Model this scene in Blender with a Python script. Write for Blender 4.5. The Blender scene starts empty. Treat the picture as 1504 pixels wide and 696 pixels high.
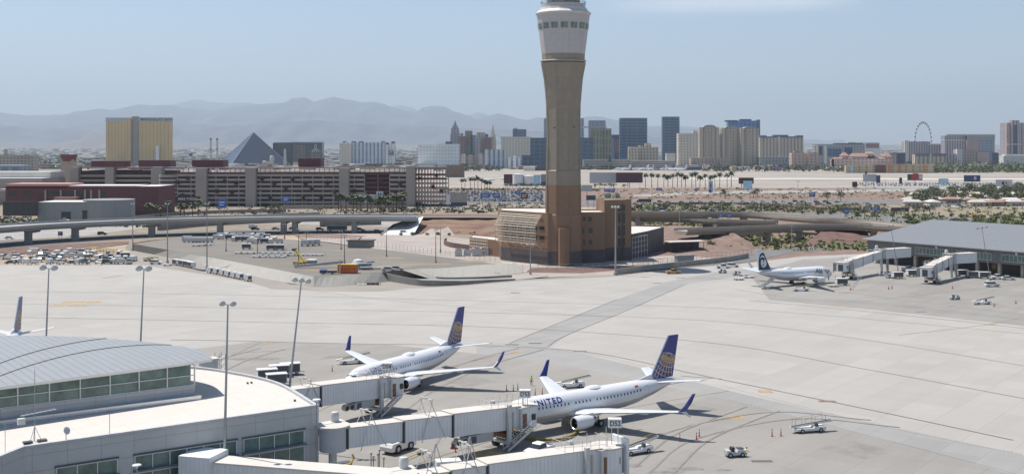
HAZE_D = 4.2e-5
import bpy, bmesh, math, random
from math import sin, cos, pi, atan2, radians, sqrt, hypot
from mathutils import Vector, Matrix
random.seed(7)
R = random.Random(11)
SC = bpy.context.scene
COL = SC.collection
F, H, HZ, CX = 1710.0, 44.0, 222.0, 752.0

def G(u, v, z=0.0):                       # photo pixel -> point on the level z
    Y = F*(H-z)/(v-HZ)
    return Vector(((u-CX)*Y/F, Y, z))
def W(u, v, Y):                           # photo pixel -> point at distance Y
    return Vector(((u-CX)*Y/F, Y, H-(v-HZ)*Y/F))

# ------------------------------------------------------------------ materials
def newmat(name):
    m = bpy.data.materials.new(name); m.use_nodes = True
    nt = m.node_tree
    return m, nt, nt.nodes['Principled BSDF']
def N(nt, t, **kw):
    n = nt.nodes.new(t)
    for k, v in kw.items():
        if hasattr(n, k): setattr(n, k, v)
        else: n.inputs[k].default_value = v
    return n
def c4(c): return (c[0], c[1], c[2], 1)
def mat(name, c, rough=.7, metal=0., var=.12, scale=1.5, c2=None, bump=0., emit=0, stretch=None, world=False, spec=None):
    m, nt, b = newmat(name)
    b.inputs['Roughness'].default_value = rough
    b.inputs['Metallic'].default_value = metal
    if spec is not None: b.inputs['Specular IOR Level'].default_value = spec
    if world: src = N(nt, 'ShaderNodeNewGeometry').outputs['Position']
    else: src = N(nt, 'ShaderNodeTexCoord').outputs['Object']
    if stretch:
        mp = N(nt, 'ShaderNodeMapping'); mp.inputs['Scale'].default_value = stretch
        nt.links.new(src, mp.inputs['Vector']); src = mp.outputs[0]
    no = N(nt, 'ShaderNodeTexNoise'); no.inputs['Scale'].default_value = 1/scale; no.inputs['Detail'].default_value = 6; no.inputs['Roughness'].default_value = .65
    nt.links.new(src, no.inputs['Vector'])
    if c2 is None: ca = [x*(1-var) for x in c]; cb = [min(1, x*(1+var)) for x in c]
    else: ca, cb = c, c2
    ra = N(nt, 'ShaderNodeValToRGB'); ra.color_ramp.elements[0].position = .32; ra.color_ramp.elements[1].position = .68
    ra.color_ramp.elements[0].color = c4(ca); ra.color_ramp.elements[1].color = c4(cb)
    nt.links.new(no.outputs['Fac'], ra.inputs[0]); nt.links.new(ra.outputs[0], b.inputs['Base Color'])
    if bump:
        bp = N(nt, 'ShaderNodeBump'); bp.inputs['Strength'].default_value = bump; bp.inputs['Distance'].default_value = scale*.2
        nt.links.new(no.outputs['Fac'], bp.inputs['Height']); nt.links.new(bp.outputs[0], b.inputs['Normal'])
    return m
def math_(nt, op, a, b=None):
    n = nt.nodes.new('ShaderNodeMath'); n.operation = op
    for i, x in enumerate((a, b)):
        if x is None: continue
        if isinstance(x, (int, float)): n.inputs[i].default_value = x
        else: nt.links.new(x, n.inputs[i])
    return n.outputs[0]
def mixc(nt, fac, a, b):
    n = nt.nodes.new('ShaderNodeMix'); n.data_type = 'RGBA'
    for i, x in ((0, fac), (6, a), (7, b)):
        if isinstance(x, (int, float)): n.inputs[i].default_value = x
        elif isinstance(x, (tuple, list)): n.inputs[i].default_value = c4(x)
        else: nt.links.new(x, n.inputs[i])
    return n.outputs[2]
def facade(name, wall, glass, px=8, pz=3.4, fx=.5, fz=.55, rough=.55, grough=.25, var=.1, big=60, metal=0.):
    """wall with a grid of windows, laid out in the object's own metres"""
    m, nt, b = newmat(name)
    tc = N(nt, 'ShaderNodeTexCoord')
    so = N(nt, 'ShaderNodeSeparateXYZ'); nt.links.new(tc.outputs['Object'], so.inputs[0])
    sn = N(nt, 'ShaderNodeSeparateXYZ'); nt.links.new(tc.outputs['Normal'], sn.inputs[0])
    side = math_(nt, 'GREATER_THAN', math_(nt, 'ABSOLUTE', sn.outputs[0]), .72)
    h = math_(nt, 'ADD', math_(nt, 'MULTIPLY', so.outputs[1], side), math_(nt, 'MULTIPLY', so.outputs[0], math_(nt, 'SUBTRACT', 1.0, side)))
    wx = math_(nt, 'LESS_THAN', math_(nt, 'FRACT', math_(nt, 'ADD', math_(nt, 'DIVIDE', h, px), 100.25)), fx)
    wz = math_(nt, 'LESS_THAN', math_(nt, 'FRACT', math_(nt, 'ADD', math_(nt, 'DIVIDE', so.outputs[2], pz), 50.2)), fz)
    up = math_(nt, 'LESS_THAN', math_(nt, 'ABSOLUTE', sn.outputs[2]), .6)
    w = math_(nt, 'MULTIPLY', math_(nt, 'MULTIPLY', wx, wz), up)
    no = N(nt, 'ShaderNodeTexNoise'); no.inputs['Scale'].default_value = 1/big; no.inputs['Detail'].default_value = 5
    nt.links.new(tc.outputs['Object'], no.inputs['Vector'])
    wn = mixc(nt, no.outputs['Fac'], [x*(1-var*2) for x in wall], [min(1, x*(1+var*2)) for x in wall])
    gn = mixc(nt, no.outputs['Fac'], [x*(1-var*3) for x in glass], [min(1, x*(1+var*3)) for x in glass])
    nt.links.new(mixc(nt, w, wn, gn), b.inputs['Base Color'])
    nt.links.new(math_(nt, 'ADD', rough, math_(nt, 'MULTIPLY', w, grough-rough)), b.inputs['Roughness'])
    b.inputs['Metallic'].default_value = metal
    return m
def panelmat(name, c, px, pz, line=.04, dark=.55, rough=.45, metal=0., var=.06, along=None):
    """sheet cladding with thin joints; joint spacing in the object's own metres"""
    m, nt, b = newmat(name)
    tc = N(nt, 'ShaderNodeTexCoord')
    so = N(nt, 'ShaderNodeSeparateXYZ'); nt.links.new(tc.outputs['Object'], so.inputs[0])
    def ln(o, p):
        return math_(nt, 'LESS_THAN', math_(nt, 'FRACT', math_(nt, 'ADD', math_(nt, 'DIVIDE', o, p), 100.3)), line/p)
    l = None
    if px: l = ln(so.outputs[0], px)
    if pz:
        z = ln(so.outputs[1 if along == 'y' else 2], pz); l = z if l is None else math_(nt, 'MAXIMUM', l, z)
    no = N(nt, 'ShaderNodeTexNoise'); no.inputs['Scale'].default_value = .5; no.inputs['Detail'].default_value = 6
    nt.links.new(tc.outputs['Object'], no.inputs['Vector'])
    wn = mixc(nt, no.outputs['Fac'], [x*(1-var*2) for x in c], [min(1, x*(1+var*2)) for x in c])
    nt.links.new(mixc(nt, l, wn, [x*dark for x in c]), b.inputs['Base Color'])
    b.inputs['Roughness'].default_value = rough; b.inputs['Metallic'].default_value = metal
    bp = N(nt, 'ShaderNodeBump'); bp.inputs['Strength'].default_value = .4; bp.inputs['Distance'].default_value = .05; bp.invert = True
    nt.links.new(l, bp.inputs['Height']); nt.links.new(bp.outputs[0], b.inputs['Normal'])
    return m

M = {}
M['white'] = mat('white_paint', (.66, .66, .65), .45, var=.05)
M['offwhite'] = mat('weathered_white_paint', (.54, .54, .52), .6, var=.12, scale=.8)
M['lgrey'] = mat('light_grey_paint', (.45, .46, .47), .55, var=.08)
M['grey'] = mat('grey_paint', (.25, .26, .27), .55)
M['dgrey'] = mat('dark_grey_metal', (.08, .085, .09), .5)
M['black'] = mat('black_rubber', (.02, .02, .022), .75)
M['glass'] = mat('dark_glass', (.02, .03, .035), .12, var=.3)
M['gglass'] = mat('green_tinted_glass', (.125, .19, .165), .12, var=.4, scale=2.5)
M['steel'] = mat('galvanised_steel', (.33, .35, .37), .45, .5, var=.15)
M['alu'] = mat('bright_aluminium', (.7, .71, .73), .3, .8, var=.04)
M['yellow'] = mat('yellow_paint', (.55, .38, .05), .6)
M['orange'] = mat('orange_paint', (.6, .18, .03), .6)
M['red'] = mat('red_paint', (.4, .04, .03), .6)
M['hivis'] = mat('hi_vis_fabric', (.45, .75, .06), .8)
M['navy'] = mat('navy_fabric', (.02, .025, .05), .9)
M['skin'] = mat('skin', (.35, .2, .14), .6)
M['blue'] = mat('blue_sign_paint', (.02, .1, .42), .5)
M['green'] = mat('green_sign_paint', (.01, .16, .09), .5)
M['livery_white'] = mat('aircraft_white', (.68, .69, .71), .25, var=.02, scale=6)
M['livery_grey'] = mat('aircraft_grey', (.42, .43, .45), .35, var=.05, scale=5)
M['livery_blue'] = mat('aircraft_blue', (.022, .035, .2), .3, var=.04)
M['gold'] = mat('aircraft_gold', (.5, .34, .16), .4, .1)
M['pale_gold'] = mat('aircraft_pale_gold', (.6, .52, .42), .4)
M['anavy'] = mat('aircraft_dark_navy', (.012, .03, .06), .35)
M['concrete'] = mat('concrete_wall', (.36, .34, .31), .85, var=.16, scale=5, bump=.2)
M['concrete_d'] = mat('weathered_concrete', (.24, .23, .21), .9, var=.18, scale=6, bump=.2)
M['wing'] = mat('wing_grey', (.58, .6, .62), .3, var=.05, scale=4)
M['trunk'] = mat('bark', (.12, .085, .06), .95, scale=.3)
M['rubber_hose'] = mat('yellow_hose', (.28, .2, .05), .8, var=.3, scale=.4)
M['tan'] = mat('tan_paint', (.45, .37, .26), .8)
M['burg'] = mat('burgundy_panel', (.125, .04, .045), .6, var=.15, scale=9)
M['pink'] = mat('pink_metal_roof', (.5, .25, .22), .6, scale=9)
def leafmat(name, a, b):
    m = mat(name, a, .75, c2=b, scale=1.2)
    bs = m.node_tree.nodes['Principled BSDF']
    bs.inputs['Subsurface Weight'].default_value = 0
    return m
M['leaf'] = leafmat('green_leaves', (.055, .075, .03), (.135, .15, .065))
M['leaf_d'] = leafmat('dark_green_leaves', (.032, .045, .024), (.08, .095, .05))
M['leaf_l'] = leafmat('yellow_green_leaves', (.09, .12, .03), (.2, .22, .07))
M['leaf_p'] = leafmat('palm_fronds', (.05, .07, .03), (.13, .14, .06))

# ------------------------------------------------------------------ mesh builder
class MB:
    def __init__(s): s.v = []; s.f = []; s.m = []; s.mi = 0
    def mat(s, i): s.mi = i; return s
    def add(s, vs, fs):
        o = len(s.v); s.v += [tuple(p) for p in vs]
        for f in fs: s.f.append(tuple(i+o for i in f)); s.m.append(s.mi)
        return s
    def box(s, x0, x1, y0, y1, z0, z1, rot=0, c=(0, 0)):
        vs = [(x, y, z) for z in (z0, z1) for x, y in ((x0, y0), (x1, y0), (x1, y1), (x0, y1))]
        if rot:
            cr, sr = cos(rot), sin(rot)
            vs = [(c[0]+(x-c[0])*cr-(y-c[1])*sr, c[1]+(x-c[0])*sr+(y-c[1])*cr, z) for x, y, z in vs]
        return s.add(vs, [(3, 2, 1, 0), (4, 5, 6, 7), (0, 1, 5, 4), (1, 2, 6, 5), (2, 3, 7, 6), (3, 0, 4, 7)])
    def hexa(s, b, t):     # bottom 4 pts, top 4 pts (ccw seen from above)
        return s.add(list(b)+list(t), [(3, 2, 1, 0), (4, 5, 6, 7), (0, 1, 5, 4), (1, 2, 6, 5), (2, 3, 7, 6), (3, 0, 4, 7)])
    def prism(s, pts, z0, z1):
        n = len(pts)
        def zz(z, i): return z[i] if isinstance(z, (list, tuple)) else z
        vs = [(p[0], p[1], zz(z0, i)) for i, p in enumerate(pts)]+[(p[0], p[1], zz(z1, i)) for i, p in enumerate(pts)]
        return s.add(vs, [tuple(range(n))[::-1], tuple(range(n, 2*n))]+[(i, (i+1) % n, n+(i+1) % n, n+i) for i in range(n)])
    def sheet(s, pts):
        return s.add(pts, [tuple(range(len(pts)))])
    def cyl(s, p0, p1, r0, r1=None, n=8, caps=True):
        r1 = r0 if r1 is None else r1
        p0, p1 = Vector(p0), Vector(p1); d = (p1-p0)
        if d.length < 1e-6: return s
        q = d.to_track_quat('Z', 'Y'); a = q @ Vector((1, 0, 0)); b = q @ Vector((0, 1, 0))
        vs = [p0+(a*cos(2*pi*i/n)+b*sin(2*pi*i/n))*r0 for i in range(n)]+[p1+(a*cos(2*pi*i/n)+b*sin(2*pi*i/n))*r1 for i in range(n)]
        fs = [(i, (i+1) % n, n+(i+1) % n, n+i) for i in range(n)]
        if caps: fs += [tuple(range(n))[::-1], tuple(range(n, 2*n))]
        return s.add(vs, fs)
    def tube(s, pts, r, n=6):
        for a, b in zip(pts, pts[1:]): s.cyl(a, b, r, r, n)
        return s
    def lathe(s, prof, n=24, axis='z', c=(0, 0, 0), ph=0, sq=1):    # prof: (r, h)
        vs = []; fs = []
        for r, h in prof:
            for i in range(n):
                a = ph+2*pi*i/n
                if axis == 'z': vs.append((c[0]+r*cos(a), c[1]+r*sin(a), c[2]+h))
                else: vs.append((c[0]+h, c[1]-r*cos(a), c[2]+r*sin(a)*sq))
        for k in range(len(prof)-1):
            for i in range(n):
                j = (i+1) % n
                fs.append((k*n+i, k*n+j, (k+1)*n+j, (k+1)*n+i))
        return s.add(vs, fs)
    def disc(s, c, r, n=16, axis='z'):
        vs = []
        for i in range(n):
            a = 2*pi*i/n
            vs.append((c[0]+r*cos(a), c[1]+r*sin(a), c[2]) if axis == 'z' else (c[0], c[1]-r*cos(a), c[2]+r*sin(a)))
        return s.add(vs, [tuple(range(n))])
    def xf(s, mtx):
        s.v = [tuple(mtx @ Vector(p)) for p in s.v]; return s
    def me(s, name, mats, smooth=False):
        me = bpy.data.meshes.new(name); me.from_pydata(s.v, [], s.f)
        for m in (mats if isinstance(mats, (list, tuple)) else [mats]): me.materials.append(M[m] if isinstance(m, str) else m)
        for p, i in zip(me.polygons, s.m): p.material_index = i
        if smooth:
            me.polygons.foreach_set('use_smooth', [True]*len(me.polygons))
            if smooth != 'all':
                try: me.set_sharp_from_angle(angle=radians(38))
                except Exception: pass
        me.update()
        return me
    def build(s, name, mats, parent=None, smooth=False, loc=None, rz=0, **kw):
        o = bpy.data.objects.new(name, s.me(name, mats, smooth)); COL.objects.link(o)
        if parent is not None: o.parent = parent
        if loc is not None: o.location = loc
        if rz: o.rotation_euler.z = rz
        if kw: tag(o, **kw)
        return o
def tag(o, label=None, cat=None, group=None, kind=None):
    if label: o['label'] = label
    if cat: o['category'] = cat
    if group: o['group'] = group
    if kind: o['kind'] = kind
    return o
def empty(name, loc=(0, 0, 0), rz=0, **kw):
    o = bpy.data.objects.new(name, None); COL.objects.link(o); o.location = loc; o.rotation_euler.z = rz
    o.empty_display_size = .5
    return tag(o, **kw)
CH = {}
def kids(o): return [c for c in bpy.data.objects if c.parent == o]
def snap(o):        # remember a prototype as a tree of (object, children)
    return (o, [snap(c) for c in kids(o)])
def dup(tree, loc=None, rz=None, sc=None, label=None, group=None, parent=None, cat=None):
    o, ch = tree
    c = o.copy(); COL.objects.link(c)
    if parent is not None: c.parent = parent
    if loc is not None: c.location = loc
    if rz is not None: c.rotation_euler.z = rz
    if sc is not None: c.scale = (sc, sc, sc) if isinstance(sc, (int, float)) else sc
    if label: c['label'] = label
    if group: c['group'] = group
    if cat: c['category'] = cat
    for t in ch: dup(t, parent=c)
    return c
class Proto:
    """first placing moves the prototype itself, later ones copy it"""
    def __init__(s, o): s.t = snap(o); s.used = False
    def put(s, loc, rz=0, sc=None, label=None, group=None, cat=None):
        if not s.used:
            s.used = True; o = s.t[0]; o.location = loc; o.rotation_euler.z = rz
            if sc is not None: o.scale = (sc, sc, sc) if isinstance(sc, (int, float)) else sc
            if label: o['label'] = label
            if group: o['group'] = group
            if cat: o['category'] = cat
            return o
        return dup(s.t, loc, rz, sc, label, group, None, cat)
SPC = [1.]
def text_mb(txt, size, shear=0, bold=0.):
    cu = bpy.data.curves.new('t', 'FONT'); cu.body = txt; cu.size = size; cu.shear = shear; cu.offset = bold
    cu.align_x = 'CENTER'; cu.align_y = 'CENTER'; cu.resolution_u = 3; cu.space_character = SPC[0]
    o = bpy.data.objects.new('t', cu); COL.objects.link(o)
    dg = bpy.context.evaluated_depsgraph_get(); dg.update()
    me = bpy.data.meshes.new_from_object(o.evaluated_get(dg))
    mb = MB(); mb.add([tuple(v.co) for v in me.vertices], [tuple(p.vertices) for p in me.polygons])
    bpy.data.objects.remove(o); bpy.data.curves.remove(cu); bpy.data.meshes.remove(me)
    return mb
def ribbon(pts, w, z=None):
    """flat strip along a polyline of ground points"""
    mb = MB(); n = len(pts); L = []; Rr = []
    for i, p in enumerate(pts):
        a = pts[max(0, i-1)]; b = pts[min(n-1, i+1)]
        d = Vector((b[0]-a[0], b[1]-a[1])); d.normalize(); q = Vector((-d.y, d.x))
        ww = w[i] if isinstance(w, (list, tuple)) else w
        zz = p[2] if z is None else z
        L.append((p[0]+q.x*ww/2, p[1]+q.y*ww/2, zz)); Rr.append((p[0]-q.x*ww/2, p[1]-q.y*ww/2, zz))
    mb.add(L+Rr, [(i, n+i, n+i+1, i+1) for i in range(n-1)])
    return mb
def spline(pts, k=6):
    out = []
    P = [Vector(p) for p in pts]; P = [2*P[0]-P[1]]+P+[2*P[-1]-P[-2]]
    for i in range(1, len(P)-2):
        a, b, c, d = P[i-1:i+3]
        for j in range(k):
            t = j/k
            out.append(.5*((2*b)+(c-a)*t+(2*a-5*b+4*c-d)*t*t+(3*b-a-3*c+d)*t**3))
    out.append(P[-2]); return out

# ------------------------------------------------------------------ world, sun, camera
S = Vector((-.42, .26, 1)).normalized()
w = bpy.data.worlds.new('World'); SC.world = w; w.use_nodes = True
nt = w.node_tree; bg = nt.nodes['Background']
sky = N(nt, 'ShaderNodeTexSky'); sky.sky_type = 'NISHITA'; sky.sun_disc = False
sky.sun_elevation = math.asin(S.z); sky.sun_rotation = atan2(S.x, S.y)
sky.altitude = 600; sky.air_density = 1.0; sky.dust_density = 0.6; sky.ozone_density = 1.5
tc = N(nt, 'ShaderNodeTexCoord'); sp = N(nt, 'ShaderNodeSeparateXYZ'); nt.links.new(tc.outputs['Generated'], sp.inputs[0])
mp = N(nt, 'ShaderNodeMapping'); mp.inputs['Scale'].default_value = (3, 3, 34); mp.inputs['Rotation'].default_value = (0, radians(-2), 0)
nt.links.new(tc.outputs['Generated'], mp.inputs[0])
no = N(nt, 'ShaderNodeTexNoise'); no.inputs['Scale'].default_value = 1.6; no.inputs['Detail'].default_value = 7; nt.links.new(mp.outputs[0], no.inputs['Vector'])
def band(o, a, b, c, d):      # 0 outside a..d, 1 inside b..c
    r = N(nt, 'ShaderNodeMapRange'); r.inputs[1].default_value = a; r.inputs[2].default_value = b; nt.links.new(o, r.inputs[0])
    q = N(nt, 'ShaderNodeMapRange'); q.inputs[1].default_value = d; q.inputs[2].default_value = c; nt.links.new(o, q.inputs[0])
    return math_(nt, 'MULTIPLY', r.outputs[0], q.outputs[0])
cl = math_(nt, 'MULTIPLY', band(sp.outputs[2], .112, .122, .128, .2), band(sp.outputs[0], .06, .14, .24, .3))
th = N(nt, 'ShaderNodeMapRange'); th.inputs[1].default_value = .36; th.inputs[2].default_value = .62; nt.links.new(no.outputs['Fac'], th.inputs[0])
cf = math_(nt, 'MULTIPLY', math_(nt, 'MULTIPLY', cl, th.outputs[0]), .5)
nt.links.new(mixc(nt, cf, sky.outputs[0], (9, 9.2, 9.6)), bg.inputs['Color'])
bg.inputs['Strength'].default_value = .1
sl = bpy.data.lights.new('Sun', 'SUN'); sl.energy = 5.0; sl.angle = radians(.5); sl.color = (1, .945, .865)
so = bpy.data.objects.new('Sun', sl); COL.objects.link(so); so.rotation_euler = S.to_track_quat('Z', 'Y').to_euler()
cam = bpy.data.cameras.new('Camera'); co = bpy.data.objects.new('Camera', cam); COL.objects.link(co)
co.location = (0, 0, H); co.rotation_euler = (pi/2, 0, 0)
cam.sensor_width = 36; cam.lens = 36*F/1504; cam.shift_y = -(348-HZ)/1504; cam.clip_start = .5; cam.clip_end = 90000
SC.camera = co
SC.view_settings.view_transform = 'Standard'; SC.view_settings.look = 'None'; SC.view_settings.gamma = 1; SC.view_settings.exposure = .36
SC.view_settings.use_curve_mapping = False
# ------------------------------------------------------------------ ground and terrain
def apron_mat(name, c, slab=7.6, ang=0, dirt=.1, streak=1.0):
    m, nt, b = newmat(name)
    g = N(nt, 'ShaderNodeNewGeometry')
    mp = N(nt, 'ShaderNodeMapping'); mp.inputs['Rotation'].default_value = (0, 0, ang); nt.links.new(g.outputs['Position'], mp.inputs[0])
    def noise(sc, stretch=(1, 1, 1), det=6, rough=.6):
        q = N(nt, 'ShaderNodeMapping'); q.inputs['Scale'].default_value = stretch; nt.links.new(mp.outputs[0], q.inputs[0])
        n = N(nt, 'ShaderNodeTexNoise'); n.inputs['Scale'].default_value = sc; n.inputs['Detail'].default_value = det; n.inputs['Roughness'].default_value = rough
        nt.links.new(q.outputs[0], n.inputs['Vector']); return n.outputs['Fac']
    big = noise(.012); mid = noise(.09, (1, .25, 1)); fine = noise(1.3); stk = noise(.12, (.12, 1.6, 1))
    v = math_(nt, 'ADD', math_(nt, 'MULTIPLY', big, .45), math_(nt, 'MULTIPLY', mid, .3))
    v = math_(nt, 'ADD', v, math_(nt, 'MULTIPLY', fine, .12)); v = math_(nt, 'ADD', v, math_(nt, 'MULTIPLY', stk, .35*streak))
    mr = N(nt, 'ShaderNodeMapRange'); mr.inputs[1].default_value = .42; mr.inputs[2].default_value = .78; nt.links.new(v, mr.inputs[0])
    col = mixc(nt, mr.outputs[0], [x*(1-dirt) for x in c], [x*(1+dirt*.8) for x in c])
    # each slab poured a shade apart, with a sealed joint round it
    br = N(nt, 'ShaderNodeTexBrick'); br.offset = 0; br.inputs['Scale'].default_value = 1; br.inputs['Mortar Size'].default_value = .035
    br.inputs['Brick Width'].default_value = slab; br.inputs['Row Height'].default_value = slab
    br.inputs['Color1'].default_value = (.955, .955, .955, 1); br.inputs['Color2'].default_value = (1.04, 1.04, 1.04, 1); br.inputs['Mortar'].default_value = (.72, .71, .69, 1)
    nt.links.new(mp.outputs[0], br.inputs['Vector'])
    mm = nt.nodes.new('ShaderNodeMix'); mm.data_type = 'RGBA'; mm.blend_type = 'MULTIPLY'; mm.inputs[0].default_value = 1
    nt.links.new(col, mm.inputs[6]); nt.links.new(br.outputs['Color'], mm.inputs[7])
    # oil and tyre stains
    st = noise(.21, (1, 1, 1), 8, .7); s2 = N(nt, 'ShaderNodeMapRange'); s2.inputs[1].default_value = .66; s2.inputs[2].default_value = .76; nt.links.new(st, s2.inputs[0])
    col = mixc(nt, math_(nt, 'MULTIPLY', s2.outputs[0], dirt*2.2), mm.outputs[2], (.09, .085, .08))
    nt.links.new(col, b.inputs['Base Color']); b.inputs['Roughness'].default_value = .85
    return m
M['apron'] = apron_mat('apron_concrete', (.345, .329, .304), 7.6, radians(-52.6), .085)
M['stand'] = apron_mat('stand_concrete', (.255, .242, .222), 7.6, radians(-52.6), .19)
M['taxi'] = apron_mat('old_taxi_path', (.26, .253, .243), 6, radians(-52.6), .12, 1.6)
M['strip'] = apron_mat('service_strip', (.26, .235, .205), 9, radians(20), .16)
M['lot'] = apron_mat('lot_asphalt', (.175, .158, .135), 12, radians(30), .22)
M['road'] = mat('road_asphalt', (.15, .148, .142), .9, var=.18, scale=9, world=True)
M['road_l'] = mat('pale_road', (.30, .29, .27), .9, var=.15, scale=12, world=True)
M['line_d'] = mat('dark_joint_seal', (.11, .105, .098), .9)
M['line_y'] = mat('yellow_marking', (.38, .25, .11), .8, var=.25, scale=1.2, world=True)
M['line_r'] = mat('faded_red_marking', (.24, .13, .09), .85, var=.2, world=True)
M['line_w'] = mat('white_marking', (.62, .61, .58), .8, var=.1, world=True)
M['desert'] = mat('desert_ground', (.27, .20, .14), .95, c2=(.4, .33, .25), scale=60, world=True)
M['reddirt'] = mat('red_dirt', (.15, .098, .077), .95, c2=(.25, .175, .14), scale=6, world=True, bump=.4)
M['redrock'] = mat('red_rock_mulch', (.115, .066, .055), .95, c2=(.19, .115, .09), scale=5, world=True, bump=.5)
M['tandirt'] = mat('tan_dirt', (.175, .14, .105), .95, c2=(.29, .235, .175), scale=9, world=True)
M['paleground'] = mat('pale_gravel', (.29, .25, .22), .95, c2=(.38, .335, .3), scale=20, world=True)
M['runway'] = mat('airfield_ground', (.21, .185, .15), .95, c2=(.40, .37, .335), scale=110, world=True, stretch=(.6, 4, 1))
M['field'] = mat('airfield_infield', (.27, .2, .15), .95, c2=(.36, .29, .22), scale=60, world=True, stretch=(.3, 2, 1))
M['bankmix'] = mat('banded_bank_mulch', (.13, .06, .048), .95, c2=(.24, .165, .105), scale=11, world=True, stretch=(.5, 1.4, 1), bump=.3)
M['slopec'] = panelmat('slope_paving', (.35, .335, .30), 5.2, 0, .12, .8, .9)
# far city floor: a fine speckle of roofs, streets and trees
m, nt, b = newmat('city_floor')
g = N(nt, 'ShaderNodeNewGeometry')
v1 = N(nt, 'ShaderNodeTexVoronoi'); v1.inputs['Scale'].default_value = 1/70; nt.links.new(g.outputs['Position'], v1.inputs['Vector'])
n1 = N(nt, 'ShaderNodeTexNoise'); n1.inputs['Scale'].default_value = 1/700; n1.inputs['Detail'].default_value = 5; nt.links.new(g.outputs['Position'], n1.inputs['Vector'])
rr = N(nt, 'ShaderNodeValToRGB'); e = rr.color_ramp.elements
e[0].position = 0; e[0].color = (.05, .065, .04, 1); e[1].position = 1; e[1].color = (.6, .56, .5, 1)
q = rr.color_ramp.elements.new(.45); q.color = (.06, .075, .045, 1); q = rr.color_ramp.elements.new(.5); q.color = (.17, .13, .1, 1); q = rr.color_ramp.elements.new(.8); q.color = (.28, .22, .18, 1)
s_ = N(nt, 'ShaderNodeSeparateColor'); nt.links.new(v1.outputs['Color'], s_.inputs[0])
nt.links.new(s_.outputs[0], rr.inputs[0])
nt.links.new(mixc(nt, math_(nt, 'MULTIPLY', n1.outputs['Fac'], .8), rr.outputs[0], (.12, .12, .085)), b.inputs['Base Color']); b.inputs['Roughness'].default_value = .95
M['city'] = m
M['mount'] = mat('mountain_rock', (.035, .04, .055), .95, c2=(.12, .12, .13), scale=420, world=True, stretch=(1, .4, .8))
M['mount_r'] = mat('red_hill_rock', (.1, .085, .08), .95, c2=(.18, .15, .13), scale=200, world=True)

mb = MB(); mb.sheet([(-42000, -600, -.4), (42000, -600, -.4), (42000, 1250, -.4), (-42000, 1250, -.4)])
mb.sheet([(-42000, 1250, -.4), (42000, 1250, -.4), (42000, 64000, -.4), (-42000, 64000, -.4)])
mb.m = [0, 1]; mb.build('ground', ['desert', 'city'], kind='structure')
LV = [-.2]
def zone(name, px, m, z=None):
    """flat sheet whose corners are ground points; each level a few cm above the last"""
    LV[0] += .006
    z = LV[0] if z is None else z
    pts = [(p.x, p.y, z) for p in (q if isinstance(q, Vector) else G(*q) for q in px)]
    return MB().sheet(pts).build(name, m, kind='structure')
zone('airfield', [(-900, 276), (2500, 276), (2500, 248.3), (640, 248.3), (560, 256), (-900, 262)], 'runway')
for a, b_, u0 in ((272.5, 270.6, 560), (265.6, 264.9, 560), (259.6, 259.0, 640), (253.4, 252.2, 640)):
    zone('infield', [(u0, a), (2300, a+.8), (2300, b_+.8), (u0, b_)], 'field')
zone('taxiway', [(1000, 262.6), (2300, 264.4), (2300, 263.4), (1000, 261.7)], 'line_w')
zone('red_dirt', [(560, 303), (2600, 303), (2600, 276), (560, 276)], 'reddirt')
zone('dirt', [(880, 420), (2600, 420), (2600, 300), (880, 300)], 'reddirt')
zone('dirt', [(1230, 322), (2600, 330), (2600, 303), (1300, 300)], 'tandirt')
zone('parking_lot', [(655, 298), (812, 298), (812, 280), (655, 280)], 'road')
zone('parking_lot', [(1290, 276), (1250, 269), (2300, 271), (2300, 279)], 'road_l')
zone('parking_lot', [(1380, 304), (2300, 306), (2300, 292), (1330, 292)], 'paleground')
zone('road', [(600, 301.8), (930, 302.4), (1260, 300.5), (1700, 304), (1700, 298.4), (1260, 294), (930, 295.4), (600, 298.2)], 'road')
zone('road', [(1240, 327), (1700, 334), (1700, 325), (1240, 314), (940, 306), (940, 311)], 'road')
zone('road', [(930, 289), (1060, 284), (1240, 283), (1500, 276), (1500, 274), (1240, 279), (1060, 280.4), (930, 286)], 'road_l')
zone('sand', [(560, 312), (800, 313), (800, 302), (560, 301)], 'tandirt')
zone('sand', [(-900, 380), (-20, 374), (120, 366), (300, 343), (640, 346), (800, 366), (800, 300), (-900, 300)], 'tandirt')
zone('road', [(-900, 352), (0, 352.5), (120, 346), (240, 331), (420, 329), (600, 333), (800, 335), (800, 330), (600, 326), (420, 322), (240, 324), (0, 333), (-900, 333)], 'road_l')
zone('red_rock_bed', [(-900, 376), (0, 375), (75, 368.5), (190, 357), (190, 354), (0, 363), (-900, 366)], 'redrock')
zone('road', [(-900, 368), (0, 364.5), (110, 357), (240, 346), (420, 341.5), (620, 341), (800, 346), (800, 339), (620, 336.5), (420, 335.5), (240, 340), (110, 348.5), (0, 353), (-900, 355)], 'road')
zone('pale_yard', [(440, 350), (560, 366), (640, 378), (735, 388), (770, 372), (700, 352), (620, 344), (440, 342)], 'paleground')
zone('red_rock_bed', [(440, 349), (520, 350), (540, 346), (470, 342.5), (430, 343)], 'reddirt')
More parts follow.
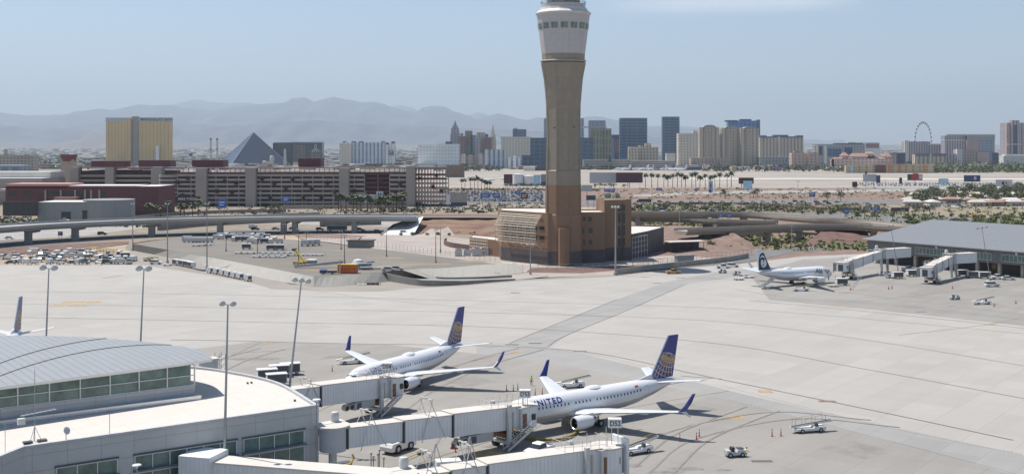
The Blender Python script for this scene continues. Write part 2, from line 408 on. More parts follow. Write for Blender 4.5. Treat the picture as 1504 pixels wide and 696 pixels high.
# right-hand side: curved service road below the red bank
zone('road', [(940, 397), (1040, 391), (1100, 384), (1166, 370), (1230, 366), (1300, 366), (1300, 360), (1230, 361), (1150, 363.5), (1095, 373), (1040, 381), (985, 381), (930, 386)], 'road')
zone('yard', [(700, 410), (905, 404), (1010, 388), (1075, 381), (1000, 375), (925, 377), (760, 378), (728, 386)], 'paleground')
zone('red_rock_bed', [(772, 400), (855, 401), (905, 397), (1000, 389), (1000, 386.5), (870, 392), (780, 393)], 'redrock')
zone('curving_road', [(172, 318), (180, 308), (196, 300), (222, 294), (262, 289), (300, 287), (300, 291), (262, 294), (236, 298), (220, 305), (214, 318)], 'road_l')
zone('traffic_island', [(190, 318), (197, 308), (214, 301), (238, 296), (222, 303), (208, 312), (204, 318)], 'reddirt')
# apron
ap = [(-700, 389), (205, 389), (262, 397), (330, 408), (375, 417), (400, 424.5), (500, 428), (560, 428), (600, 424), (680, 420), (780, 412), (892, 406.5), (1000, 394), (1080, 388), (1180, 376.5), (1290, 372), (1700, 372)]
zone('service_road', [(150, 389), (205, 362), (400, 409), (426, 417), (461, 420), (571, 413), (606, 417), (750, 411), (905, 403), (905, 420), (400, 440), (262, 412)], 'strip', -.012)
zone('apron', [Vector((-600, 20, 0)), Vector((420, 20, 0))]+[G(*p) for p in ap][::-1], 'apron', 0)
LV[0] = .002
zone('dark_taxi_path', [(745, 506), (805, 511), (835, 490), (940, 447), (1012, 416), (1100, 404), (1180, 396), (1180, 390), (1060, 398), (980, 414), (905, 440), (782, 490)], 'taxi')
zone('dark_taxi_path', [G(*p) for p in spline([(700, 503, 0), (820, 513, 0), (925, 536, 0), (1070, 573, 0), (1200, 603, 0), (1504, 668, 0), (1700, 712, 0)])]+[G(*p) for p in spline([(1700, 758, 0), (1504, 700, 0), (1240, 630, 0), (1060, 587, 0), (880, 548, 0), (800, 533, 0), (700, 522, 0)])], 'taxi')
zone('stand_pavement', [Vector((-600, 30, 0)), Vector((-300, 236, 0)), G(290, 512), G(380, 501), G(560, 505), G(700, 519), G(800, 531), G(880, 546), G(1060, 585), G(1230, 627), G(1404, 673), Vector((74, 148, 0)), Vector((90, 30, 0))], 'stand')
zone('stand_pavement', [(1100, 402), (1130, 440), (1290, 455), (1504, 478), (1800, 500), (1700, 380), (1290, 376), (1180, 381)], 'stand')
def line(name, pts, w, m, k=8):
    LV[0] += .0015
    return ribbon(spline([G(*p) for p in pts], k), w, LV[0]).build(name, m, kind='structure')
for pts, w_ in (([(-300, 431), (0, 428), (380, 434), (740, 443), (1100, 455), (1504, 490), (1700, 512)], .2),
             ([(-300, 449), (0, 446), (380, 453), (740, 460), (1040, 471), (1250, 496), (1504, 537), (1700, 572)], .2),
             ([(-300, 469), (0, 466), (380, 473), (740, 481), (1040, 503), (1260, 540), (1504, 585), (1700, 622)], .24),
             ([(250, 499), (330, 500), (480, 504), (720, 508), (870, 518), (1040, 553), (1290, 604), (1488, 646)], .34),
             ([(1100, 441), (1300, 460), (1504, 482), (1700, 505)], .25),
             ([(905, 440), (782, 490), (748, 504)], .2), ([(1005, 418), (930, 452), (835, 491), (805, 508)], .2),
             ([(900, 388+12), (1060, 410), (1180, 419), (1290, 436), (1504, 462)], .18),
             ([(1080, 425), (1180, 440), (1300, 447), (1504, 470)], .18),
             ([(430, 422), (560, 440), (700, 452), (900, 466)], .12)):
    line('apron_joint', pts, w_, 'line_d')
for pts in ([(1070, 587), (1240, 630), (1380, 666), (1504, 699)], [(1060, 566), (1200, 602), (1330, 633), (1504, 667)], [(700, 500), (800, 511), (880, 522), (960, 541)]):
    P_ = spline([G(*p) for p in pts], 60); mb = MB()
    for i in range(0, len(P_)-1, 2):
        r_ = ribbon([P_[i], P_[i+1]], .14, .021); mb.add(r_.v, r_.f)
    mb.build('dashed_line', 'line_d', kind='structure')
for pts in ([(1070, 574), (980, 589), (900, 603)], [(1320, 506-14), (1440, 478), (1504, 466)], [(382, 503), (345, 520), (300, 536)], [(760, 517), (690, 531), (640, 545), (560, 560)], [(1085, 612), (1050, 618), (1010, 625)], [(620, 600), (560, 612), (500, 640)], [(730, 645), (640, 672), (560, 700)], [(1266, 443), (1420, 426), (1504, 417)], [(445, 617), (480, 598), (520, 584)]):
    line('lead_in_line', pts, .16, 'line_r')
# yellow numerals boxes painted on the apron: two offset bars of blocks
def paint(u, v, n, w_, h_, m='line_y', gap=.3, z=.03, ang=0):
    p = G(u, v); mb = MB(); rr_ = random.Random(int(u))
    for i in range(n):
        a = -n*w_/2+i*w_
        mb.add([(a, -h_/2, 0), (a+w_*(1-gap), -h_/2, 0), (a+w_*(1-gap), h_/2, 0), (a, h_/2, 0)], [(0, 1, 2, 3)])
    return mb.build('apron_marking', m, loc=(p.x, p.y, z), rz=ang, kind='structure')
paint(104, 449, 5, 2.3, 3.2, gap=.25); paint(122, 443.5, 5, 2.3, 3.2, gap=.25)
for u, v in ((396, 501.5), (1124, 574.5), (1082, 612.5), (1236, 449.5), (759, 516.5), (1457, 476.5)): paint(u, v, 3, .85, 2.2, gap=.2)
for u, v, m_ in ((1215, 589, 'line_r'), (852, 515.6, 'line_r'), (752, 506, 'line_d'), (786, 504, 'line_d'), (1119, 677, 'line_d'), (966, 416, 'line_d'), (757, 430, 'line_d'), (1000, 408, 'line_d'), (1353, 458, 'line_d')): paint(u, v, 1, 3, 1.2, m_, 0)
M['stain'] = mat('oil_stain', (.13, .12, .11), .7, c2=(.25, .235, .215), scale=.9, world=True)
def blob(name, u, v, a, b_, m, z=.034, seed=1):
    r_ = random.Random(seed); p = G(u, v)
    return MB().sheet([(a*cos(t*pi/9)*r_.uniform(.7, 1.15), b_*sin(t*pi/9)*r_.uniform(.7, 1.15), 0) for t in range(18)]).build(name, m, loc=(p.x, p.y, z), kind='structure')
for i, (u, v, a, b_) in enumerate(((930, 683, 1.6, .9), (1010, 688, 2.6, 1.0), (980, 693, 2.4, .8), (1062, 690, 1.2, .6), (884, 690, 1.6, .6), (730, 655, 3, 1), (500, 524, 4, 1), (372, 527, 6, 1.6), (1343, 431, 2.5, 1.1), (1240, 430, 2.5, 1), (585, 640, 2, .7), (1398, 450, 1.6, .8))): blob('oil_stain', u, v, a, b_, 'stain', seed=i+3)
blob('sand_patch', 718, 667, 3.4, 2.6, 'line_y', .036, 9); blob('sand_patch', 560, 600, 2, 1.6, 'line_y', .037, 19)
# dark skid marks
for pts in ([(150, 409), (180, 404)], [(340, 519), (420, 514)], [(470, 527), (530, 521)], [(1000, 552), (1060, 556)], [(600, 640), (700, 628)]):
    line('skid_mark', pts, .35, 'taxi')

M['tyre_rub'] = mat('tyre_rubbed_concrete', (.185, .176, .162), .85, c2=(.255, .242, .222), scale=3, world=True)
for pts in ([(1000, 555), (900, 575), (850, 600), (800, 640)], [(780, 512), (700, 535), (620, 570), (560, 610)], [(1300, 622), (1150, 610), (1000, 640), (930, 690)], [(400, 512), (340, 530), (280, 560)], [(1120, 600), (1020, 640), (960, 690)], [(700, 600), (640, 620), (600, 670)]):
    E_ = [G(*p) for p in pts]; d_ = (E_[-1]-E_[0]).normalized(); q_ = Vector((-d_.y, d_.x, 0))
    for o_ in (-2.9, 2.9):
        LV[0] += .0015; ribbon(spline([e+q_*o_ for e in E_], 8), .4, LV[0]).build('tyre_track', 'tyre_rub', kind='structure')
for u, v in ((1010, 600), (690, 560), (1260, 660), (560, 640)):
    p_ = G(u, v); MB().box(-3.8, 3.8, -3.8, 3.8, -.2, .0235+u*1e-6).build('patched_slab', 'tyre_rub', loc=(p_.x, p_.y, 0), rz=radians(-52.6+90), kind='structure')
# raised vehicle lot with paved banks
ZL = 3.0
def at(z, pts): return [G(u, v, z) for u, v in pts]
lot = at(ZL, [(195, 358), (262, 369.5), (330, 381.5), (400, 394.5), (461, 406), (561, 400), (591, 396.5), (729, 387.5), (640, 376), (560, 366), (500, 359), (455, 354), (380, 348), (270, 347)])
mb = MB(); mb.prism([(p.x, p.y) for p in lot], -.1, ZL); mb.build('raised_lot', ['lot'], kind='structure')
for i_, (u_, v_) in enumerate(((567, 379), (640, 388), (501, 368), (506, 389), (438, 388), (575, 392), (470, 397), (612, 389), (690, 384))):
    p_ = G(u_, v_, ZL); r_ = random.Random(i_); MB().sheet([(p_.x+r_.uniform(5, 9)*cos(t*pi/8), p_.y+r_.uniform(3, 5)*sin(t*pi/8), ZL+.02+i_*.003) for t in range(16)]).build('sand_patch', 'tandirt', kind='structure')
def bank(name, top, bot, zt, zb=.02, m='slopec', k=4, thick=.6):
    T = spline(at(zt, top), k); B = spline(at(zb, bot), k); n = len(T); mb = MB()
    vs = [(p.x, p.y, zt+.02) for p in T]+[(p.x, p.y, zb) for p in B]
    mb.add(vs, [(n+i, n+i+1, i+1, i) for i in range(n-1)])
    return mb.build(name, m, kind='structure')
bank('paved_bank', [(190, 356), (262, 369.7), (330, 381.7), (400, 394.7), (461, 406.2)], [(183, 365), (262, 381), (330, 397), (400, 411.5), (461, 421)], ZL)
bank('paved_bank', [(461, 406.2), (500, 404), (561, 400.2)], [(461, 421), (500, 419.5), (571, 413.5)], ZL)
bank('paved_bank', [(591, 396.7), (660, 391.8), (729, 387.7), (758, 386)], [(632, 409.5), (680, 408.6), (735, 404.5), (772, 400.5)], ZL)
mb = ribbon(spline([G(u, v) for u, v in ((566, 401), (600, 408), (650, 411), (745, 410), (800, 405))]), [5]*25, .06); mb.build('ramp_road', 'road_l', kind='structure')
def wall(name, pts, h, t, m, label, z0=0, k=6, cat='wall', zfun=None):
    P_ = spline([G(u, v, z0) for u, v in pts], k) if k > 1 else [G(u, v, z0) for u, v in pts]
    o0 = P_[0]; mb = MB(); n = len(P_)
    for i in range(n-1):
        a, b_ = P_[i], P_[i+1]; d = (b_-a).normalized(); q_ = Vector((-d.y, d.x, 0))*t
        ha = h if not isinstance(h, (list, tuple)) else h[0]+(h[1]-h[0])*i/(n-1); hb = h if not isinstance(h, (list, tuple)) else h[0]+(h[1]-h[0])*(i+1)/(n-1)
        vs = [a, b_, b_+q_, a+q_]
        mb.hexa([(p.x-o0.x, p.y-o0.y, 0) for p in vs], [(vs[0].x-o0.x, vs[0].y-o0.y, ha), (vs[1].x-o0.x, vs[1].y-o0.y, hb), (vs[2].x-o0.x, vs[2].y-o0.y, hb), (vs[3].x-o0.x, vs[3].y-o0.y, ha)])
    return mb.build(name, m, loc=(o0.x, o0.y, z0), label=label, cat=cat)
wall('retaining_wall', [(560, 411), (574, 413.5), (606.5, 418.5), (632, 420), (672, 418.4), (720, 414.5), (757, 411.5)], (2.9, .5), .35, 'concrete_d', 'curved grey concrete retaining wall beside the ramp below the raised lot')
wall('retaining_wall', [(628, 407), (650, 410), (700, 409.5), (752, 407)], .7, .3, 'concrete_d', 'low dark kerb wall on the far side of the ramp')
wall('barrier_wall', [(904, 403), (960, 396), (999, 391.5), (1060, 385), (1100, 378.5)], 1.9, .3, 'concrete', 'long low concrete barrier wall right of the control tower with yellow marks')
for u, v in ((999, 391.4), (1013, 389.9), (1027, 388.5), (1040, 387.2), (1053, 385.9), (1066, 384.2)):
    p = G(u, v); MB().box(-.6, .6, -.06, 0, .5, 1.3).build('wall_marker', 'yellow', loc=(p.x, p.y-.12, 0), rz=-.5, label='yellow marker panel on the low concrete barrier wall', cat='marker', group='yellow markers along the barrier wall')

# red banks behind the lot and under the right-hand viaducts
def mound(name, outline, top, zt, m, seg=14, seed=3, amp=.5):
    o_ = spline(at(0, outline), 4); t_ = at(zt, top); t_ = spline(t_, 4)
    n = min(len(o_), len(t_)); rows = 6; vs = []; r_ = random.Random(seed)
    for j in range(rows+1):
        for i in range(n):
            a = o_[int(i*(len(o_)-1)/(n-1))]; b_ = t_[int(i*(len(t_)-1)/(n-1))]; f = j/rows
            p = a.lerp(b_, f); vs.append((p.x, p.y, zt*f+(r_.uniform(-amp, amp) if 0 < j < rows else 0)-.15*(j == 0)))
    back = [(x, y+25, z) for x, y, z in vs[-n:]]; mb = MB()
    mb.add(vs+back, [(j*n+i, j*n+i+1, (j+1)*n+i+1, (j+1)*n+i) for j in range(rows+1) for i in range(n-1)])
    return mb.build(name, m, smooth=True, kind='structure')
mound('red_bank', [(590, 344), (640, 344), (700, 345), (760, 352)], [(603, 317), (640, 318), (700, 318), (775, 320)], 6.6, 'bankmix')
mound('tan_bank', [(618, 345), (645, 346.5), (668, 345.2)], [(640, 331), (648, 329.5), (656, 331)], 3.2, 'paleground', amp=.15)
mound('red_bank', [(962, 367), (1020, 372), (1085, 368), (1120, 366)], [(975, 337), (1010, 336), (1050, 340), (1080, 343)], 5.5, 'reddirt', seed=5)
mound('red_bank', [(1175, 363), (1215, 362), (1275, 358)], [(1205, 341), (1240, 339), (1275, 338)], 4.5, 'redrock', seed=6, amp=.3)

# ------------------------------------------------------------------ mountains
def interp(P, u):
    if u <= P[0][0]: return P[0][1]
    for (a, x), (b_, y) in zip(P, P[1:]):
        if u <= b_: t = (u-a)/(b_-a); t = t*t*(3-2*t)*.5+t*.5; return x+(y-x)*t
    return P[-1][1]
def hash2(a, b_):
    return (sin(a*127.1+b_*311.7)*43758.5453) % 1
def vn(x, y):
    xi, yi = math.floor(x), math.floor(y); fx, fy = x-xi, y-yi; fx = fx*fx*(3-2*fx); fy = fy*fy*(3-2*fy)
    return (hash2(xi, yi)*(1-fx)+hash2(xi+1, yi)*fx)*(1-fy)+(hash2(xi, yi+1)*(1-fx)+hash2(xi+1, yi+1)*fx)*fy
def fbm(x, y, o=4):
    s = 0; a = .5
    for _ in range(o): s += a*vn(x, y); x *= 2.03; y *= 2.07; a *= .5
    return s
def range_(name, prof, Y0, Y1, m, u0, u1, du=4, rows=16, foot=30, seed=0., jag=1.2, zf=0):
    us = [u0+du*i for i in range(int((u1-u0)/du)+1)]; n = len(us); vs = []
    for j in range(rows+3):
        t = j/rows; Y = Y0+(Y1-Y0)*t
        for u in us:
            vr = interp(prof, u)+(fbm(u*.11+seed, 3.3)-.5)*jag*2.5
            Hr = max(zf+5, H+(HZ-vr)*Y1/F)
            X = (u-CX)*Y1/F*(.93+.07*min(t, 1))
            if t <= 1:
                rid = abs(fbm(X/1400+seed, Y/4200+seed, 6)-.5)*2
                h = zf+(Hr-zf)*(t**1.45)*(1-(1-t)*.75*rid*2.2*min(1, t*3))
                if t < 1: h = min(h, (Hr-H)*Y/Y1+H-8 if Hr > H else h)
            else: h = Hr*(1-(t-1)*3)
            vs.append((X, Y, max(h, zf-3) if j else zf-6))
    MB().add(vs, [(j*n+i, j*n+i+1, (j+1)*n+i+1, (j+1)*n+i) for j in range(rows+2) for i in range(n-1)]).build(name, m, smooth='all', kind='structure')
near = [(-300, 172), (-60, 166), (0, 165), (17, 168), (43, 170), (95, 168), (115, 163.5), (149, 160), (161, 161.5), (204, 154), (250, 155), (270, 158), (310, 163), (345, 157), (397, 151.5), (417, 151.5), (429, 145), (446, 143.2), (463, 149.5), (475, 146), (491, 142.3), (509, 146.3), (532, 151), (544, 149), (561, 151.5), (578, 158.7), (590, 162), (610, 166), (621, 158.7), (633, 155.3), (650, 156.5), (665, 163), (688, 169.7), (700, 175), (716, 172), (722, 169), (731, 166.8), (743, 169), (763, 175), (775, 176.5), (789, 172.5), (820, 176), (854, 173.5), (864, 171), (887, 172.5), (904, 176), (921, 183), (950, 187), (1000, 188), (1060, 193), (1110, 202), (1150, 209), (1198, 212), (1260, 216), (1300, 219), (1400, 221), (1900, 221.5)]
far = [(-300, 178), (200, 172), (260, 152), (275, 149), (287, 146.3), (310, 150), (335, 152), (350, 150.5), (365, 150.8), (395, 158), (560, 158), (590, 155), (600, 157), (620, 165), (680, 172), (702, 165.5), (722, 170), (760, 180), (900, 186), (950, 185), (1007, 185.5), (1060, 190), (1140, 204), (1180, 205), (1198, 204.5), (1215, 207), (1235, 205), (1249, 210), (1295, 214), (1330, 217), (1400, 220), (1900, 221)]
low = [(-300, 206), (0, 208), (60, 212), (100, 208), (124, 204), (130, 196), (140, 193), (155, 194), (175, 200), (230, 207), (330, 212), (420, 214), (520, 213), (640, 216), (760, 212), (1000, 214), (1200, 219), (1900, 221.5)]
mid = [(-300, 186), (0, 184), (60, 190), (140, 186), (260, 180), (330, 186), (400, 180), (470, 177), (560, 184), (640, 186), (720, 190), (800, 193), (930, 200), (1050, 206), (1200, 217), (1900, 221.5)]
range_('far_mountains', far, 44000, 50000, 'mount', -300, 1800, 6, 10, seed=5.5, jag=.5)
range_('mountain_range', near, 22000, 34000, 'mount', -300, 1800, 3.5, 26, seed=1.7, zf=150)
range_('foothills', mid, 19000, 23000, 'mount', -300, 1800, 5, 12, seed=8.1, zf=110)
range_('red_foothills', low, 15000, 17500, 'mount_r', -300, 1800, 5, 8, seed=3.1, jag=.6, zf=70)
# the valley floor rises gently to the foot of the range
mb = MB(); vs = []; n = 41
for j in range(9):
    t = j/8
    for i in range(n): vs.append((-24000+1200*i, 6500+13500*t, -.3+150*t**1.6))
mb.add(vs, [(j*n+i, j*n+i+1, (j+1)*n+i+1, (j+1)*n+i) for j in range(8) for i in range(n-1)]); mb.build('valley_floor', 'city', smooth='all', kind='structure')

# air
HM = bpy.data.materials.new('air'); HM.use_nodes = True; nt = HM.node_tree
for n_ in list(nt.nodes):
    if n_.type != 'OUTPUT_MATERIAL': nt.nodes.remove(n_)
pv = nt.nodes.new('ShaderNodeVolumePrincipled'); pv.inputs['Density'].default_value = HAZE_D
pv.inputs['Color'].default_value = (.72, .85, 1, 1); pv.inputs['Anisotropy'].default_value = .15
nt.links.new(pv.outputs[0], nt.nodes['Material Output'].inputs['Volume']); M['air'] = HM
MB().box(-40000, 40000, -900, 56000, -8, 2700).build('haze', 'air', kind='stuff')
# ------------------------------------------------------------------ aircraft (local frame: +x nose->tail, -y is the side towards the camera, z up)
M['fan'] = mat('engine_intake_dark', (.03, .032, .036), .4, .3)
M['tyre'] = M['black']
def fus_ring(L):
    return [(0, .05, 2.75), (.25, .42, 2.8), (.8, .83, 2.92), (1.6, 1.22, 3.08), (2.6, 1.52, 3.2), (3.8, 1.82, 3.42), (5.2, 1.95, 3.5), (8, 1.98, 3.53), (L-15, 1.98, 3.53),
            (L-12, 1.92, 3.6), (L-9.5, 1.75, 3.78), (L-7, 1.46, 4.02), (L-4.5, 1.1, 4.3), (L-2.2, .72, 4.55), (L-.7, .38, 4.74), (L, .16, 4.85)]
def fus_at(rings, x):
    for (a, r, z), (b_, r2, z2) in zip(rings, rings[1:]):
        if x <= b_: t = (x-a)/(b_-a); return r+(r2-r)*t, z+(z2-z)*t
    return rings[-1][1:]
def fpt(rings, x, ang, off=0):        # ang 0 = side, +90 top ; side sign applied by caller
    r, z = fus_at(rings, x); return Vector((x, -(r+off)*cos(ang), z+(r+off)*1.06*sin(ang)))
def foil(mb, r, t, half=True):
    """closed section between root and tip quads; each: (xLE, xTE, y, z, thick)"""
    def sec(s):
        xl, xt, y, z, th = s; c = xt-xl
        top = [(xl, 0), (xl+c*.06, .32), (xl+c*.3, .5), (xl+c*.65, .33), (xt, .04)]
        return [(x, y, z+k*th) for x, k in top]+[(x, y, z-k*th) for x, k in top[::-1]]
    a = sec(r); b_ = sec(t); n = len(a)
    mb.add(a+b_, [tuple(range(n)), tuple(range(n, 2*n))[::-1]]+[(i, n+i, n+(i+1) % n, (i+1) % n) for i in range(n)])
def airliner(name, label, L=38.0, scale_st=0., livery='globe', loc=(0, 0, 0), yaw=0, detail=True, group=None, wingmat='wing'):
    root = empty(name, loc, yaw, label=label, cat='airplane', group=group)
    d = L-38.0; wd = d*.58; rings = fus_ring(L); n = 28
    vs = []; fs = []; mi = []
    # extra rings for smoothness
    xs = []
    for (a, _, _), (b_, _, _) in zip(rings, rings[1:]): xs += [a, (a+b_)/2]
    xs.append(rings[-1][0])
    for x in xs:
        r, z = fus_at(rings, x)
        for i in range(n): a = 2*pi*i/n; vs.append((x, -r*cos(a), z+r*1.06*sin(a)))
    mb = MB()
    for k in range(len(xs)-1):
        for i in range(n):
            fs.append((k*n+i, k*n+(i+1) % n, (k+1)*n+(i+1) % n, (k+1)*n+i)); s_ = sin(2*pi*(i+.5)/n); mi.append(1 if s_ < -.36 else 0)
    mb.add(vs, fs); mb.m = mi
    fus = mb.build('fuselage', ['livery_white', 'livery_grey'], root, smooth='all')
    if detail:
        cs = MB(); P_ = [fpt(rings, x, radians(-22), .02) for x in [2.2+i*1.4 for i in range(int((L-4)/1.4))]]
        for sg in (1, -1):
            Q = [Vector((p.x, p.y*sg, p.z)) for p in P_]
            cs.add([(p.x, p.y, p.z+.05) for p in Q]+[(p.x, p.y, p.z-.05) for p in Q], [(i, i+1, len(Q)+i+1, len(Q)+i) for i in range(len(Q)-1)])
        cs.build('cheatline', 'gold', root)
    # cockpit glazing
    ck = MB()
    for sg in (1, -1):
        for a0, a1, x0, x1 in ((24, 43, 2.05, 2.75), (44, 62, 1.8, 2.4), (63, 86, 1.62, 2.15)):
            q_ = []
            for aa, xx in ((a0, x0+.1), (a0, x1), (a1, x1), (a1, x0)):
                p = fpt(rings, xx, radians(aa), .02); q_.append((p.x, p.y*sg, p.z))
            ck.sheet(q_)
    ck.build('cockpit_window', 'glass', root)
    # cabin windows and doors, each its own piece
    wq = MB(); r_ = 1.9
    a0, a1 = radians(11), radians(21.5)
    wq.add([(-.13, -(r_+.015)*cos(a0), r_*1.06*sin(a0)), (.12, -(r_+.015)*cos(a0), r_*1.06*sin(a0)), (.12, -(r_+.015)*cos(a1), r_*1.06*sin(a1)), (-.13, -(r_+.015)*cos(a1), r_*1.06*sin(a1))], [(0, 1, 2, 3)])
    wm = wq.me('cabin_window', 'glass'); x = 6.3; k = 0
    skip = {10: 1, 16: 1} if detail else {}
    while x < L-9.0 and k < 48:
        if k not in skip:
            r2, z2 = fus_at(rings, x)
            for sg in (1, -1):
                o = bpy.data.objects.new('cabin_window', wm); COL.objects.link(o); o.parent = root; o.location = (x, 0, z2); o.scale = (1, sg*r2/1.9, 1)
        x += .74 if detail else .62; k += 1
    dm = MB()
    for (xa, xb) in ((4.5, 5.4), (L-8.2, L-7.4)):
        for sg in (1, -1):
            pts = []
            for xx, aa in ((xa, -22), (xb, -22), (xb, 8), (xb, 36), (xa, 36), (xa, 8)):
                p = fpt(rings, xx, radians(aa), .02); pts.append((p.x, p.y*sg, p.z))
            D = MB(); m_ = len(pts)
            for i in range(m_): D.cyl(pts[i], pts[(i+1) % m_], .028, n=4)
            D.build('door_outline', 'lgrey', root)
    # wings
    for sg in (1, -1):
        w_ = MB()
        R0 = (12.6+wd, 20.4+wd, -1.2*sg, 2.35, 1.05); K = (15.9+wd, 20.6+wd, -5.6*sg, 2.95, .62); T = (21.9+wd, 23.5+wd, -17.2*sg, 4.3, .22)
        foil(w_, R0, K); foil(w_, K, T)
        wo = w_.build('wing', wingmat, root, smooth=True)
        for yy in (-3.6, -7.2, -10.8):
            fl = MB(); t = (abs(yy)-1.2)/16; xx = 20.5+wd+t*2.7; zz = 2.35+t*1.95
            fl.cyl((xx-2.4, yy*sg, zz-.22), (xx-.8, yy*sg, zz-.42), .1, .26, 8); fl.cyl((xx-.8, yy*sg, zz-.42), (xx+.7, yy*sg, zz-.2), .26, .05, 8)
            fl.build('flap_fairing', wingmat, wo)
        wl = MB(); th = .09
        def blade(pts):
            a = [(x, (-y-th)*sg, z) for x, y, z in pts]; b_ = [(x, (-y+th)*sg, z) for x, y, z in pts]; q = len(pts)
            wl.add(a+b_, [tuple(range(q)), tuple(range(q, 2*q))[::-1]]+[(i, q+i, q+(i+1) % q, (i+1) % q) for i in range(q)])
        blade([(21.9+wd, 17.2, 4.3), (23.5+wd, 17.2, 4.3), (24.2+wd, 17.75, 5.6), (24.75+wd, 18.0, 6.95), (24.2+wd, 17.98, 6.9), (23.0+wd, 17.6, 5.3)])
        o = wl.build('winglet', 'livery_blue' if livery == 'globe' else 'livery_white', root)
        if livery == 'globe':
            wl = MB(); blade([(22.4+wd, 17.2, 4.3), (23.5+wd, 17.2, 4.25), (24.3+wd, 17.55, 3.35), (24.0+wd, 17.52, 3.35), (22.9+wd, 17.35, 4.0)])
            wl.build('lower_winglet', 'livery_white', root)
        # engine
        e = MB(); ex = 11.6+wd; c = (ex, -4.83*sg, 1.72)
        e.mat(1).lathe([(.78, .12), (.86, 0), (.98, .1)], 28, 'x', c)
        e.mat(0).lathe([(.98, .1), (1.07, .7), (1.1, 1.6), (1.02, 2.7), (.84, 3.5)], 28, 'x', c)
        e.mat(2).lathe([(.78, .12), (.76, .9)], 28, 'x', c); e.disc((c[0]+.8, c[1], c[2]), .77, 28, 'x')
        e.mat(3).lathe([(.84, 3.5), (.72, 3.3), (.6, 3.5), (.5, 4.3), (.3, 4.35), (.05, 5.0)], 20, 'x', c)
        e.mat(1).lathe([(.0, .35), (.16, .55), (.24, .8)], 14, 'x', c)
        en = e.build('engine', ['livery_white', 'alu', 'fan', 'steel'], root, smooth=True)
        py = MB(); py.hexa([(ex+1.2, (-4.83-.12)*sg, 2.65), (ex+5.6, (-4.83-.1)*sg, 2.3), (ex+5.6, (-4.83+.1)*sg, 2.3), (ex+1.2, (-4.83+.12)*sg, 2.65)], [(ex+1.6, (-4.83-.12)*sg, 2.85), (ex+5.2, (-4.83-.1)*sg, 3.0), (ex+5.2, (-4.83+.1)*sg, 3.0), (ex+1.6, (-4.83+.12)*sg, 2.85)])
        py.build('pylon', 'livery_white', en)
        s_ = MB(); foil(s_, (L-5.3, L-1.3, -.35*sg, 4.85, .4), (L-1.6+.4, L+.1+.5, -7.15*sg, 5.75, .14)); s_.build('tailplane', 'wing', root, smooth=True)
    # belly fairing
    f_ = MB(); f_.lathe([(.2, 11.8+wd), (1.2, 13.2+wd), (1.75, 15.5+wd), (1.8, 18.5+wd), (1.3, 21+wd), (.2, 22.6+wd)], 20, 'x', (0, 0, 2.42), sq=.72); f_.build('belly_fairing', 'livery_grey', root, smooth='all')
    # fin
    FP = [(L-5.9, 5.25), (L-1.5, 12.35), (L-1.2, 12.42), (L+.75, 12.42), (L+.75, 12.2), (L-.6, 5.4)]
    th = .15; fn = MB()
    def slab(pts, t, nose=.5):
        pts_in = pts; q = len(pts)
        a = [(x, -t, z) for x, z in pts]; b_ = [(x, t, z) for x, z in pts]
        return a+b_, [tuple(range(q)), tuple(range(q, 2*q))[::-1]]+[(i, q+i, q+(i+1) % q, (i+1) % q) for i in range(q)]
    if livery == 'globe':
        fn.add(*slab(FP, th)); fin = fn.build('tail_fin', 'livery_blue', root)
    else:
        fn.add(*slab(FP, th)); fin = fn.build('tail_fin', 'livery_white', root)
    le = MB(); le.hexa([(L-6.05, -.02, 5.25), (L-5.9, -th, 5.25), (L-5.9, th, 5.25), (L-6.05, .02, 5.25)], [(L-1.68, -.02, 12.35), (L-1.5, -th, 12.35), (L-1.5, th, 12.35), (L-1.68, .02, 12.35)]); le.build('leading_edge', 'alu', fin)
    df = MB(); df.hexa([(L-10.2, -.06, 4.9), (L-5.2, -.2, 4.8), (L-5.2, .2, 4.8), (L-10.2, .06, 4.9)], [(L-10.0, -.03, 5.35), (L-5.3, -.13, 6.35), (L-5.3, .13, 6.35), (L-10.0, .03, 5.35)])
    df.build('dorsal_fin', 'livery_white', root)
    def inside(x, z):
        xl = L-5.85+(z-5.25)*(4.4/7.1); xt = L-.62+(z-5.4)*(1.35/6.9); return 5.5 < z < 12.2 and xl+.08 < x < xt-.05
    if livery == 'globe':
        cx, cz, rr_ = L-2.25, 6.2, 3.15
        def stroke(pts, w_, mi):
            gl.mat(mi)
            for (x0, z0), (x1, z1) in zip(pts, pts[1:]):
                if inside(x0, z0) and inside(x1, z1):
                    dx, dz = x1-x0, z1-z0; l = hypot(dx, dz) or 1; nx, nz = -dz/l*w_/2, dx/l*w_/2
                    for y in (ysd,): gl.add([(x0+nx, y, z0+nz), (x1+nx, y, z1+nz), (x1-nx, y, z1-nz), (x0-nx, y, z0-nz)], [(0, 1, 2, 3)])
        px, pz = cx+.9, cz+3.0        # pole of the globe, tilted to the rear top
        tilt = radians(-17)
        def sp_(lat, lon):
            x = cos(lat)*sin(lon); y = sin(lat); z = cos(lat)*cos(lon)
            y2 = y*cos(.45)-z*sin(.45)*-1*0+0; y2 = y*cos(.5)+z*-sin(.5)*-1*0
            yy = y*cos(.55)-z*sin(.55); zz = y*sin(.55)+z*cos(.55)
            X = x*cos(tilt)-yy*sin(tilt); Z = x*sin(tilt)+yy*cos(tilt)
            return (cx+X*rr_, cz+Z*rr_+.25), zz
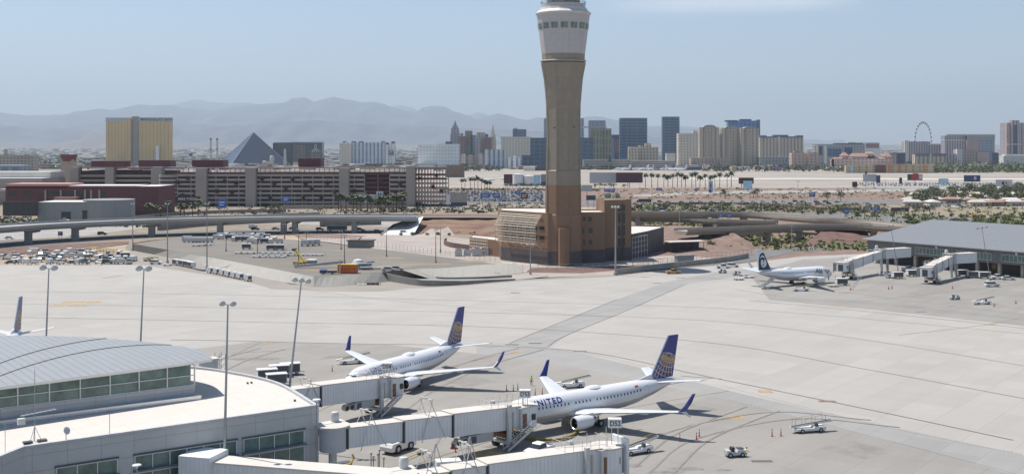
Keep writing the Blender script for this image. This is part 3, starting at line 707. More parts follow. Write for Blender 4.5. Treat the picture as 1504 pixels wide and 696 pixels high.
        for ysd in (-th-.012, th+.012):
            gl = MB()
            for lon in range(-90, 91, 15):
                P_ = [sp_(radians(la), radians(lon)) for la in range(-60, 88, 4)]
                stroke([p for p, z in P_ if z > -.05], .2, 0)
            for lat in range(-45, 80, 15):
                P_ = [sp_(radians(lat), radians(lo)) for lo in range(-180, 181, 5)]
                seg = []
                for p, z in P_:
                    if z > -.02: seg.append(p)
                    else: stroke(seg, .11, 1); seg = []
                stroke(seg, .11, 1)
            stroke([(cx+rr_*cos(a*pi/30), cz+.25+rr_*sin(a*pi/30)) for a in range(61)], .12, 1)
            gl.build('globe_emblem', ['gold', 'pale_gold'], fin)
    elif livery == 'face':
        em = MB()
        def poly(pts, mi, off):
            em.mat(mi)
            for y in (-th-off, th+off): em.sheet([(L-2.95+x, y, 8.1+z) for x, z in (pts if y < 0 else pts[::-1])])
        zs = [5.6, 6.3, 7.5, 9.0, 10.0, 10.6]
        dark = [(L-5.55+2.95-L, 5.6-8.1)]
        dark = [(-2.5, -2.5), (1.95+.55, -2.5), (2.4+.2, -1.0), (2.55, 1.0), (2.1, 2.5), (1.0, 3.1), (.35, 2.9), (-.4, 1.4)]
        poly(dark, 0, .012)
        poly([(.1, 1.6), (.9, 2.3), (1.7, 1.9), (2.0, 1.1), (1.6, 1.5), (.9, 1.75), (.3, 1.2)], 1, .022)
        poly([(-.5, .5), (.1, 1.0), (.3, .2), (.7, .25), (.8, .8), (1.5, .7), (1.7, -.1), (1.5, -1.1), (.9, -1.7), (.2, -1.8), (-.5, -1.3), (-.8, -.6)], 1, .022)
        poly([(-.2, .1), (.1, .35), (.2, 0)], 0, .03); poly([(.8, .2), (1.3, .35), (1.2, 0)], 0, .03)
        poly([(.2, -.9), (.9, -.8), (1.2, -1.05), (.6, -1.25)], 0, .03); poly([(.35, -.1), (.6, -.1), (.75, -.6), (.3, -.6)], 0, .03)
        em.build('tail_emblem', ['anavy', 'livery_white'], fin)
    # fuselage lettering, wrapped round the skin, both sides
    def letters(txt, size, x0, ang0, matn, shear=0, bold=.0):
        t = text_mb(txt, size, shear, bold)
        bm = bmesh.new(); me = t.me('t', matn); bm.from_mesh(me)
        ys = [v.co.y for v in bm.verts]; y0, y1 = min(ys), max(ys)
        for k in range(1, 7):
            bmesh.ops.bisect_plane(bm, geom=bm.verts[:]+bm.edges[:]+bm.faces[:], plane_co=(0, y0+(y1-y0)*k/7, 0), plane_no=(0, 1, 0))
        verts = [v.co.copy() for v in bm.verts]; faces = [[v.index for v in f.verts] for f in bm.faces]; bm.free(); bpy.data.meshes.remove(me)
        for sg in (1, -1):
            out = MB(); vv = []
            for p in verts:
                xx = x0+p.x*(1 if sg == 1 else -1); r, z = fus_at(rings, xx); a = ang0+p.y/r
                q_ = fpt(rings, xx, a, .02); vv.append((q_.x, q_.y*sg, q_.z))
            out.add(vv, faces); out.build('lettering', matn, fus)
    if livery == 'globe' and detail:
        SPC[0] = 1.25; letters('UNITED', 1.45, 8.85, radians(38), 'livery_blue', 0, .035); SPC[0] = 1.
        for sg in (1, -1):
            fl = MB(); q_ = [fpt(rings, x_, radians(a_), .02) for x_, a_ in ((L-10.5, 36), (L-9.7, 36), (L-9.7, 46), (L-10.5, 46))]; fl.sheet([(p.x, p.y*sg, p.z) for p in q_]); fl.build('flag', 'red', fus)
    if livery == 'face': letters('Alaska', 2.4, 6.2, radians(20), 'anavy', .35, .02)
    if detail:
        dm_ = MB(); dm_.lathe([(0.01, .62), (.4, .55), (.75, .3), (.9, 0)], 18, 'z', (0, 0, 0)); o = dm_.build('antenna_dome', 'livery_white', root, smooth='all', loc=(19.5, 0, 5.5)); o.scale = (2.1, 1, .75)
    # gear
    def wheel(px, pyy, r, w2):
        g_ = MB(); g_.mat(0).cyl((px, pyy-w2, r), (px, pyy+w2, r), r, n=18); g_.mat(1).cyl((px, pyy-w2-.02, r), (px, pyy+w2+.02, r), r*.5, n=12)
        return g_
    for sg in (1, -1):
        st = MB(); st.cyl((19.4+wd-1, -2.86*sg, .6), (19.3+wd-1, -2.7*sg, 2.4), .14); st.cyl((19.4+wd-1, -2.86*sg, 1.2), (18.2+wd-1, -1.6*sg, 2.2), .07); o = st.build('landing_gear', 'lgrey', root)
        for q_ in (-.42, .42): wheel(19.4+wd-1, -2.86*sg+q_, .56, .2).build('wheel', ['black', 'lgrey'], o, smooth=True)
    st = MB(); st.cyl((4.0, 0, .4), (3.9, 0, 2.0), .1); st.cyl((4, 0, .9), (5.0, 0, 1.9), .05); o = st.build('landing_gear', 'lgrey', root)
    for q_ in (-.24, .24): wheel(4.0, q_, .35, .11).build('wheel', ['black', 'lgrey'], o, smooth=True)
    return root
def place_plane(o, X, Z, yaw, s0=20):
    o.location = (X-s0*cos(yaw), Z-s0*sin(yaw), .03); o.rotation_euler.z = yaw
a1_ = airliner('airliner', 'white airliner with blue tail at the middle jet bridge, nearest of the parked planes', detail=True); place_plane(a1_, 13.5, 189.7, .636)
a2_ = airliner('airliner', 'white airliner with blue globe tail behind the second jet bridge, its nose visible', detail=True); place_plane(a2_, -19.3, 220.8, 1.038)
a3_ = airliner('airliner', 'airliner cut off at the left edge, blue fin rising behind the curved roof', detail=True); place_plane(a3_, -104.1, 234.9, 1.71)
for o in kids(a3_):
    if 'winglet' in o.name: bpy.data.objects.remove(o)
a4_ = airliner('airliner', 'white airliner with a bearded face on its dark tail at the far terminal', L=32.5, livery='face', detail=True)
yw = atan2(-.49, -.87); a4_.location = (107.5, 391.5, .03); a4_.rotation_euler.z = yw
# far airliners on the airfield: one light mesh each
def small_plane(name, label, finmat, loc, yaw, sc=1., group=None):
    root = empty(name, loc, yaw, label=label, cat='airplane', group=group); root.scale = (sc, sc, sc)
    rings = fus_ring(38); mb = MB(); mb.lathe([(r, x) for x, r, z in rings], 12, 'x', (0, 0, 3.4)); mb.build('fuselage', 'livery_white', root, smooth='all')
    for sg in (1, -1):
        w_ = MB(); foil(w_, (12.6, 20.4, -1.2*sg, 2.35, 1.05), (21.9, 23.5, -17.2*sg, 4.3, .22)); w_.build('wing', 'wing', root)
        w_ = MB(); foil(w_, (32.7, 36.7, -.35*sg, 4.85, .4), (36.8, 38.6, -7.1*sg, 5.75, .14)); w_.build('tailplane', 'wing', root)
        e = MB(); e.cyl((11.6, -4.8*sg, 1.7), (15.4, -4.8*sg, 1.7), 1.05, .8, 12); e.build('engine', 'livery_white', root)
    f_ = MB(); q = [(31, 5.2), (36.5, 12.4), (38.7, 12.4), (37.4, 5.2)]
    f_.add([(x, -.2, z) for x, z in q]+[(x, .2, z) for x, z in q], [(0, 1, 2, 3), (7, 6, 5, 4), (0, 4, 5, 1), (1, 5, 6, 2), (2, 6, 7, 3), (3, 7, 4, 0)]); f_.build('tail_fin', finmat, root)
    return root
p = G(697, 266.5); small_plane('airliner', 'small white airliner taxiing on the airfield right of the parking garage', 'anavy', (p.x, p.y, 0), pi*.97, .75).location = (p.x+30, p.y, -.1)
p = G(735, 265); small_plane('airliner', 'distant airliner with a dark blue fin partly behind the tank billboard', 'livery_blue', (p.x, p.y, -.1), .1, .8)
for i, (u, v, f_, ya) in enumerate(((903, 250.8, 'livery_white', .5), (928, 250.8, 'livery_white', .4), (953, 251, 'livery_white', 1.2), (969, 251, 'livery_blue', .6), (986, 251, 'livery_white', .5), (1006, 251.2, 'livery_white', 2.9))):
    p = G(u, v); small_plane('airliner', 'tiny white airliner parked at the distant dark terminal', f_, (p.x, p.y, -.1), ya, 1.15, 'airliners parked at the distant terminal')

# ------------------------------------------------------------------ jet bridges
M['tunnel'] = panelmat('ribbed_tunnel_side', (.70, .71, .71), .6, 0, .05, .8, .55, var=.07)
M['roofw'] = mat('white_roof_membrane', (.55, .515, .47), .8, var=.07, scale=5)
M['wood'] = mat('brown_door', (.2, .1, .05), .7)
def quadbeam(mb, x0, x1, z0a, z0b, h, w):        # tunnel section with sloping floor
    vs = [(x0, -w/2, z0a), (x1, -w/2, z0b), (x1, w/2, z0b), (x0, w/2, z0a), (x0, -w/2, z0a+h), (x1, -w/2, z0b+h), (x1, w/2, z0b+h), (x0, w/2, z0a+h)]
    mb.hexa(vs[:4], vs[4:])
def jetbridge(label, p0, p1, z0, z1, cuts=(0, .3, .58, 1), sign=None, stairs=True, acbox=True, detail=True, flip=1, hoist=(), roundcab=False, tscale=1.):
    """rotunda at p0, cab at p1; camera side is local -y*flip"""
    d = Vector((p1[0]-p0[0], p1[1]-p0[1])); Lb = d.length; ang = atan2(d.y, d.x)
    root = empty('jet_bridge', (p0[0], p0[1], 0), ang, label=label, cat='jet bridge')
    zf = lambda x: z0+(z1-z0)*x/Lb; f = flip
    rt = MB(); rt.cyl((0, 0, z0-.25), (0, 0, z0+2.9), 1.8, n=24); ro = rt.build('rotunda', 'lgrey', root, smooth=True)
    MB().cyl((0, 0, z0+2.9), (0, 0, z0+3.15), 2.25, n=20).build('rotunda_roof', 'roofw', ro)
    MB().cyl((0, 0, 0), (0, 0, z0-.25), .55, n=14).build('column', 'offwhite', root, smooth=True)
    hs = (2.65, 2.95, 3.25); ws = (2.3, 2.6, 2.9)
    xs = [1.6+(Lb-3.2)*c for c in cuts]
    for i in range(len(cuts)-1):
        t = MB(); x0, x1 = xs[i], xs[i+1]; h, w = hs[min(i, 2)]*tscale, ws[min(i, 2)]*tscale; za, zb = zf(x0)-.12*i, zf(x1)-.12*i
        quadbeam(t, x0, x1, za, zb, h, w)
        k = x0+.3
        while k < x1-.2:
            z_ = za+(zb-za)*(k-x0)/(x1-x0)
            for sg in (-1, 1): t.box(k, k+.07, sg*w/2-.03, sg*w/2+.03, z_+.12, z_+h-.1)
            k += .55
        to = t.build('tunnel', 'tunnel', root)
        rf = MB(); quadbeam(rf, x0-.06, x1+.06, za+h, zb+h, .14, w+.24); rf.build('roof', 'roofw', to)
        fr = MB(); quadbeam(fr, x0-.03, x0+.16, za-.1, za-.1, h+.14, w+.16); quadbeam(fr, x1-.16, x1+.02, zb-.1, zb-.1, h+.14, w+.1); quadbeam(fr, x0, x1, za-.2, zb-.2, .2, .5); fr.build('end_frame', 'dgrey', to)
    # cab
    zc = z1-.1; cb = MB(); cx = Lb
    cb.prism([(cx-2.2, -1.7), (cx+.9, -1.9), (cx+1.7, -1.3), (cx+1.7, 1.3), (cx+.9, 1.9), (cx-2.2, 1.7)], zc-.15, zc+2.95)
    if roundcab: cb.cyl((cx, 0, zc-.5), (cx, 0, zc+2.93), 2.15, n=28); cb.box(cx+2.1, cx+2.5, -1.75, 1.75, zc-.6, zc+4.0)
    co_ = cb.build('cab', 'tunnel', root)
    MB().prism([(cx-2.4, -1.85), (cx+1.0, -2.05), (cx+1.95, -1.4), (cx+1.95, 1.4), (cx+1.0, 2.05), (cx-2.4, 1.85)], zc+2.95, zc+3.12).build('roof', 'roofw', co_)
    if roundcab: MB().cyl((cx, 0, zc+2.94), (cx, 0, zc+3.16), 2.25, n=28).build('cab_roof', 'roofw', co_)
    MB().box(cx+.2, cx+.95, -1.98*f if f > 0 else 1.9, -1.9 if f > 0 else 1.98, zc+1.0, zc+1.9).build('window', 'glass', co_)
    MB().box(cx+1.7, cx+1.76, -.9, .9, zc+.1, zc+2.3).build('doorway', 'dgrey', co_)
    MB().box(cx-1.5, cx-.7, -1.86 if f > 0 else 1.78, -1.78 if f > 0 else 1.86, zc, zc+2.1).build('door', 'wood', co_)
    # canopy hood towards the aircraft
    hd = MB(); hd.prism([(cx-.9, 1.75*f), (cx+1.2, 1.75*f), (cx+1.4, 2.9*f), (cx-1.1, 2.9*f)][::f], zc-.1, zc+2.7); hd.build('hood', 'grey', co_)
    # lift columns and bogie
    lx = Lb-4.2; zt = zf(lx)
    for sg in (-1, 1):
        c_ = MB(); c_.box(lx-.28, lx+.28, sg*1.95-.25, sg*1.95+.25, 1.1, zt+3.6); c_.build('lift_column', 'offwhite', root)
    bg_ = MB(); bg_.box(lx-.5, lx+.5, -2.1, 2.1, .75, 1.15); bo = bg_.build('bogie', 'offwhite', root)
    for sg in (-1, 1):
        for q_ in (-.75, .0):
            w_ = MB(); w_.cyl((lx-.0, sg*(1.4+q_*.0)+q_*.6-.2, .55), (lx, sg*1.4+q_*.6+.2, .55), .55, n=16); w_.build('wheel', 'black', bo, smooth=True)
    pl = MB(); pl.hexa([(lx-4.2, -.9, zf(lx)-1.05), (lx-.4, -.9, 1.4), (lx-.4, .9, 1.4), (lx-4.2, .9, zf(lx)-1.05)], [(lx-4.2, -.9, zf(lx)-.5), (lx-.4, -.9, 1.9), (lx-.4, .9, 1.9), (lx-4.2, .9, zf(lx)-.5)]) if detail else None
    if stairs:
        st = MB(); yy = -2.6*f; n_ = 13; x1 = cx-.6; x0 = x1-4.6; zt_ = zc
        for i in range(n_):
            t = i/(n_-1); x = x1-(x1-x0)*t; z = zt_*(1-t)+.25
            st.box(x-.18, x+.18, yy-.5, yy+.5, z-.06, z)
        so_ = st.build('stair', 'grey', root)
        for q_ in (-.55, .55):
            rl = MB(); rl.hexa([(x0-.2, yy+q_-.05, 0), (x1, yy+q_-.05, zt_-.1), (x1, yy+q_+.05, zt_-.1), (x0-.2, yy+q_+.05, 0)], [(x0-.2, yy+q_-.05, .35), (x1, yy+q_-.05, zt_+.3), (x1, yy+q_+.05, zt_+.3), (x0-.2, yy+q_+.05, .35)])
            rl.cyl((x0-.2, yy+q_, 1.2), (x1, yy+q_, zt_+1.1), .035); rl.cyl((x0-.2, yy+q_, .75), (x1, yy+q_, zt_+.65), .025)
            for i in range(5):
                t = i/4; xx = x0-.2+(x1-x0+.2)*t; rl.cyl((xx, yy+q_, zt_*t+.1), (xx, yy+q_, zt_*t+1.15), .03)
            rl.build('handrail', 'offwhite', so_)
    if acbox:
        ax = Lb*.66; zA = zf(ax)-1.75; ac = MB(); yb = -.9*f
        ac.box(ax, ax+4.6, -1.2, .9, zA, zA+1.25); ao = ac.build('air_conditioner', 'lgrey', root)
        MB().box(ax+.5, ax+1.5, -1.23, -1.2, zA+.15, zA+1.1).build('grille', 'dgrey', ao)
        for q_ in (-1.3, -.2):
            fm = MB(); fm.mat(0).cyl((ax-.9-q_*0, -1.15, zA+.65), (ax-.9, -.3, zA+.65), .5, n=16); fm.mat(1).cyl((ax-.9, -1.18, zA+.65), (ax-.9, -1.1, zA+.65), .4, n=16)
            fm.xf(Matrix.Translation((q_+.6, 0, 0))); fm.build('fan', ['offwhite', 'fan'], ao, smooth=True)
    if detail:
        # roof walkway railing round the cab end
        rl = MB(); zt = zf(Lb-4)+3.3
        xs_ = [Lb-7.2, Lb-5.9, Lb-4.6, Lb-3.3, Lb-2, Lb-.7]
        for sg in (-1, 1):
            for q_ in (.55, 1.1): rl.cyl((xs_[0], sg*1.45, zt+q_), (xs_[-1], sg*1.45, zc+3.1+q_), .03, n=5)
            for x in xs_: rl.cyl((x, sg*1.45, zt-.2), (x, sg*1.45, zt+1.1), .03, n=5)
        for x in (xs_[0], xs_[-1]): rl.cyl((x, -1.45, zt+1.1), (x, 1.45, zt+1.1), .03, n=5)
        rl.cyl((cx-.2, -.4, zc+3.1), (cx-.2, -.4, zc+5.6), .05); rl.cyl((cx-2.6, .5, zc+3.1), (cx-2.6, .5, zc+4.9), .04)
        rl.build('railing', 'offwhite', root)
        pp = MB(); pp.cyl((cx-1.9, -1.95*f, zc-.3), (cx-1.9, -1.95*f, zc+3.1), .22, n=10); pp.cyl((cx-3.2, -1.75*f, zc+.1), (cx-3.2, -1.75*f, zc+2.6), .13, n=8); pp.build('riser_pipe', 'offwhite', root, smooth=True)
        mc = MB(); mc.lathe([(.55, 0), (.6, 1.0), (.45, 1.35), (.05, 1.45)], 14, 'z', (1.1, 1.3*f, zf(0)+3.1)); mc.box(-.8, 2.4, .6*f if f > 0 else -2.0, 2.0*f if f > 0 else -.6, zf(0)+2.95, zf(0)+3.2); mc.build('exhaust_cowl', 'offwhite', root, smooth=True)
        un = MB(); r_ = random.Random(int(Lb*10))
        for i in range(16):
            x = cx-3.6+r_.uniform(-1.6, 1.6); y = r_.uniform(-1.3, 1.3); un.cyl((x, y, zc-.35), (x+r_.uniform(-.8, .8), y+r_.uniform(-.4, .4), .7+r_.random()), .07, n=5)
        un.box(cx-4.6, cx-2.8, -1.1, 1.1, zc-1.1, zc-.45); un.build('undercarriage_gear', 'wood', root)
    for hx, hh in hoist:
        # hose booms: two thin A-frames leaning over the tunnel
        hb = MB(); z = zf(hx)
        for sg in (-1, 1):
            hb.cyl((hx-1.9, sg*1.7, z-.3), (hx+.3, sg*1.2, z+hh), .06, n=5); hb.cyl((hx+2.2, sg*1.7, z-.3), (hx-.2, sg*1.2, z+hh), .06, n=5)
        hb.cyl((hx, -1.5, z+hh), (hx, 1.5, z+hh), .07, n=5); hb.box(hx-.3, hx+.3, -.2, .2, z+hh-.1, z+hh+.15); hb.build('hose_boom', 'offwhite', root)
    if sign:
        sx, sy, sz = sign[1]; sp_ = MB(); sp_.cyl((sx-.5, sy, zc+2.9), (sx-.5, sy, sz), .05); sp_.cyl((sx+.5, sy, zc+2.9), (sx+.5, sy, sz), .05)
        sb = MB(); wS, hS = 1.7, 1.15
        sb.box(-wS/2, wS/2, -.55, .55, 0, hS); so_ = sb.build('gate_sign', 'white', root, loc=(sx, sy, sz)); so_.rotation_euler.z = -ang
        sp_.build('sign_post', 'offwhite', root)
        for k, (txt, rz) in enumerate(((sign[0], 0), (sign[0], pi/2), (sign[0], -pi/2), (sign[0], pi))):
            t = text_mb(txt, .92, 0, .02); t.v = [(x*.9, 0, y) for x, y, z in t.v]
            off = .57 if k in (0, 3) else wS/2+.02
            dx, dy = {0: (0, -off), 1: (off, 0), 2: (-off, 0), 3: (0, off)}[k]
            o = t.build('lettering', 'dgrey', so_, loc=(dx, dy, hS/2)); o.rotation_euler.z = {0: 0, 1: pi/2, 2: -pi/2, 3: pi}[k]
            if k in (1, 2): o.scale = (.62, 1, .9)
    return root
jetbridge('white jet bridge marked D53 docked at the nearest airliner', (-23.9, 155.2), (1.6, 176.2), 4.45, 2.75, sign=('D53', (33.0, -.6, 6.9)), hoist=((5.2, 4.6), (15.2, 5.4)))
jetbridge('white jet bridge marked D54 docked at the airliner behind', (-38.4, 177.0), (-20.6, 198.6), 4.5, 2.75, cuts=(0, .12, .38, 1), sign=('D54', (26.4, -.6, 7.1)), hoist=((9.0, 4.2),))
jetbridge('empty white jet bridge marked D52 in the near foreground with a round cab', (-13.2, 137.0), (12.2, 151.6), 3.15, 2.75, cuts=(0, .17, .36, 1), sign=('D52', (30.6, -.2, 8.0)), hoist=((3.4, 5.2), (8.6, 5.6)), acbox=False, stairs=False, roundcab=True)
# fixed walkway from the terminal to the near bridge
fw = MB(); A_, B_ = Vector((-38.2, 143.4)), Vector((-14.2, 136.8)); d_ = (B_-A_); an = atan2(d_.y, d_.x); Lw = d_.length
fr_ = empty('fixed_walkway', (A_.x, A_.y, 0), an, label='long white fixed walkway from the terminal wall to the near jet bridge', cat='walkway')
t = MB(); t.box(0, Lw, -1.5, 1.5, 3.1, 6.15)
k = .4
while k < Lw: t.box(k, k+.08, -1.54, -1.5, 3.2, 6.05); t.box(k, k+.08, 1.5, 1.54, 3.2, 6.05); k += .9
t.build('tunnel', 'tunnel', fr_); MB().box(-.2, Lw+.1, -1.7, 1.7, 6.15, 6.32).build('roof', 'roofw', fr_)
MB().box(-1.8, 2.4, -2.4, 2.2, 2.6, 7.0).build('entrance_box', 'tunnel', fr_)
for x in (6, 15): MB().cyl((x, 0, 0), (x, 0, 3.1), .4, n=12).build('column', 'offwhite', fr_)
# far terminal bridges
jetbridge('sloping white jet bridge behind the airliner with the bearded face tail', (134.5, 424), (113.5, 399.5), 5.2, 3.0, cuts=(0, .3, .6, 1), acbox=False, hoist=((9, 4),), flip=-1)
jetbridge('sloping white jet bridge at the far terminal with a raised empty cab', (153.0, 405.5), (137.5, 386.0), 5.2, 2.6, cuts=(0, .25, .55, 1), acbox=False, hoist=((5, 4), (13, 3.5), (17, 3)), flip=-1)
for i, (a, b_, lb) in enumerate((((146.5, 431), (134.5, 424), 'short white link walkway from the far terminal to the bridge behind the airliner'), ((162.5, 410), (153.0, 405.5), 'short white link walkway from the far terminal to the raised empty bridge'))):
    d_ = Vector(b_)-Vector(a); r0 = empty('link_walkway', (a[0], a[1], 0), atan2(d_.y, d_.x), label=lb, cat='walkway')
    MB().box(0, d_.length, -1.6, 1.6, 4.9, 8.2).build('tunnel', 'tunnel', r0); MB().box(-.1, d_.length+.1, -1.75, 1.75, 8.2, 8.35).build('roof', 'roofw', r0)
    MB().box(d_.length*.75, d_.length*.75+.7, -.35, .35, 0, 4.9).build('column', 'concrete', r0); MB().box(d_.length*.45, d_.length*.45+.7, -1.64, -1.6, 6.2, 7.3).build('marking', 'line_y', r0)
# ------------------------------------------------------------------ terminal in the foreground
M['cream'] = mat('cream_paint', (.62, .57, .48), .6)
M['pan'] = panelmat('grey_wall_panels', (.46, .47, .47), 3.9, 1.95, .05, .6, .4)
M['metalroof'] = panelmat('standing_seam_roof', (.34, .35, .35), 1.15, .8, .3, .72, .4, .15, along='y')
M['sealgrey'] = mat('dark_roof_gutter', (.16, .18, .21), .7)
dv = Vector((.8085, .5885)); nv = Vector((-.5885, .8085)); AZ = atan2(dv.y, dv.x)
C1 = Vector((-25.7, 154.8))                                 # front corner at the tip
def P2(s_, t): return C1+dv*s_+nv*t                         # s along the wall (negative = towards the left), t into the building
term = empty('terminal_building', (C1.x, C1.y, 0), AZ, label='grey panelled terminal concourse with curved white roof edge in the left foreground', cat='building')
def loc(p): q_ = Vector((p[0], p[1]))-C1; return (q_.dot(dv), q_.dot(nv))
front_l = (-37.1, 0.); kink = loc((-56.6, 128.6)); k2 = (kink[0]-6, kink[1]-22)
back = [loc((x, y)) for x, y in ((-34.1, 170), (-43, 178.3), (-49.5, 182.3), (-60, 186), (-80, 187), (-120, 180))]
bk = [(p.x, p.y) for p in spline([Vector((0, 0, 0))]+[Vector((a, b_, 0)) for a, b_ in back], 5)]
fp = [(0, 0)]+[front_l, kink, k2, (-110, -22)]
plan = fp[::-1]+bk[1:]          # clockwise?
area = sum(a[0]*b_[1]-b_[0]*a[1] for a, b_ in zip(plan, plan[1:]+plan[:1]))
if area < 0: plan = plan[::-1]
MB().prism(plan, 0, 10).build('wall', 'pan', term)
def inset(pl, d):
    out = []; n = len(pl)
    for i in range(n):
        a, b_, c = Vector(pl[i-1]), Vector(pl[i]), Vector(pl[(i+1) % n]); e1 = (b_-a).normalized(); e2 = (c-b_).normalized()
        n1 = Vector((-e1.y, e1.x)); n2 = Vector((-e2.y, e2.x)); m_ = (n1+n2); m_ = m_/max(.4, m_.dot(n1)) if m_.length > .1 else n1
        out.append(tuple(b_+m_*d))
    return out
ins = inset(plan, .45)
M['roofm'] = panelmat('roof_membrane_sheets', (.55, .515, .47), 2.9, 0, .06, .86, .8, var=.05)
MB().sheet([(x, y, 10.012) for x, y in plan]).build('roof', 'roofm', term)
cp = MB(); n_ = len(plan)
for i in range(n_):
    a, b_ = plan[i], plan[(i+1) % n_]; c, e = ins[i], ins[(i+1) % n_]
    cp.hexa([(*a, 10.02), (*b_, 10.02), (*e, 10.02), (*c, 10.02)], [(*a, 10.34), (*b_, 10.34), (*e, 10.34), (*c, 10.34)])
cp.build('coping', 'lgrey', term)
# window bands on the front wall
def window(parent, s0, s1, z0, z1, nx, rails, y=0., m='gglass', fr='white', name='window'):
    f_ = MB(); f_.box(s0, s1, y-.05, y-.03, z0, z1); wo = f_.build(name, m, parent)
    k_ = MB(); w_ = .11
    for i in range(nx+1): x = s0+(s1-s0)*i/nx; k_.box(x-w_/2, x+w_/2, y-.17, y-.055, z0, z1)
    for z in rails: k_.box(s0, s1, y-.14, y-.055, z-.07, z+.07)
    k_.build('frame', fr, wo); return wo
window(term, -10.6, -2.2, 3.0, 7.35, 4, (3.05, 5.2, 7.3))
window(term, -24.5, -11.6, 3.0, 7.35, 6, (3.05, 5.2, 7.3))
window(term, -33.6, -26.6, 3.0, 7.35, 3, (3.05, 5.2, 7.3))
for s0, s1 in ((-10.8, -2), (-24.7, -11.4), (-33.8, -26.4)):
    MB().box(s0, s1, -.75, -.06, 5.45, 5.62).build('sun_shade', 'sealgrey', term)
    MB().box(s0, s1, -.22, -.06, 7.36, 7.55).build('lintel', 'dgrey', term)
# upper storey: clerestory wall, glass, and a leaf-shaped curved roof
U0 = loc((-43.8, 160.8)); uy = U0[1]; ux = U0[0]
MB().prism([(ux-70, uy), (ux, uy), (ux-7, uy+9), (ux-20, uy+16), (ux-70, uy+20)], 9.9, 11.7).build('upper_wall', 'pan', term)
gp = MB(); gp.prism([(ux-70, uy+.25), (ux-.5, uy+.25), (ux-7.5, uy+9), (ux-20, uy+15.5), (ux-70, uy+19)], 11.7, 14.6); gw = gp.build('clerestory_glass', 'gglass', term)
fr = MB(); x = ux
while x > ux-70: fr.box(x-.07, x+.07, uy+.02, uy+.24, 11.7, 14.7); x -= 3.85
for z in (11.78, 13.1): fr.box(ux-70, ux, uy+.05, uy+.24, z-.05, z+.05)
for t in (.33, .66): fr.box(ux-7.5*t-.5-.1, ux-7.5*t-.5+.1, uy+9*t-.1, uy+9*t+.1, 11.7, 14.7)
fr.build('mullion', 'white', gw)
MB().box(ux-70, ux+.6, uy-1.2, uy-.003, 10.03, 10.4).build('roof_step', 'lgrey', term)
MB().box(ux-70, ux+.3, uy-1.6, uy-1.3, 10.03, 10.55).build('pipe_run', 'alu', term)
# roof grid between the front eave and the curved back edge
Fe = [loc(G(u, v, 15)[:2]) for u, v in ((312, 525), (284, 530), (0, 567), (-60, 575))]
Be = [loc(G(u, v, 15)[:2]) for u, v in ((312, 525), (290, 512), (234, 503), (180, 497.5), (130, 494), (60, 492), (0, 491.5), (-60, 492))]
def resample(P_, n):
    Q = spline([Vector((a, b_, 0)) for a, b_ in P_], 10); L_ = [0]
    for a, b_ in zip(Q, Q[1:]): L_.append(L_[-1]+(b_-a).length)
    out = []
    for i in range(n):
        t = L_[-1]*i/(n-1); k = 0
        while k < len(L_)-2 and L_[k+1] < t: k += 1
        f = (t-L_[k])/max(1e-6, L_[k+1]-L_[k]); out.append(Q[k].lerp(Q[k+1], min(1, f)))
    return out
nU, nV = 40, 12; FF = resample(Fe, nU); BB = resample(Be, nU); mb = MB(); uvq = []
for lay in (0, 1):
    for j in range(nV+1):
        w_ = j/nV
        for i in range(nU):
            p = FF[i].lerp(BB[i], w_); z = 14.9+.2*sin(pi*w_)*min(1, i/14)-lay*.35
            mb.v.append((p.x, p.y, z))
o = nU*(nV+1)
for j in range(nV):
    for i in range(nU-1):
        a = j*nU+i; mb.f.append((a+1, a, a+nU, a+nU+1)); mb.m.append(0); mb.f.append((o+a, o+a+1, o+a+nU+1, o+a+nU)); mb.m.append(1)
for i in range(nU-1): mb.f.append((i, i+1, o+i+1, o+i)); mb.m.append(1); a = nV*nU+i; mb.f.append((a+1, a, o+a, o+a+1)); mb.m.append(1)
ro = mb.build('curved_roof', ['metalroof', 'alu'], term, smooth=True)
def rs(i, w_): p = FF[i].lerp(BB[i], w_); return (p.x, p.y, 14.94+.2*sin(pi*w_)*min(1, i/14))
for i0, w1 in ((11, .19), (21, .42)):
    sm = MB(); n2 = nU-1; sm.tube([rs(i, .99+(w1-.99)*((i-i0)/(n2-6-i0))) for i in range(i0, n2)], .05, 5)
    sm.build('seam', 'dgrey', ro)
# small things on the white roof
def onroof(u, v, z=10.02): p = G(u, v, z); return (p.x, p.y, z)
x, y, z = onroof(51, 648); am = empty('antenna_mast', (x, y, z), AZ, label='thin antenna mast with yagi aerial on weighted feet on the white roof', cat='antenna')
ms = MB(); ms.cyl((0, 0, 0), (0, 0, 8.5), .05, .03, 6); ms.cyl((-.7, -.5, 0), (0, 0, 1.8), .03); ms.cyl((.7, -.5, 0), (0, 0, 1.8), .03); ms.cyl((0, .7, 0), (0, 0, 1.8), .03); ms.build('mast', 'steel', am)
for q_ in (-.9, .7): MB().box(q_-.45, q_+.55, -.7, .1, 0, .22).build('ballast', 'dgrey', am)
ya = MB(); ya.cyl((-1.6, 0, 3.2), (2.4, 0, 3.5), .04)
for i in range(8): ya.cyl((-1.3+i*.5, -.5, 3.22+i*.035), (-1.3+i*.5, .5, 3.22+i*.035), .02, n=4)
ya.build('aerial', 'alu', am); MB().box(-1.9, -1.1, -.3, .3, 2.2, 2.9).build('junction_box', 'offwhite', am)
x, y, z = onroof(97, 649); sd = empty('satellite_dish', (x, y, z), AZ, label='small white satellite dish near the front edge of the white roof', cat='satellite dish')
MB().cyl((0, 0, 0), (0, 0, 1.1), .05).build('post', 'steel', sd)
dh = MB(); dh.lathe([(.02, 0), (.25, .03), (.45, .12)], 16, 'z'); do = dh.build('dish', 'white', sd, smooth='all', loc=(0, -.1, 1.35)); do.rotation_euler = (radians(70), 0, .4)
MB().cyl((0, 0, .1), (0, 0, .6), .03, n=5).build('feed_arm', 'dgrey', do)
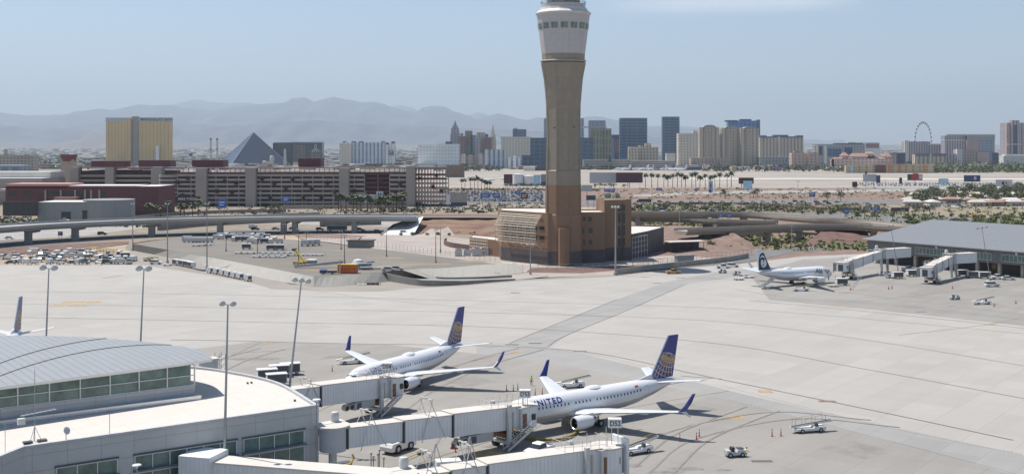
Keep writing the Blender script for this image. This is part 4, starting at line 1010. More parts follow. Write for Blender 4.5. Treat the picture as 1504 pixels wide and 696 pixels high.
for u, v, lb in ((366, 563, 'pair of small dark vents near the back of the white roof'), (433, 589, 'small dark vent near the tip of the white roof')):
    x, y, z = onroof(u, v); vo = empty('roof_vent', (x, y, z), AZ, label=lb, cat='vent')
    for q_ in ((-.25, .35) if u < 400 else (0,)): MB().cyl((q_, 0, 0), (q_, 0, .25), .16, n=10).build('cowl', 'dgrey', vo)
x, y, z = onroof(161, 640); MB().cyl((0, 0, 0), (0, 0, 2.6), .035, n=6).build('lightning_rod', 'steel', loc=(x, y, z), label='thin vertical rod standing at the front edge of the white roof', cat='rod')
x, y, z = onroof(1, 665); MB().cyl((0, 0, 0), (0, 0, 3.4), .035, n=6).build('lightning_rod', 'steel', loc=(x+.5, y, z), label='thin vertical rod at the far left edge of the white roof', cat='rod')
# white mushroom lamps by the wall
for u, v, zz, Y, lb in ((201, 683, 7, 136, 'white disc topped lamp in front of the terminal windows'), (465, 587, 10.6, 153, 'white disc topped lamp at the tip of the white roof')):
    p = W(u, v, Y); lo = empty('disc_lamp', (p.x, p.y, 0), 0, label=lb, cat='lamp')
    MB().cyl((0, 0, 0), (0, 0, p.z-.1), .09, n=8).build('post', 'steel', lo); MB().lathe([(.05, -.45), (.16, -.1), (.55, 0), (.5, .1), (.02, .16)], 18, 'z', (0, 0, p.z)).build('disc', 'white', lo, smooth=True)
# service tower behind the roof tip
p = W(306, 545, 196); st = empty('service_stair', (p.x, p.y, 0), .6, label='white service stair tower with railing behind the tip of the curved roof', cat='stair tower')
MB().box(-1.3, 1.3, -1, 1, 0, 9.0).build('shaft', 'offwhite', st); MB().box(-1.5, 1.5, -1.2, 1.2, 9.0, 9.2).build('roof', 'roofw', st)
fr = MB()
for q_ in (1.5, 2.6):
    for w_ in (-1, 1): fr.cyl((q_, w_, 0), (q_, w_, 9.8), .06)
for k in range(9): fr.cyl((1.5, -1, 1+k), (2.6, -1, 1+k+.6), .04); fr.cyl((1.5, 1, 1+k), (2.6, 1, 1+k), .04)
fr.build('ladder_frame', 'steel', st)

# ------------------------------------------------------------------ flood-light masts
def mast(name, label, base, h, lean=(0, 0), heads=2, r=.22, group=None, spread=.9, cat='light pole', m='steel', hs=1., hm='lgrey'):
    root = empty(name, (base[0], base[1], base[2] if len(base) > 2 else 0), 0, label=label, cat=cat, group=group)
    root.rotation_euler = (lean[1], lean[0], 0)
    MB().cyl((0, 0, .9), (0, 0, h), r, r*.45, 10).build('pole', m, root, smooth=True)
    MB().cyl((0, 0, -.3), (0, 0, .9), r*2.2, n=12).build('base', 'concrete', root, smooth=True)
    bar = MB(); bar.cyl((-spread*(heads-1)/2, 0, h), (spread*(heads-1)/2, 0, h), .06*hs+.02); bar.build('crossbar', m, root)
    for i in range(heads):
        x = -spread*(heads-1)/2+spread*i; hd = MB()
        hd.lathe([(.05, .5), (.25, .42), (.5, .1), (.52, -.12), (.02, -.16)], 14, 'z'); ho = hd.build('lamp_head', hm, root, smooth='all', loc=(x, -.1, h+.12)); ho.rotation_euler = (radians(35), 0, 0); ho.scale = (hs, hs, hs)
    return root
mast('floodlight_mast', 'tall floodlight mast with two lamps, leftmost of the four near masts', (-78.5, 195), 24.4, (radians(2.2), 0), spread=1.9, hs=1.15)
mast('floodlight_mast', 'tall floodlight mast with two lamps rising behind the curved metal roof', (-61.5, 191), 24.7, (radians(2.6), 0), spread=1.55, hs=1.15)
mast('floodlight_mast', 'tall floodlight mast with two lamps in front of the terminal wall', (-36.0, 145.2), 24.9, (radians(1.3), 0), spread=1.35, hs=.8)
mast('floodlight_mast', 'leaning floodlight mast with three lamps beyond the tip of the white roof', (-34.0, 172.6), 24.9, (radians(6.4), 0), 3, spread=1.0, hs=.9)
pb = G(904, 404); mast('floodlight_mast', 'tall grey floodlight mast in front of the block beside the control tower', (pb.x, pb.y), 24, (0, 0), 3, spread=1.1, r=.34, hs=1.0)
pb = G(779, 403); mast('floodlight_mast', 'shorter pale lamp post at the foot of the control tower annex', (pb.x, pb.y), 10.5, (0, 0), 2, spread=2.2, r=.2, hs=.9)
for u, v0, v1, lb in ((195, 300, 368, 'dark pole at the left end of the paved bank'), (246, 300, 386, 'dark pole with bright fittings on the paved bank'), (304, 300, 394, 'dark pole behind the row of white carts')):
    p = G(u, v1); h = (v1-v0)*p.y/F; mast('lamp_post', 'tall '+lb, (p.x, p.y), h, (0, 0), 2, r=.26, spread=1.2, m='grey', hs=.7)
for i, (u, v0, v1) in enumerate(((332, 345, 369), (378, 348, 374), (438.6, 337, 385.5), (450, 342, 357), (501, 341, 367), (506, 345, 387), (567.6, 339, 377), (640, 338, 386), (647, 335, 370), (418, 330, 350))):
    p = G(u, v1, ZL); h = (v1-v0)*p.y/F
    mast('lamp_post', 'dark thin lamp post standing in the raised asphalt lot', (p.x, p.y, ZL), h, (0, 0), 2, r=.17, spread=1.2, group='lamp posts in the raised lot', m='dgrey', hs=.45)

# ------------------------------------------------------------------ control tower
M['tconc'] = panelmat('tower_light_concrete', (.262, .222, .172), 2.1, 4.6, .1, .86, .5, var=.09)
M['tbrown'] = mat('tower_brown_concrete', (.235, .14, .083), .6, var=.12, scale=9)
M['tdark'] = mat('tower_dark_base', (.105, .088, .085), .85, var=.15, scale=6)
M['tclad'] = panelmat('tower_grey_cladding', (.45, .43, .435), 2.4, 2.3, .06, .75, .45, var=.05)
TX, TY = 20.0, 448.0+6.4
tw = empty('control_tower', (TX, TY, 0), 0, label='tall brown and grey air traffic control tower at the centre of the photo', cat='control tower')
def octo(r, ph=pi/8): return [(r/cos(pi/8)*cos(ph+i*pi/4), r/cos(pi/8)*sin(ph+i*pi/4)) for i in range(8)]
def loft(mb, secs, ph=pi/8, n=8):
    vs = []
    for r, z in secs:
        for i in range(n): a = ph+i*2*pi/n; vs.append((r/cos(pi/n)*cos(a), r/cos(pi/n)*sin(a), z))
    fs = [tuple(range(n))[::-1]]+[(k*n+i, k*n+(i+1) % n, (k+1)*n+(i+1) % n, (k+1)*n+i) for k in range(len(secs)-1) for i in range(n)]+[tuple(range((len(secs)-1)*n, len(secs)*n))]
    mb.add(vs, fs); return mb
S_ = (H-0)/168*1.0; sc_ = 3.757   # px per metre at the shaft axis
def zt(v): return H-(v-HZ)/sc_/1.012
r0 = 6.5
loft(MB(), [(r0+.45, 0), (r0+.45, 5.4)]).build('base_course', 'tdark', tw)
loft(MB(), [(r0+.4, 5.4), (r0+.35, zt(316)), (r0+.1, zt(316)+.4), (r0+.1, zt(272))]).build('lower_shaft', 'tbrown', tw)
loft(MB(), [(r0+.08, zt(272)), (r0+.08, zt(251)), (r0-.25, zt(250)), (r0-.2, zt(200)), (r0, zt(160)), (r0+.45, zt(140)), (7.3, zt(115)), (8.1, zt(100)), (8.6, zt(92))]).build('shaft', 'tconc', tw)
fin = MB()
for i in range(8):       # vertical fins at the corners
    a = pi/8+i*pi/4; c, s_ = cos(a), sin(a); d_ = Vector((c, s_)); e_ = Vector((-s_, c))
    secs = [(0, 7.5), (zt(251), 7.25), (zt(200), 7.0), (zt(150), 7.2), (zt(115), 8.15), (zt(92), 9.4)]
    for (za, ra), (zb, rb) in zip(secs, secs[1:]):
        def q_(r, z): p0 = d_*(r-1.0)-e_*.45; p1 = d_*r-e_*.45; p2 = d_*r+e_*.45; p3 = d_*(r-1.0)+e_*.45; return [(p.x, p.y, z) for p in (p0, p1, p2, p3)]
        fin.hexa(q_(ra, za), q_(rb, zb))
fin.mat(0).build('corner_rib', 'tconc', tw) if False else None
for i in (4, 5, 6, 7, 0, 3):
    a = pi/8+i*pi/4; d_ = Vector((cos(a), sin(a))); e_ = Vector((-sin(a), cos(a))); f_ = MB()
    for (za, ra), (zb, rb) in zip([(0, 7.42), (zt(272), 7.2)], [(zt(272), 7.2)]):
        p4 = [d_*(r-.9)+e_*s2 for r, s2 in ((ra, -.4), (ra+.9, -.4), (ra+.9, .4), (ra, .4))]; p5 = [d_*(r-.9)+e_*s2 for r, s2 in ((rb, -.4), (rb+.9, -.4), (rb+.9, .4), (rb, .4))]
        f_.hexa([(p.x, p.y, za) for p in p4], [(p.x, p.y, zb) for p in p5])
    f_.build('corner_rib', 'tbrown', tw)
    f_ = MB(); secs = [(zt(272)+.02, 7.15), (zt(200), 6.85), (zt(150), 7.1), (zt(115), 8.0), (zt(92), 9.2)]
    for (za, ra), (zb, rb) in zip(secs, secs[1:]):
        p4 = [d_*(r-.9)+e_*s2 for r, s2 in ((ra, -.35), (ra+.9, -.35), (ra+.9, .35), (ra, .35))]; p5 = [d_*(r-.9)+e_*s2 for r, s2 in ((rb, -.35), (rb+.9, -.35), (rb+.9, .35), (rb, .35))]
        f_.hexa([(p.x, p.y, za) for p in p4], [(p.x, p.y, zb) for p in p5])
    f_.build('corner_rib', 'tconc', tw)
loft(MB(), [(8.0, zt(91)), (8.9, zt(89)), (8.6, zt(88.3))], n=8).build('collar', 'tclad', tw)
loft(MB(), [(8.3, zt(88)), (8.35, zt(79))], pi/16, 16).build('neck_band', 'tconc', tw)
hd = loft(MB(), [(8.35, zt(79)), (8.5, zt(76)), (9.7, zt(38)), (10.3, zt(21))], pi/16, 16).build('head', 'tclad', tw)
loft(MB(), [(10.3, zt(21)), (10.75, zt(19.5)), (10.75, zt(18.5)), (9.2, zt(14)), (9.0, zt(11))], pi/16, 16).build('upper_roof', 'offwhite', tw)
for i in range(16):
    a = 2*pi*i/16; z0, z1 = zt(43), zt(34.5); ra, rb = 9.62, 9.98
    f_ = MB(); c, s_ = cos(a), sin(a); e_ = (-s_, c)
    def pt(r, t, z): return (r*c+e_[0]*t, r*s_+e_[1]*t, z)
    f_.sheet([pt(ra+.03, -1.35, z0), pt(ra+.03, 1.35, z0), pt(rb+.03, 1.35, z1), pt(rb+.03, -1.35, z1)]); wo = f_.build('window', 'gglass', hd)
    k_ = MB(); k_.cyl(pt(ra+.06, 0, z0), pt(rb+.06, 0, z1), .06, n=4); k_.cyl(pt(ra+.16, -1.35, z0+1), pt(ra+.16, 1.35, z0+1), .05, n=4); k_.build('mullion', 'tclad', wo)
rg = MB(); rg.lathe([(8.6, zt(11)), (8.6, zt(5))], 32, 'z'); rg.build('parapet', 'tclad', tw, smooth='all')
rl = MB()
for i in range(32):
    a = 2*pi*i/32; b_ = 2*pi*(i+1)/32
    rl.cyl((8.7*cos(a), 8.7*sin(a), zt(5)), (8.7*cos(a), 8.7*sin(a), zt(1)), .07, n=4)
    for z in (zt(1), zt(3)): rl.cyl((8.7*cos(a), 8.7*sin(a), z), (8.7*cos(b_), 8.7*sin(b_), z), .06, n=4)
rl.build('railing', 'grey', tw)
loft(MB(), [(6.2, zt(8)), (7.2, zt(-18))], pi/16, 16).build('cab_glass', 'gglass', tw); loft(MB(), [(7.6, zt(-18)), (7.6, zt(-21)), (2, zt(-26))], pi/16, 16).build('cab_roof', 'lgrey', tw)
bt = MB(); bt.cyl((0, -7.2, 0), (0, -7.2, zt(334)), 2.3, n=8); bt.build('buttress', 'tbrown', tw)
for x, z, b_ in ((-3.8, zt(188), 1), (3.9, zt(187), 1)):
    MB().box(x-.35, x+.35, -7.3, -6.4, z-.25, z+.25).build('light_fitting', 'dgrey', tw)

def wallblock(name, label, cat, pts, z0, z1, m, dark=None, zd=12):
    base = pts[0]; o_ = empty(name, (base[0], base[1], 0), 0, label=label, cat=cat)
    L_ = [(p[0]-base[0], p[1]-base[1]) for p in pts]
    MB().prism(L_, z0, z1).build('wall', m, o_)
    if dark: MB().prism(inset(L_, -.12), z0-.02, zd).build('base_course', dark, o_)
    MB().prism(inset(L_, .5), z1, z1+.03).build('roof', 'roofw', o_)
    cpm = MB(); I_ = inset(L_, .5); n = len(L_)
    for i in range(n): cpm.hexa([(*L_[i], z1-.002), (*L_[(i+1) % n], z1-.002), (*I_[(i+1) % n], z1-.002), (*I_[i], z1-.002)], [(*L_[i], z1+.5), (*L_[(i+1) % n], z1+.5), (*I_[(i+1) % n], z1+.5), (*I_[i], z1+.5)])
    cpm.build('parapet', m, o_); return o_
def wins(parent, a, b_, rows, n=1, m='glass'):
    """windows on a wall seen from the front, between local points a and b"""
    a, b_ = Vector(a), Vector(b_); d_ = (b_-a).normalized(); L_ = (b_-a).length; nrm = Vector((d_.y, -d_.x))
    for s0, s1, z0, z1 in rows:
        q_ = [a+d_*s0+nrm*.06, a+d_*s1+nrm*.06]
        f_ = MB(); f_.sheet([(q_[0].x, q_[0].y, z0), (q_[1].x, q_[1].y, z0), (q_[1].x, q_[1].y, z1), (q_[0].x, q_[0].y, z1)])
        wo = f_.build('window', m, parent)
        k_ = MB(); c = (q_[0]+q_[1])/2+nrm*.05
        for z in (z0, z1): k_.cyl((q_[0].x, q_[0].y, z), (q_[1].x, q_[1].y, z), .09, n=4)
        k_.build('frame', 'tdark', wo)
lw = [(-4.3, 472), (13.8, 449.5), (20, 449.5), (26, 470), (14, 494), (-6, 494)]
b1 = wallblock('tower_annex', 'long brown tower annex with a white lattice sunshade on its left side', 'building', lw, 0, 19.6, 'tbrown', 'tdark', 5.2)
# lattice sunshade
la = Vector((0, 0)); lb_ = Vector((18.1, -22.5)); dL = lb_.normalized(); nL = Vector((dL.y, -dL.x)); LL = lb_.length*.88
sh = empty('lattice', (0, 0, 0), 0); sh.parent = b1
gm = MB()
def lp(s_, o_, z): p = la+dL*s_+nL*o_; return (p.x, p.y, z)
zs = [(3.4, 8.5), (3.4, 10.6), (3.4, 12.7), (3.4, 14.8)]; top = [(3.0, 15.4), (1.6, 17.2), (.4, 18.9)]
k = 0
prof = [(2.9, 8.0), (3.1, 10.0), (3.3, 12.2), (3.5, 14.4), (2.4, 16.2), (1.2, 17.8), (.3, 19.0)]
nn = 26
for i in range(nn+1):
    s_ = LL*i/nn; rr_ = .09 if i % 5 else .15
    for (o1, z1), (o2, z2) in zip(prof, prof[1:]): gm.cyl(lp(s_, o1, z1), lp(s_, o2, z2), rr_, n=4)
for o1, z1 in prof: gm.cyl(lp(0, o1, z1), lp(LL, o1, z1), .12, n=4)
for (o1, z1), (o2, z2) in zip(prof, prof[1:]): gm.cyl(lp(0, (o1+o2)/2, (z1+z2)/2), lp(LL, (o1+o2)/2, (z1+z2)/2), .09, n=4)
for i in range(6): s_ = LL*i/5; gm.cyl(lp(s_, 2.9, 8), lp(s_, .1, 6.0), .12, n=5)
bpy.data.objects.remove(sh); gm.build('lattice_sunshade', 'cream', b1)
wins(b1, (0, 0), (18.1, -22.5), [(2+i*4.4, 4.8+i*4.4, z, z+1.6) for i in range(6) for z in (9.4, 13.2)])
wins(b1, (18.1, -22.5), (24.3, -22.5), [(4.2, 5.6, z, z+1.6) for z in (9, 13, 16.5)])
bw = [(27, 457), (36.7, 459), (36.7, 480), (27, 480)]
b2 = wallblock('tower_annex', 'brown link building between the control tower and the tall brown block', 'building', bw, 0, 19.5, 'tbrown', 'tdark', 5.2)
wins(b2, (0, 0), (9.7, 2), [(.9, 2.0, 16.6, 18), (3.0, 4.4, 16.4, 18.1), (3.2, 4.8, 11.8, 13.6), (.6, 1.4, 11.8, 13.4), (3.2, 4.6, 7.4, 9), (1, 1.8, 7.4, 8.8)])
bb = [(37, 467), (48.3, 471), (47.5, 486), (35.0, 484)]
b3 = wallblock('stair_block', 'tall brown windowed block standing right of the control tower', 'building', bb, 0, 24, 'tbrown', 'tdark', 5.2)
for s0 in (6.1, 8.0): wins(b3, (0, 0), (11.3, 4), [(s0, s0+1.2, z, z+h_) for z, h_ in ((19.9, 2.2), (15.0, 4.0), (10.0, 4.0), (5.6, 3.4), (1.6, 3.2))])
MB().box(7.45, 7.85, 2.3, 2.6, .5, 23).build('pilaster', 'tdark', b3)
# low annexes either side
an1 = [G(690, 372)[:2], G(738, 378)[:2], (G(738, 378)[0], G(738, 378)[1]+22), (G(690, 372)[0], G(690, 372)[1]+18)]
b4 = wallblock('service_building', 'low white roofed building with open lattice left of the tower annex', 'building', [tuple(p) for p in an1], 0, 6.4, 'tbrown')
q0 = Vector(an1[0]); q1 = Vector(an1[1]); gm = MB(); dd = (q1-q0)/10
for i in range(11):
    p = dd*i*.55; gm.cyl((p.x, p.y-1.5, 0), (p.x, p.y-1.5, 7.4), .09, n=4)
for z in (2, 3.4, 4.8, 6.2, 7.4): gm.cyl((0, -1.5, z), (dd.x*5.5, dd.y*5.5-1.5, z), .08, n=4)
gm.build('lattice', 'cream', b4)
an2 = [G(928, 379)[:2], G(950, 374)[:2], G(975, 366)[:2], (G(975, 366)[0], G(975, 366)[1]+10), (G(928, 379)[0], G(928, 379)[1]+60)]
b5 = wallblock('service_building', 'low white roofed building with steel frame right of the tall brown block', 'building', [tuple(p) for p in an2], 0, 9.4, 'tdark')
gm = MB(); q0 = Vector(an2[0]); q1 = Vector(an2[1]); dd = (q1-q0)
for i in range(6):
    p = dd*i/5; gm.cyl((p.x, p.y-1.6, 0), (p.x, p.y-1.6, 8.6), .14, n=4)
for z in (2.2, 4.3, 6.4, 8.5): gm.cyl((0, -1.6, z), (dd.x, dd.y-1.6, z), .12, n=4)
gm.build('frame', 'lgrey', b5)
p = G(985, 371); an3 = [(p.x, p.y), (p.x+16, p.y+8), (p.x+16, p.y+14), (p.x, p.y+8)]
b6 = empty('open_shed', (p.x, p.y, 0), .35, label='open sided dark shed with a pale flat roof below the red bank', cat='shed')
MB().box(0, 17, 0, 6, 4.2, 4.6).build('roof', 'roofw', b6); MB().box(0, 17, 5.5, 6, 0, 4.2).build('wall', 'tdark', b6)
for i in range(5): MB().cyl((.4+i*4, .3, 0), (.4+i*4, .3, 4.2), .15, n=6).build('post', 'dgrey', b6)
p = G(1005, 386); MB().box(-3.5, 3.5, -1.5, 1.5, 0, 3.2).box(-3.8, 3.8, -1.8, 1.8, 2.6, 3.0).build('equipment_enclosure', 'grey', loc=(p.x, p.y, 0), rz=.3, label='small grey equipment enclosure behind the barrier wall', cat='enclosure')

# ------------------------------------------------------------------ far terminal on the right
M['tgrey'] = panelmat('grey_corrugated_wall', (.155, .155, .155), 2.6, 0, .3, .85, .6)
M['trgrey'] = panelmat('grey_ribbed_roof', (.215, .225, .235), .7, 0, .1, .8, .45, .2)
D0 = Vector((138.8, 460.0)); dr = Vector((.536, -.844)); nr = Vector((.844, .536))
LT = 190; rt = empty('terminal_building', (D0.x, D0.y, 0), atan2(dr.y, dr.x), label='long grey terminal with a sloping ribbed metal roof on the right', cat='building')
# local: +x along the wall towards the camera, +y = away (nr)
MB().box(1, LT, 1.2, 58, 4.4, 9.4).build('wall', 'tgrey', rt)
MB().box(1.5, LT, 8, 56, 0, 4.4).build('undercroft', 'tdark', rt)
rfm = MB(); rfm.hexa([(0, 0, 9.0), (LT, 0, 9.0), (LT, 60, 9.0), (0, 60, 9.0)], [(0, 0, 9.45), (LT, 0, 9.45), (LT, 60, 9.6), (0, 60, 9.6)])
rfm.add([(0, 0, 9.46), (LT, 0, 9.46), (LT, 31, 16.4), (8, 31, 16.4), (0, 60, 9.61), (LT, 60, 9.61)], [(0, 1, 2, 3), (3, 2, 5, 4), (0, 3, 4)])
rfm.build('roof', 'trgrey', rt)
MB().box(-.1, LT, -.25, .0, 9.1, 9.75).build('gutter', 'lgrey', rt)
s_ = 24
for i in range(8):
    window(rt, s_, s_+14.5, 5.3, 7.7, 9, (5.35, 7.65), y=1.2, m='gglass', fr='offwhite'); s_ += 18.2
for x in range(4, LT, 9): MB().box(x, x+1.1, 2.5, 3.6, 0, 4.4).build('column', 'concrete', rt)
for x in range(8, LT, 22): MB().box(x, x+1.6, 7.9, 7.98, 1.5, 3.4).build('bay_marking', 'line_y', rt)
for x in (33, 66, 99): MB().box(x, x+.8, .9, 1.18, 7.9, 8.7).build('floodlight', 'white', rt)
for (u0, v0, u1, v1, Y, lb) in ((1308, 331, 1317, 384, 421, 'thin leaning mast standing at the wall of the far terminal, left one'), (1442, 334, 1449.5, 380, 395, 'thin leaning mast with three lamps standing at the far terminal, right one')):
    a = W(u0, v0, Y); b_ = W(u1, v1, Y); h = a.z-0; lx = (a.x-b_.x)/(a.z-b_.z)
    mast('lamp_post', lb, (b_.x-lx*b_.z, Y), h, (math.atan(lx), 0), 3 if u0 > 1400 else 2, r=.16, spread=1.6, hs=.7, m='grey', hm='grey')
# ------------------------------------------------------------------ vehicles and ground equipment (each faces +x)
PAINT = {'white': M['white'], 'silver': mat('silver_car_paint', (.42, .43, .45), .35, .3, var=.03), 'black': mat('black_car_paint', (.02, .02, .023), .3, var=.05), 'grey': mat('grey_car_paint', (.14, .145, .15), .35, var=.05),
         'red': mat('red_car_paint', (.28, .025, .02), .35, var=.05), 'blue': mat('blue_car_paint', (.03, .07, .2), .35, var=.05), 'tan': mat('beige_car_paint', (.4, .34, .26), .4, var=.05), 'yellow': mat('amber_truck_paint', (.5, .26, .03), .45, var=.08)}
WHEELS = {}
def wheels(root, xs, y, r, w_=.2, n=10):
    k = (r, w_)
    if k not in WHEELS:
        m_ = MB(); m_.mat(0).cyl((0, -w_/2, 0), (0, w_/2, 0), r, n=n+4); m_.mat(1).cyl((0, -w_/2-.015, 0), (0, w_/2+.015, 0), r*.5, n=8); WHEELS[k] = m_.me('wheel', ['black', 'lgrey'], True)
    for x in xs:
        for sg in (-1, 1):
            o = bpy.data.objects.new('wheel', WHEELS[k]); COL.objects.link(o); o.parent = root; o.location = (x, sg*y, r)
def exprof(mb, prof, w0, w1=None, zsplit=None):     # side profile (x,z) extruded across y, upper points narrower
    zs = [z for _, z in prof]; z0, z1 = min(zs), max(zs); w1 = w1 or w0
    def wy(z): return (w0+(w1-w0)*max(0, (z-z0)/(z1-z0)))/2
    n = len(prof); vs = [(x, -wy(z), z) for x, z in prof]+[(x, wy(z), z) for x, z in prof]
    return mb.add(vs, [tuple(range(n)), tuple(range(n, 2*n))[::-1]]+[(i, n+i, n+(i+1) % n, (i+1) % n) for i in range(n)][::1])
def car(kind, col, simple=False):
    name = {'sedan': 'parked_car', 'suv': 'parked_car', 'pickup': 'pickup_truck', 'van': 'van'}[kind]
    if kind == 'sedan':
        body = [(-2.25, .35), (2.25, .35), (2.3, .65), (1.3, .9), (-1.8, .95), (-2.3, .85)]; gh = [(-1.75, .93), (1.05, .88), (.35, 1.36), (-1.15, 1.38)]; rf = [(-1.15, 1.37), (.38, 1.35), (.25, 1.43), (-1.0, 1.45)]; wx = (-1.35, 1.4); r = .33; W_ = 1.75
    elif kind == 'suv':
        body = [(-2.3, .4), (2.3, .4), (2.35, .9), (1.35, 1.1), (-2.3, 1.12)]; gh = [(-2.25, 1.1), (1.15, 1.08), (.55, 1.62), (-2.05, 1.66)]; rf = [(-2.05, 1.65), (.58, 1.61), (.4, 1.72), (-1.9, 1.75)]; wx = (-1.4, 1.45); r = .38; W_ = 1.85
    elif kind == 'pickup':
        body = [(-2.7, .45), (2.6, .45), (2.65, .95), (1.5, 1.1), (-2.7, 1.05)]; gh = [(-.75, 1.03), (1.35, 1.07), (.75, 1.65), (-.6, 1.68)]; rf = [(-.62, 1.67), (.78, 1.64), (.6, 1.76), (-.55, 1.78)]; wx = (-1.7, 1.65); r = .4; W_ = 1.9
    else:
        body = [(-2.6, .4), (2.5, .4), (2.55, 1.0), (1.9, 1.2), (1.2, 2.05), (-2.55, 2.1)]; gh = [(1.0, 1.2), (1.95, 1.17), (1.32, 1.92), (1.0, 1.95)]; rf = None; wx = (-1.7, 1.6); r = .38; W_ = 1.9
    if simple:
        m_ = MB(); m_.mat(0); exprof(m_, body, W_); m_.mat(1); exprof(m_, gh, W_-.1, W_-.45)
        if rf: m_.mat(0); exprof(m_, rf, W_-.4)
        m_.mat(2)
        for x in wx:
            for sg in (-1, 1): m_.cyl((x, sg*(W_/2-.1), r), (x, sg*(W_/2+.02), r), r, n=8)
        return m_.build(name, [PAINT[col], 'glass', 'black'])
    root = empty(name)
    b_ = MB(); exprof(b_, body, W_); b_.build('body', PAINT[col], root)
    g_ = MB(); exprof(g_, gh, W_-.1+(.14 if kind == 'van' else 0), W_-.45+(.4 if kind == 'van' else 0)); g_.build('window', 'glass', root)
    if rf: q_ = MB(); exprof(q_, rf, W_-.42); q_.build('roof', PAINT[col], root)
    if kind == 'pickup': MB().box(-2.6, -.85, -.8, .8, 1.051, 1.06).build('load_bed', 'dgrey', root)
    for sg in (-1, 1): MB().box(body[1][0]+.0, body[1][0]+.06, sg*.62-.16, sg*.62+.16, .62, .8).build('headlight', 'alu', root)
    wheels(root, wx, W_/2-.1, r); return root
def bagcart():
    root = empty('baggage_cart'); MB().box(-1.6, 1.6, -.8, .8, .45, .58).build('deck', 'lgrey', root)
    b_ = MB(); b_.box(-1.6, -1.54, -.8, .8, .58, 1.9); b_.box(1.54, 1.6, -.8, .8, .58, 1.9); b_.box(-1.6, 1.6, .74, .8, .58, 1.9); b_.build('wall', 'white', root)
    MB().box(-1.7, 1.7, -.9, .9, 1.9, 2.02).build('roof', 'white', root); MB().box(-1.54, 1.54, -.76, -.72, .6, 1.88).build('curtain', 'dgrey', root)
    MB().cyl((1.6, 0, .5), (2.5, 0, .35), .05).build('tow_bar', 'dgrey', root); wheels(root, (-1.1, 1.1), .7, .25, .15); return root
def boxcart(side='dgrey'):
    root = empty('cargo_cart'); MB().box(-1.5, 1.5, -.8, .8, .5, .62).build('deck', 'orange' if side == 'o' else 'lgrey', root)
    m_ = MB(); exprof(m_, [(-1.4, .63), (1.4, .63), (1.45, 1.9), (1.1, 2.2), (-1.1, 2.2), (-1.45, 1.9)], 1.55); m_.build('container', 'offwhite', root)
    MB().box(1.41, 1.47, -.6, .6, .75, 1.7).build('end_door', 'dgrey', root); wheels(root, (-1.05, 1.05), .65, .28, .16); return root
def dolly():
    root = empty('flat_dolly'); f_ = MB(); f_.box(-1.7, 1.7, -1.1, 1.1, .42, .55)
    for i in range(6): f_.cyl((-1.5+i*.6, -1.05, .6), (-1.5+i*.6, 1.05, .6), .06, n=5)
    f_.build('deck', 'lgrey', root); MB().cyl((1.7, 0, .45), (2.7, 0, .3), .05).build('tow_bar', 'dgrey', root); wheels(root, (-1.1, 1.1), .85, .24, .14); return root
def beltloader(arm=.16, rails=False):
    root = empty('belt_loader'); b_ = MB(); exprof(b_, [(-2.4, .35), (2.6, .35), (2.6, .95), (.6, .95), (.4, .7), (-2.4, .7)], 1.6); b_.build('body', 'white', root)
    c_ = MB(); L_ = 7.2; c_.hexa([(-3.2, -.35, .8), (-3.2+L_, -.35, .8+L_*arm), (-3.2+L_, .4, .8+L_*arm), (-3.2, .4, .8)], [(-3.2, -.35, 1.0), (-3.2+L_, -.35, 1.0+L_*arm), (-3.2+L_, .4, 1.0+L_*arm), (-3.2, .4, 1.0)]); co_ = c_.build('conveyor', 'offwhite', root)
    c_ = MB(); c_.add([(-3.1, -.28, 1.01), (-3.3+L_, -.28, 1.01+L_*arm), (-3.3+L_, .33, 1.01+L_*arm), (-3.1, .33, 1.01)], [(0, 1, 2, 3)]); c_.build('belt', 'black', co_)
    MB().box(.7, 1.2, -.78, -.4, .96, 1.5).build('seat', 'dgrey', root)
    if rails:
        r_ = MB()
        for x in (-2.6, -.9, .8, 2.6):
            z = 1.0+(x+3.2)*arm
            for y in (-.5, .55): r_.cyl((x, y, z), (x, y, z+1.1), .035, n=4)
        for y in (-.5, .55): r_.cyl((-2.6, y, 2.0+.6*arm), (2.6, y, 2.1+5.8*arm), .035, n=4)
        r_.build('railing', 'tan', root)
    else:
        r_ = MB(); r_.cyl((-3, .5, 1.2), (3.6, .5, 1.3+6.8*arm), .035, n=4); r_.build('handrail', 'yellow', root)
    wheels(root, (-1.5, 1.7), .72, .36); return root
def tug():
    root = empty('baggage_tractor'); b_ = MB(); exprof(b_, [(-1.4, .35), (1.4, .35), (1.4, 1.0), (.3, 1.1), (.1, .75), (-.7, .75), (-.8, 1.0), (-1.4, 1.0)], 1.4); b_.build('body', 'lgrey', root)
    MB().box(-.6, -.2, -.5, .5, .76, 1.35).build('seat', 'black', root); MB().cyl((.2, .3, 1.0), (-.1, .3, 1.45), .04).build('steering_column', 'black', root)
    MB().box(.3, 1.2, -.45, .45, 1.1, 1.25).build('bonnet', 'dgrey', root); wheels(root, (-.9, .95), .62, .36); return root
def pushback():
    root = empty('pushback_tractor'); b_ = MB(); exprof(b_, [(-2.8, .5), (2.8, .5), (2.9, 1.1), (2.6, 1.6), (-1.0, 1.6), (-1.3, 1.25), (-2.8, 1.25)], 2.3); b_.build('body', 'white', root)
    c_ = MB(); exprof(c_, [(1.2, 1.6), (2.5, 1.6), (2.3, 2.3), (1.3, 2.3)], 1.7, 1.5); c_.build('cab', 'white', root) if False else None
    MB().box(-1.6, -.6, -1.0, 1.0, 1.26, 1.9).build('cab', 'white', root); MB().box(-2.88, -2.8, -.9, .9, .6, 1.15).build('bumper', 'red', root); MB().box(.2, 2.2, -.7, .7, 1.6, 1.68).build('grille', 'dgrey', root)
    wheels(root, (-1.5, 1.4), 1.02, .68, .4); return root
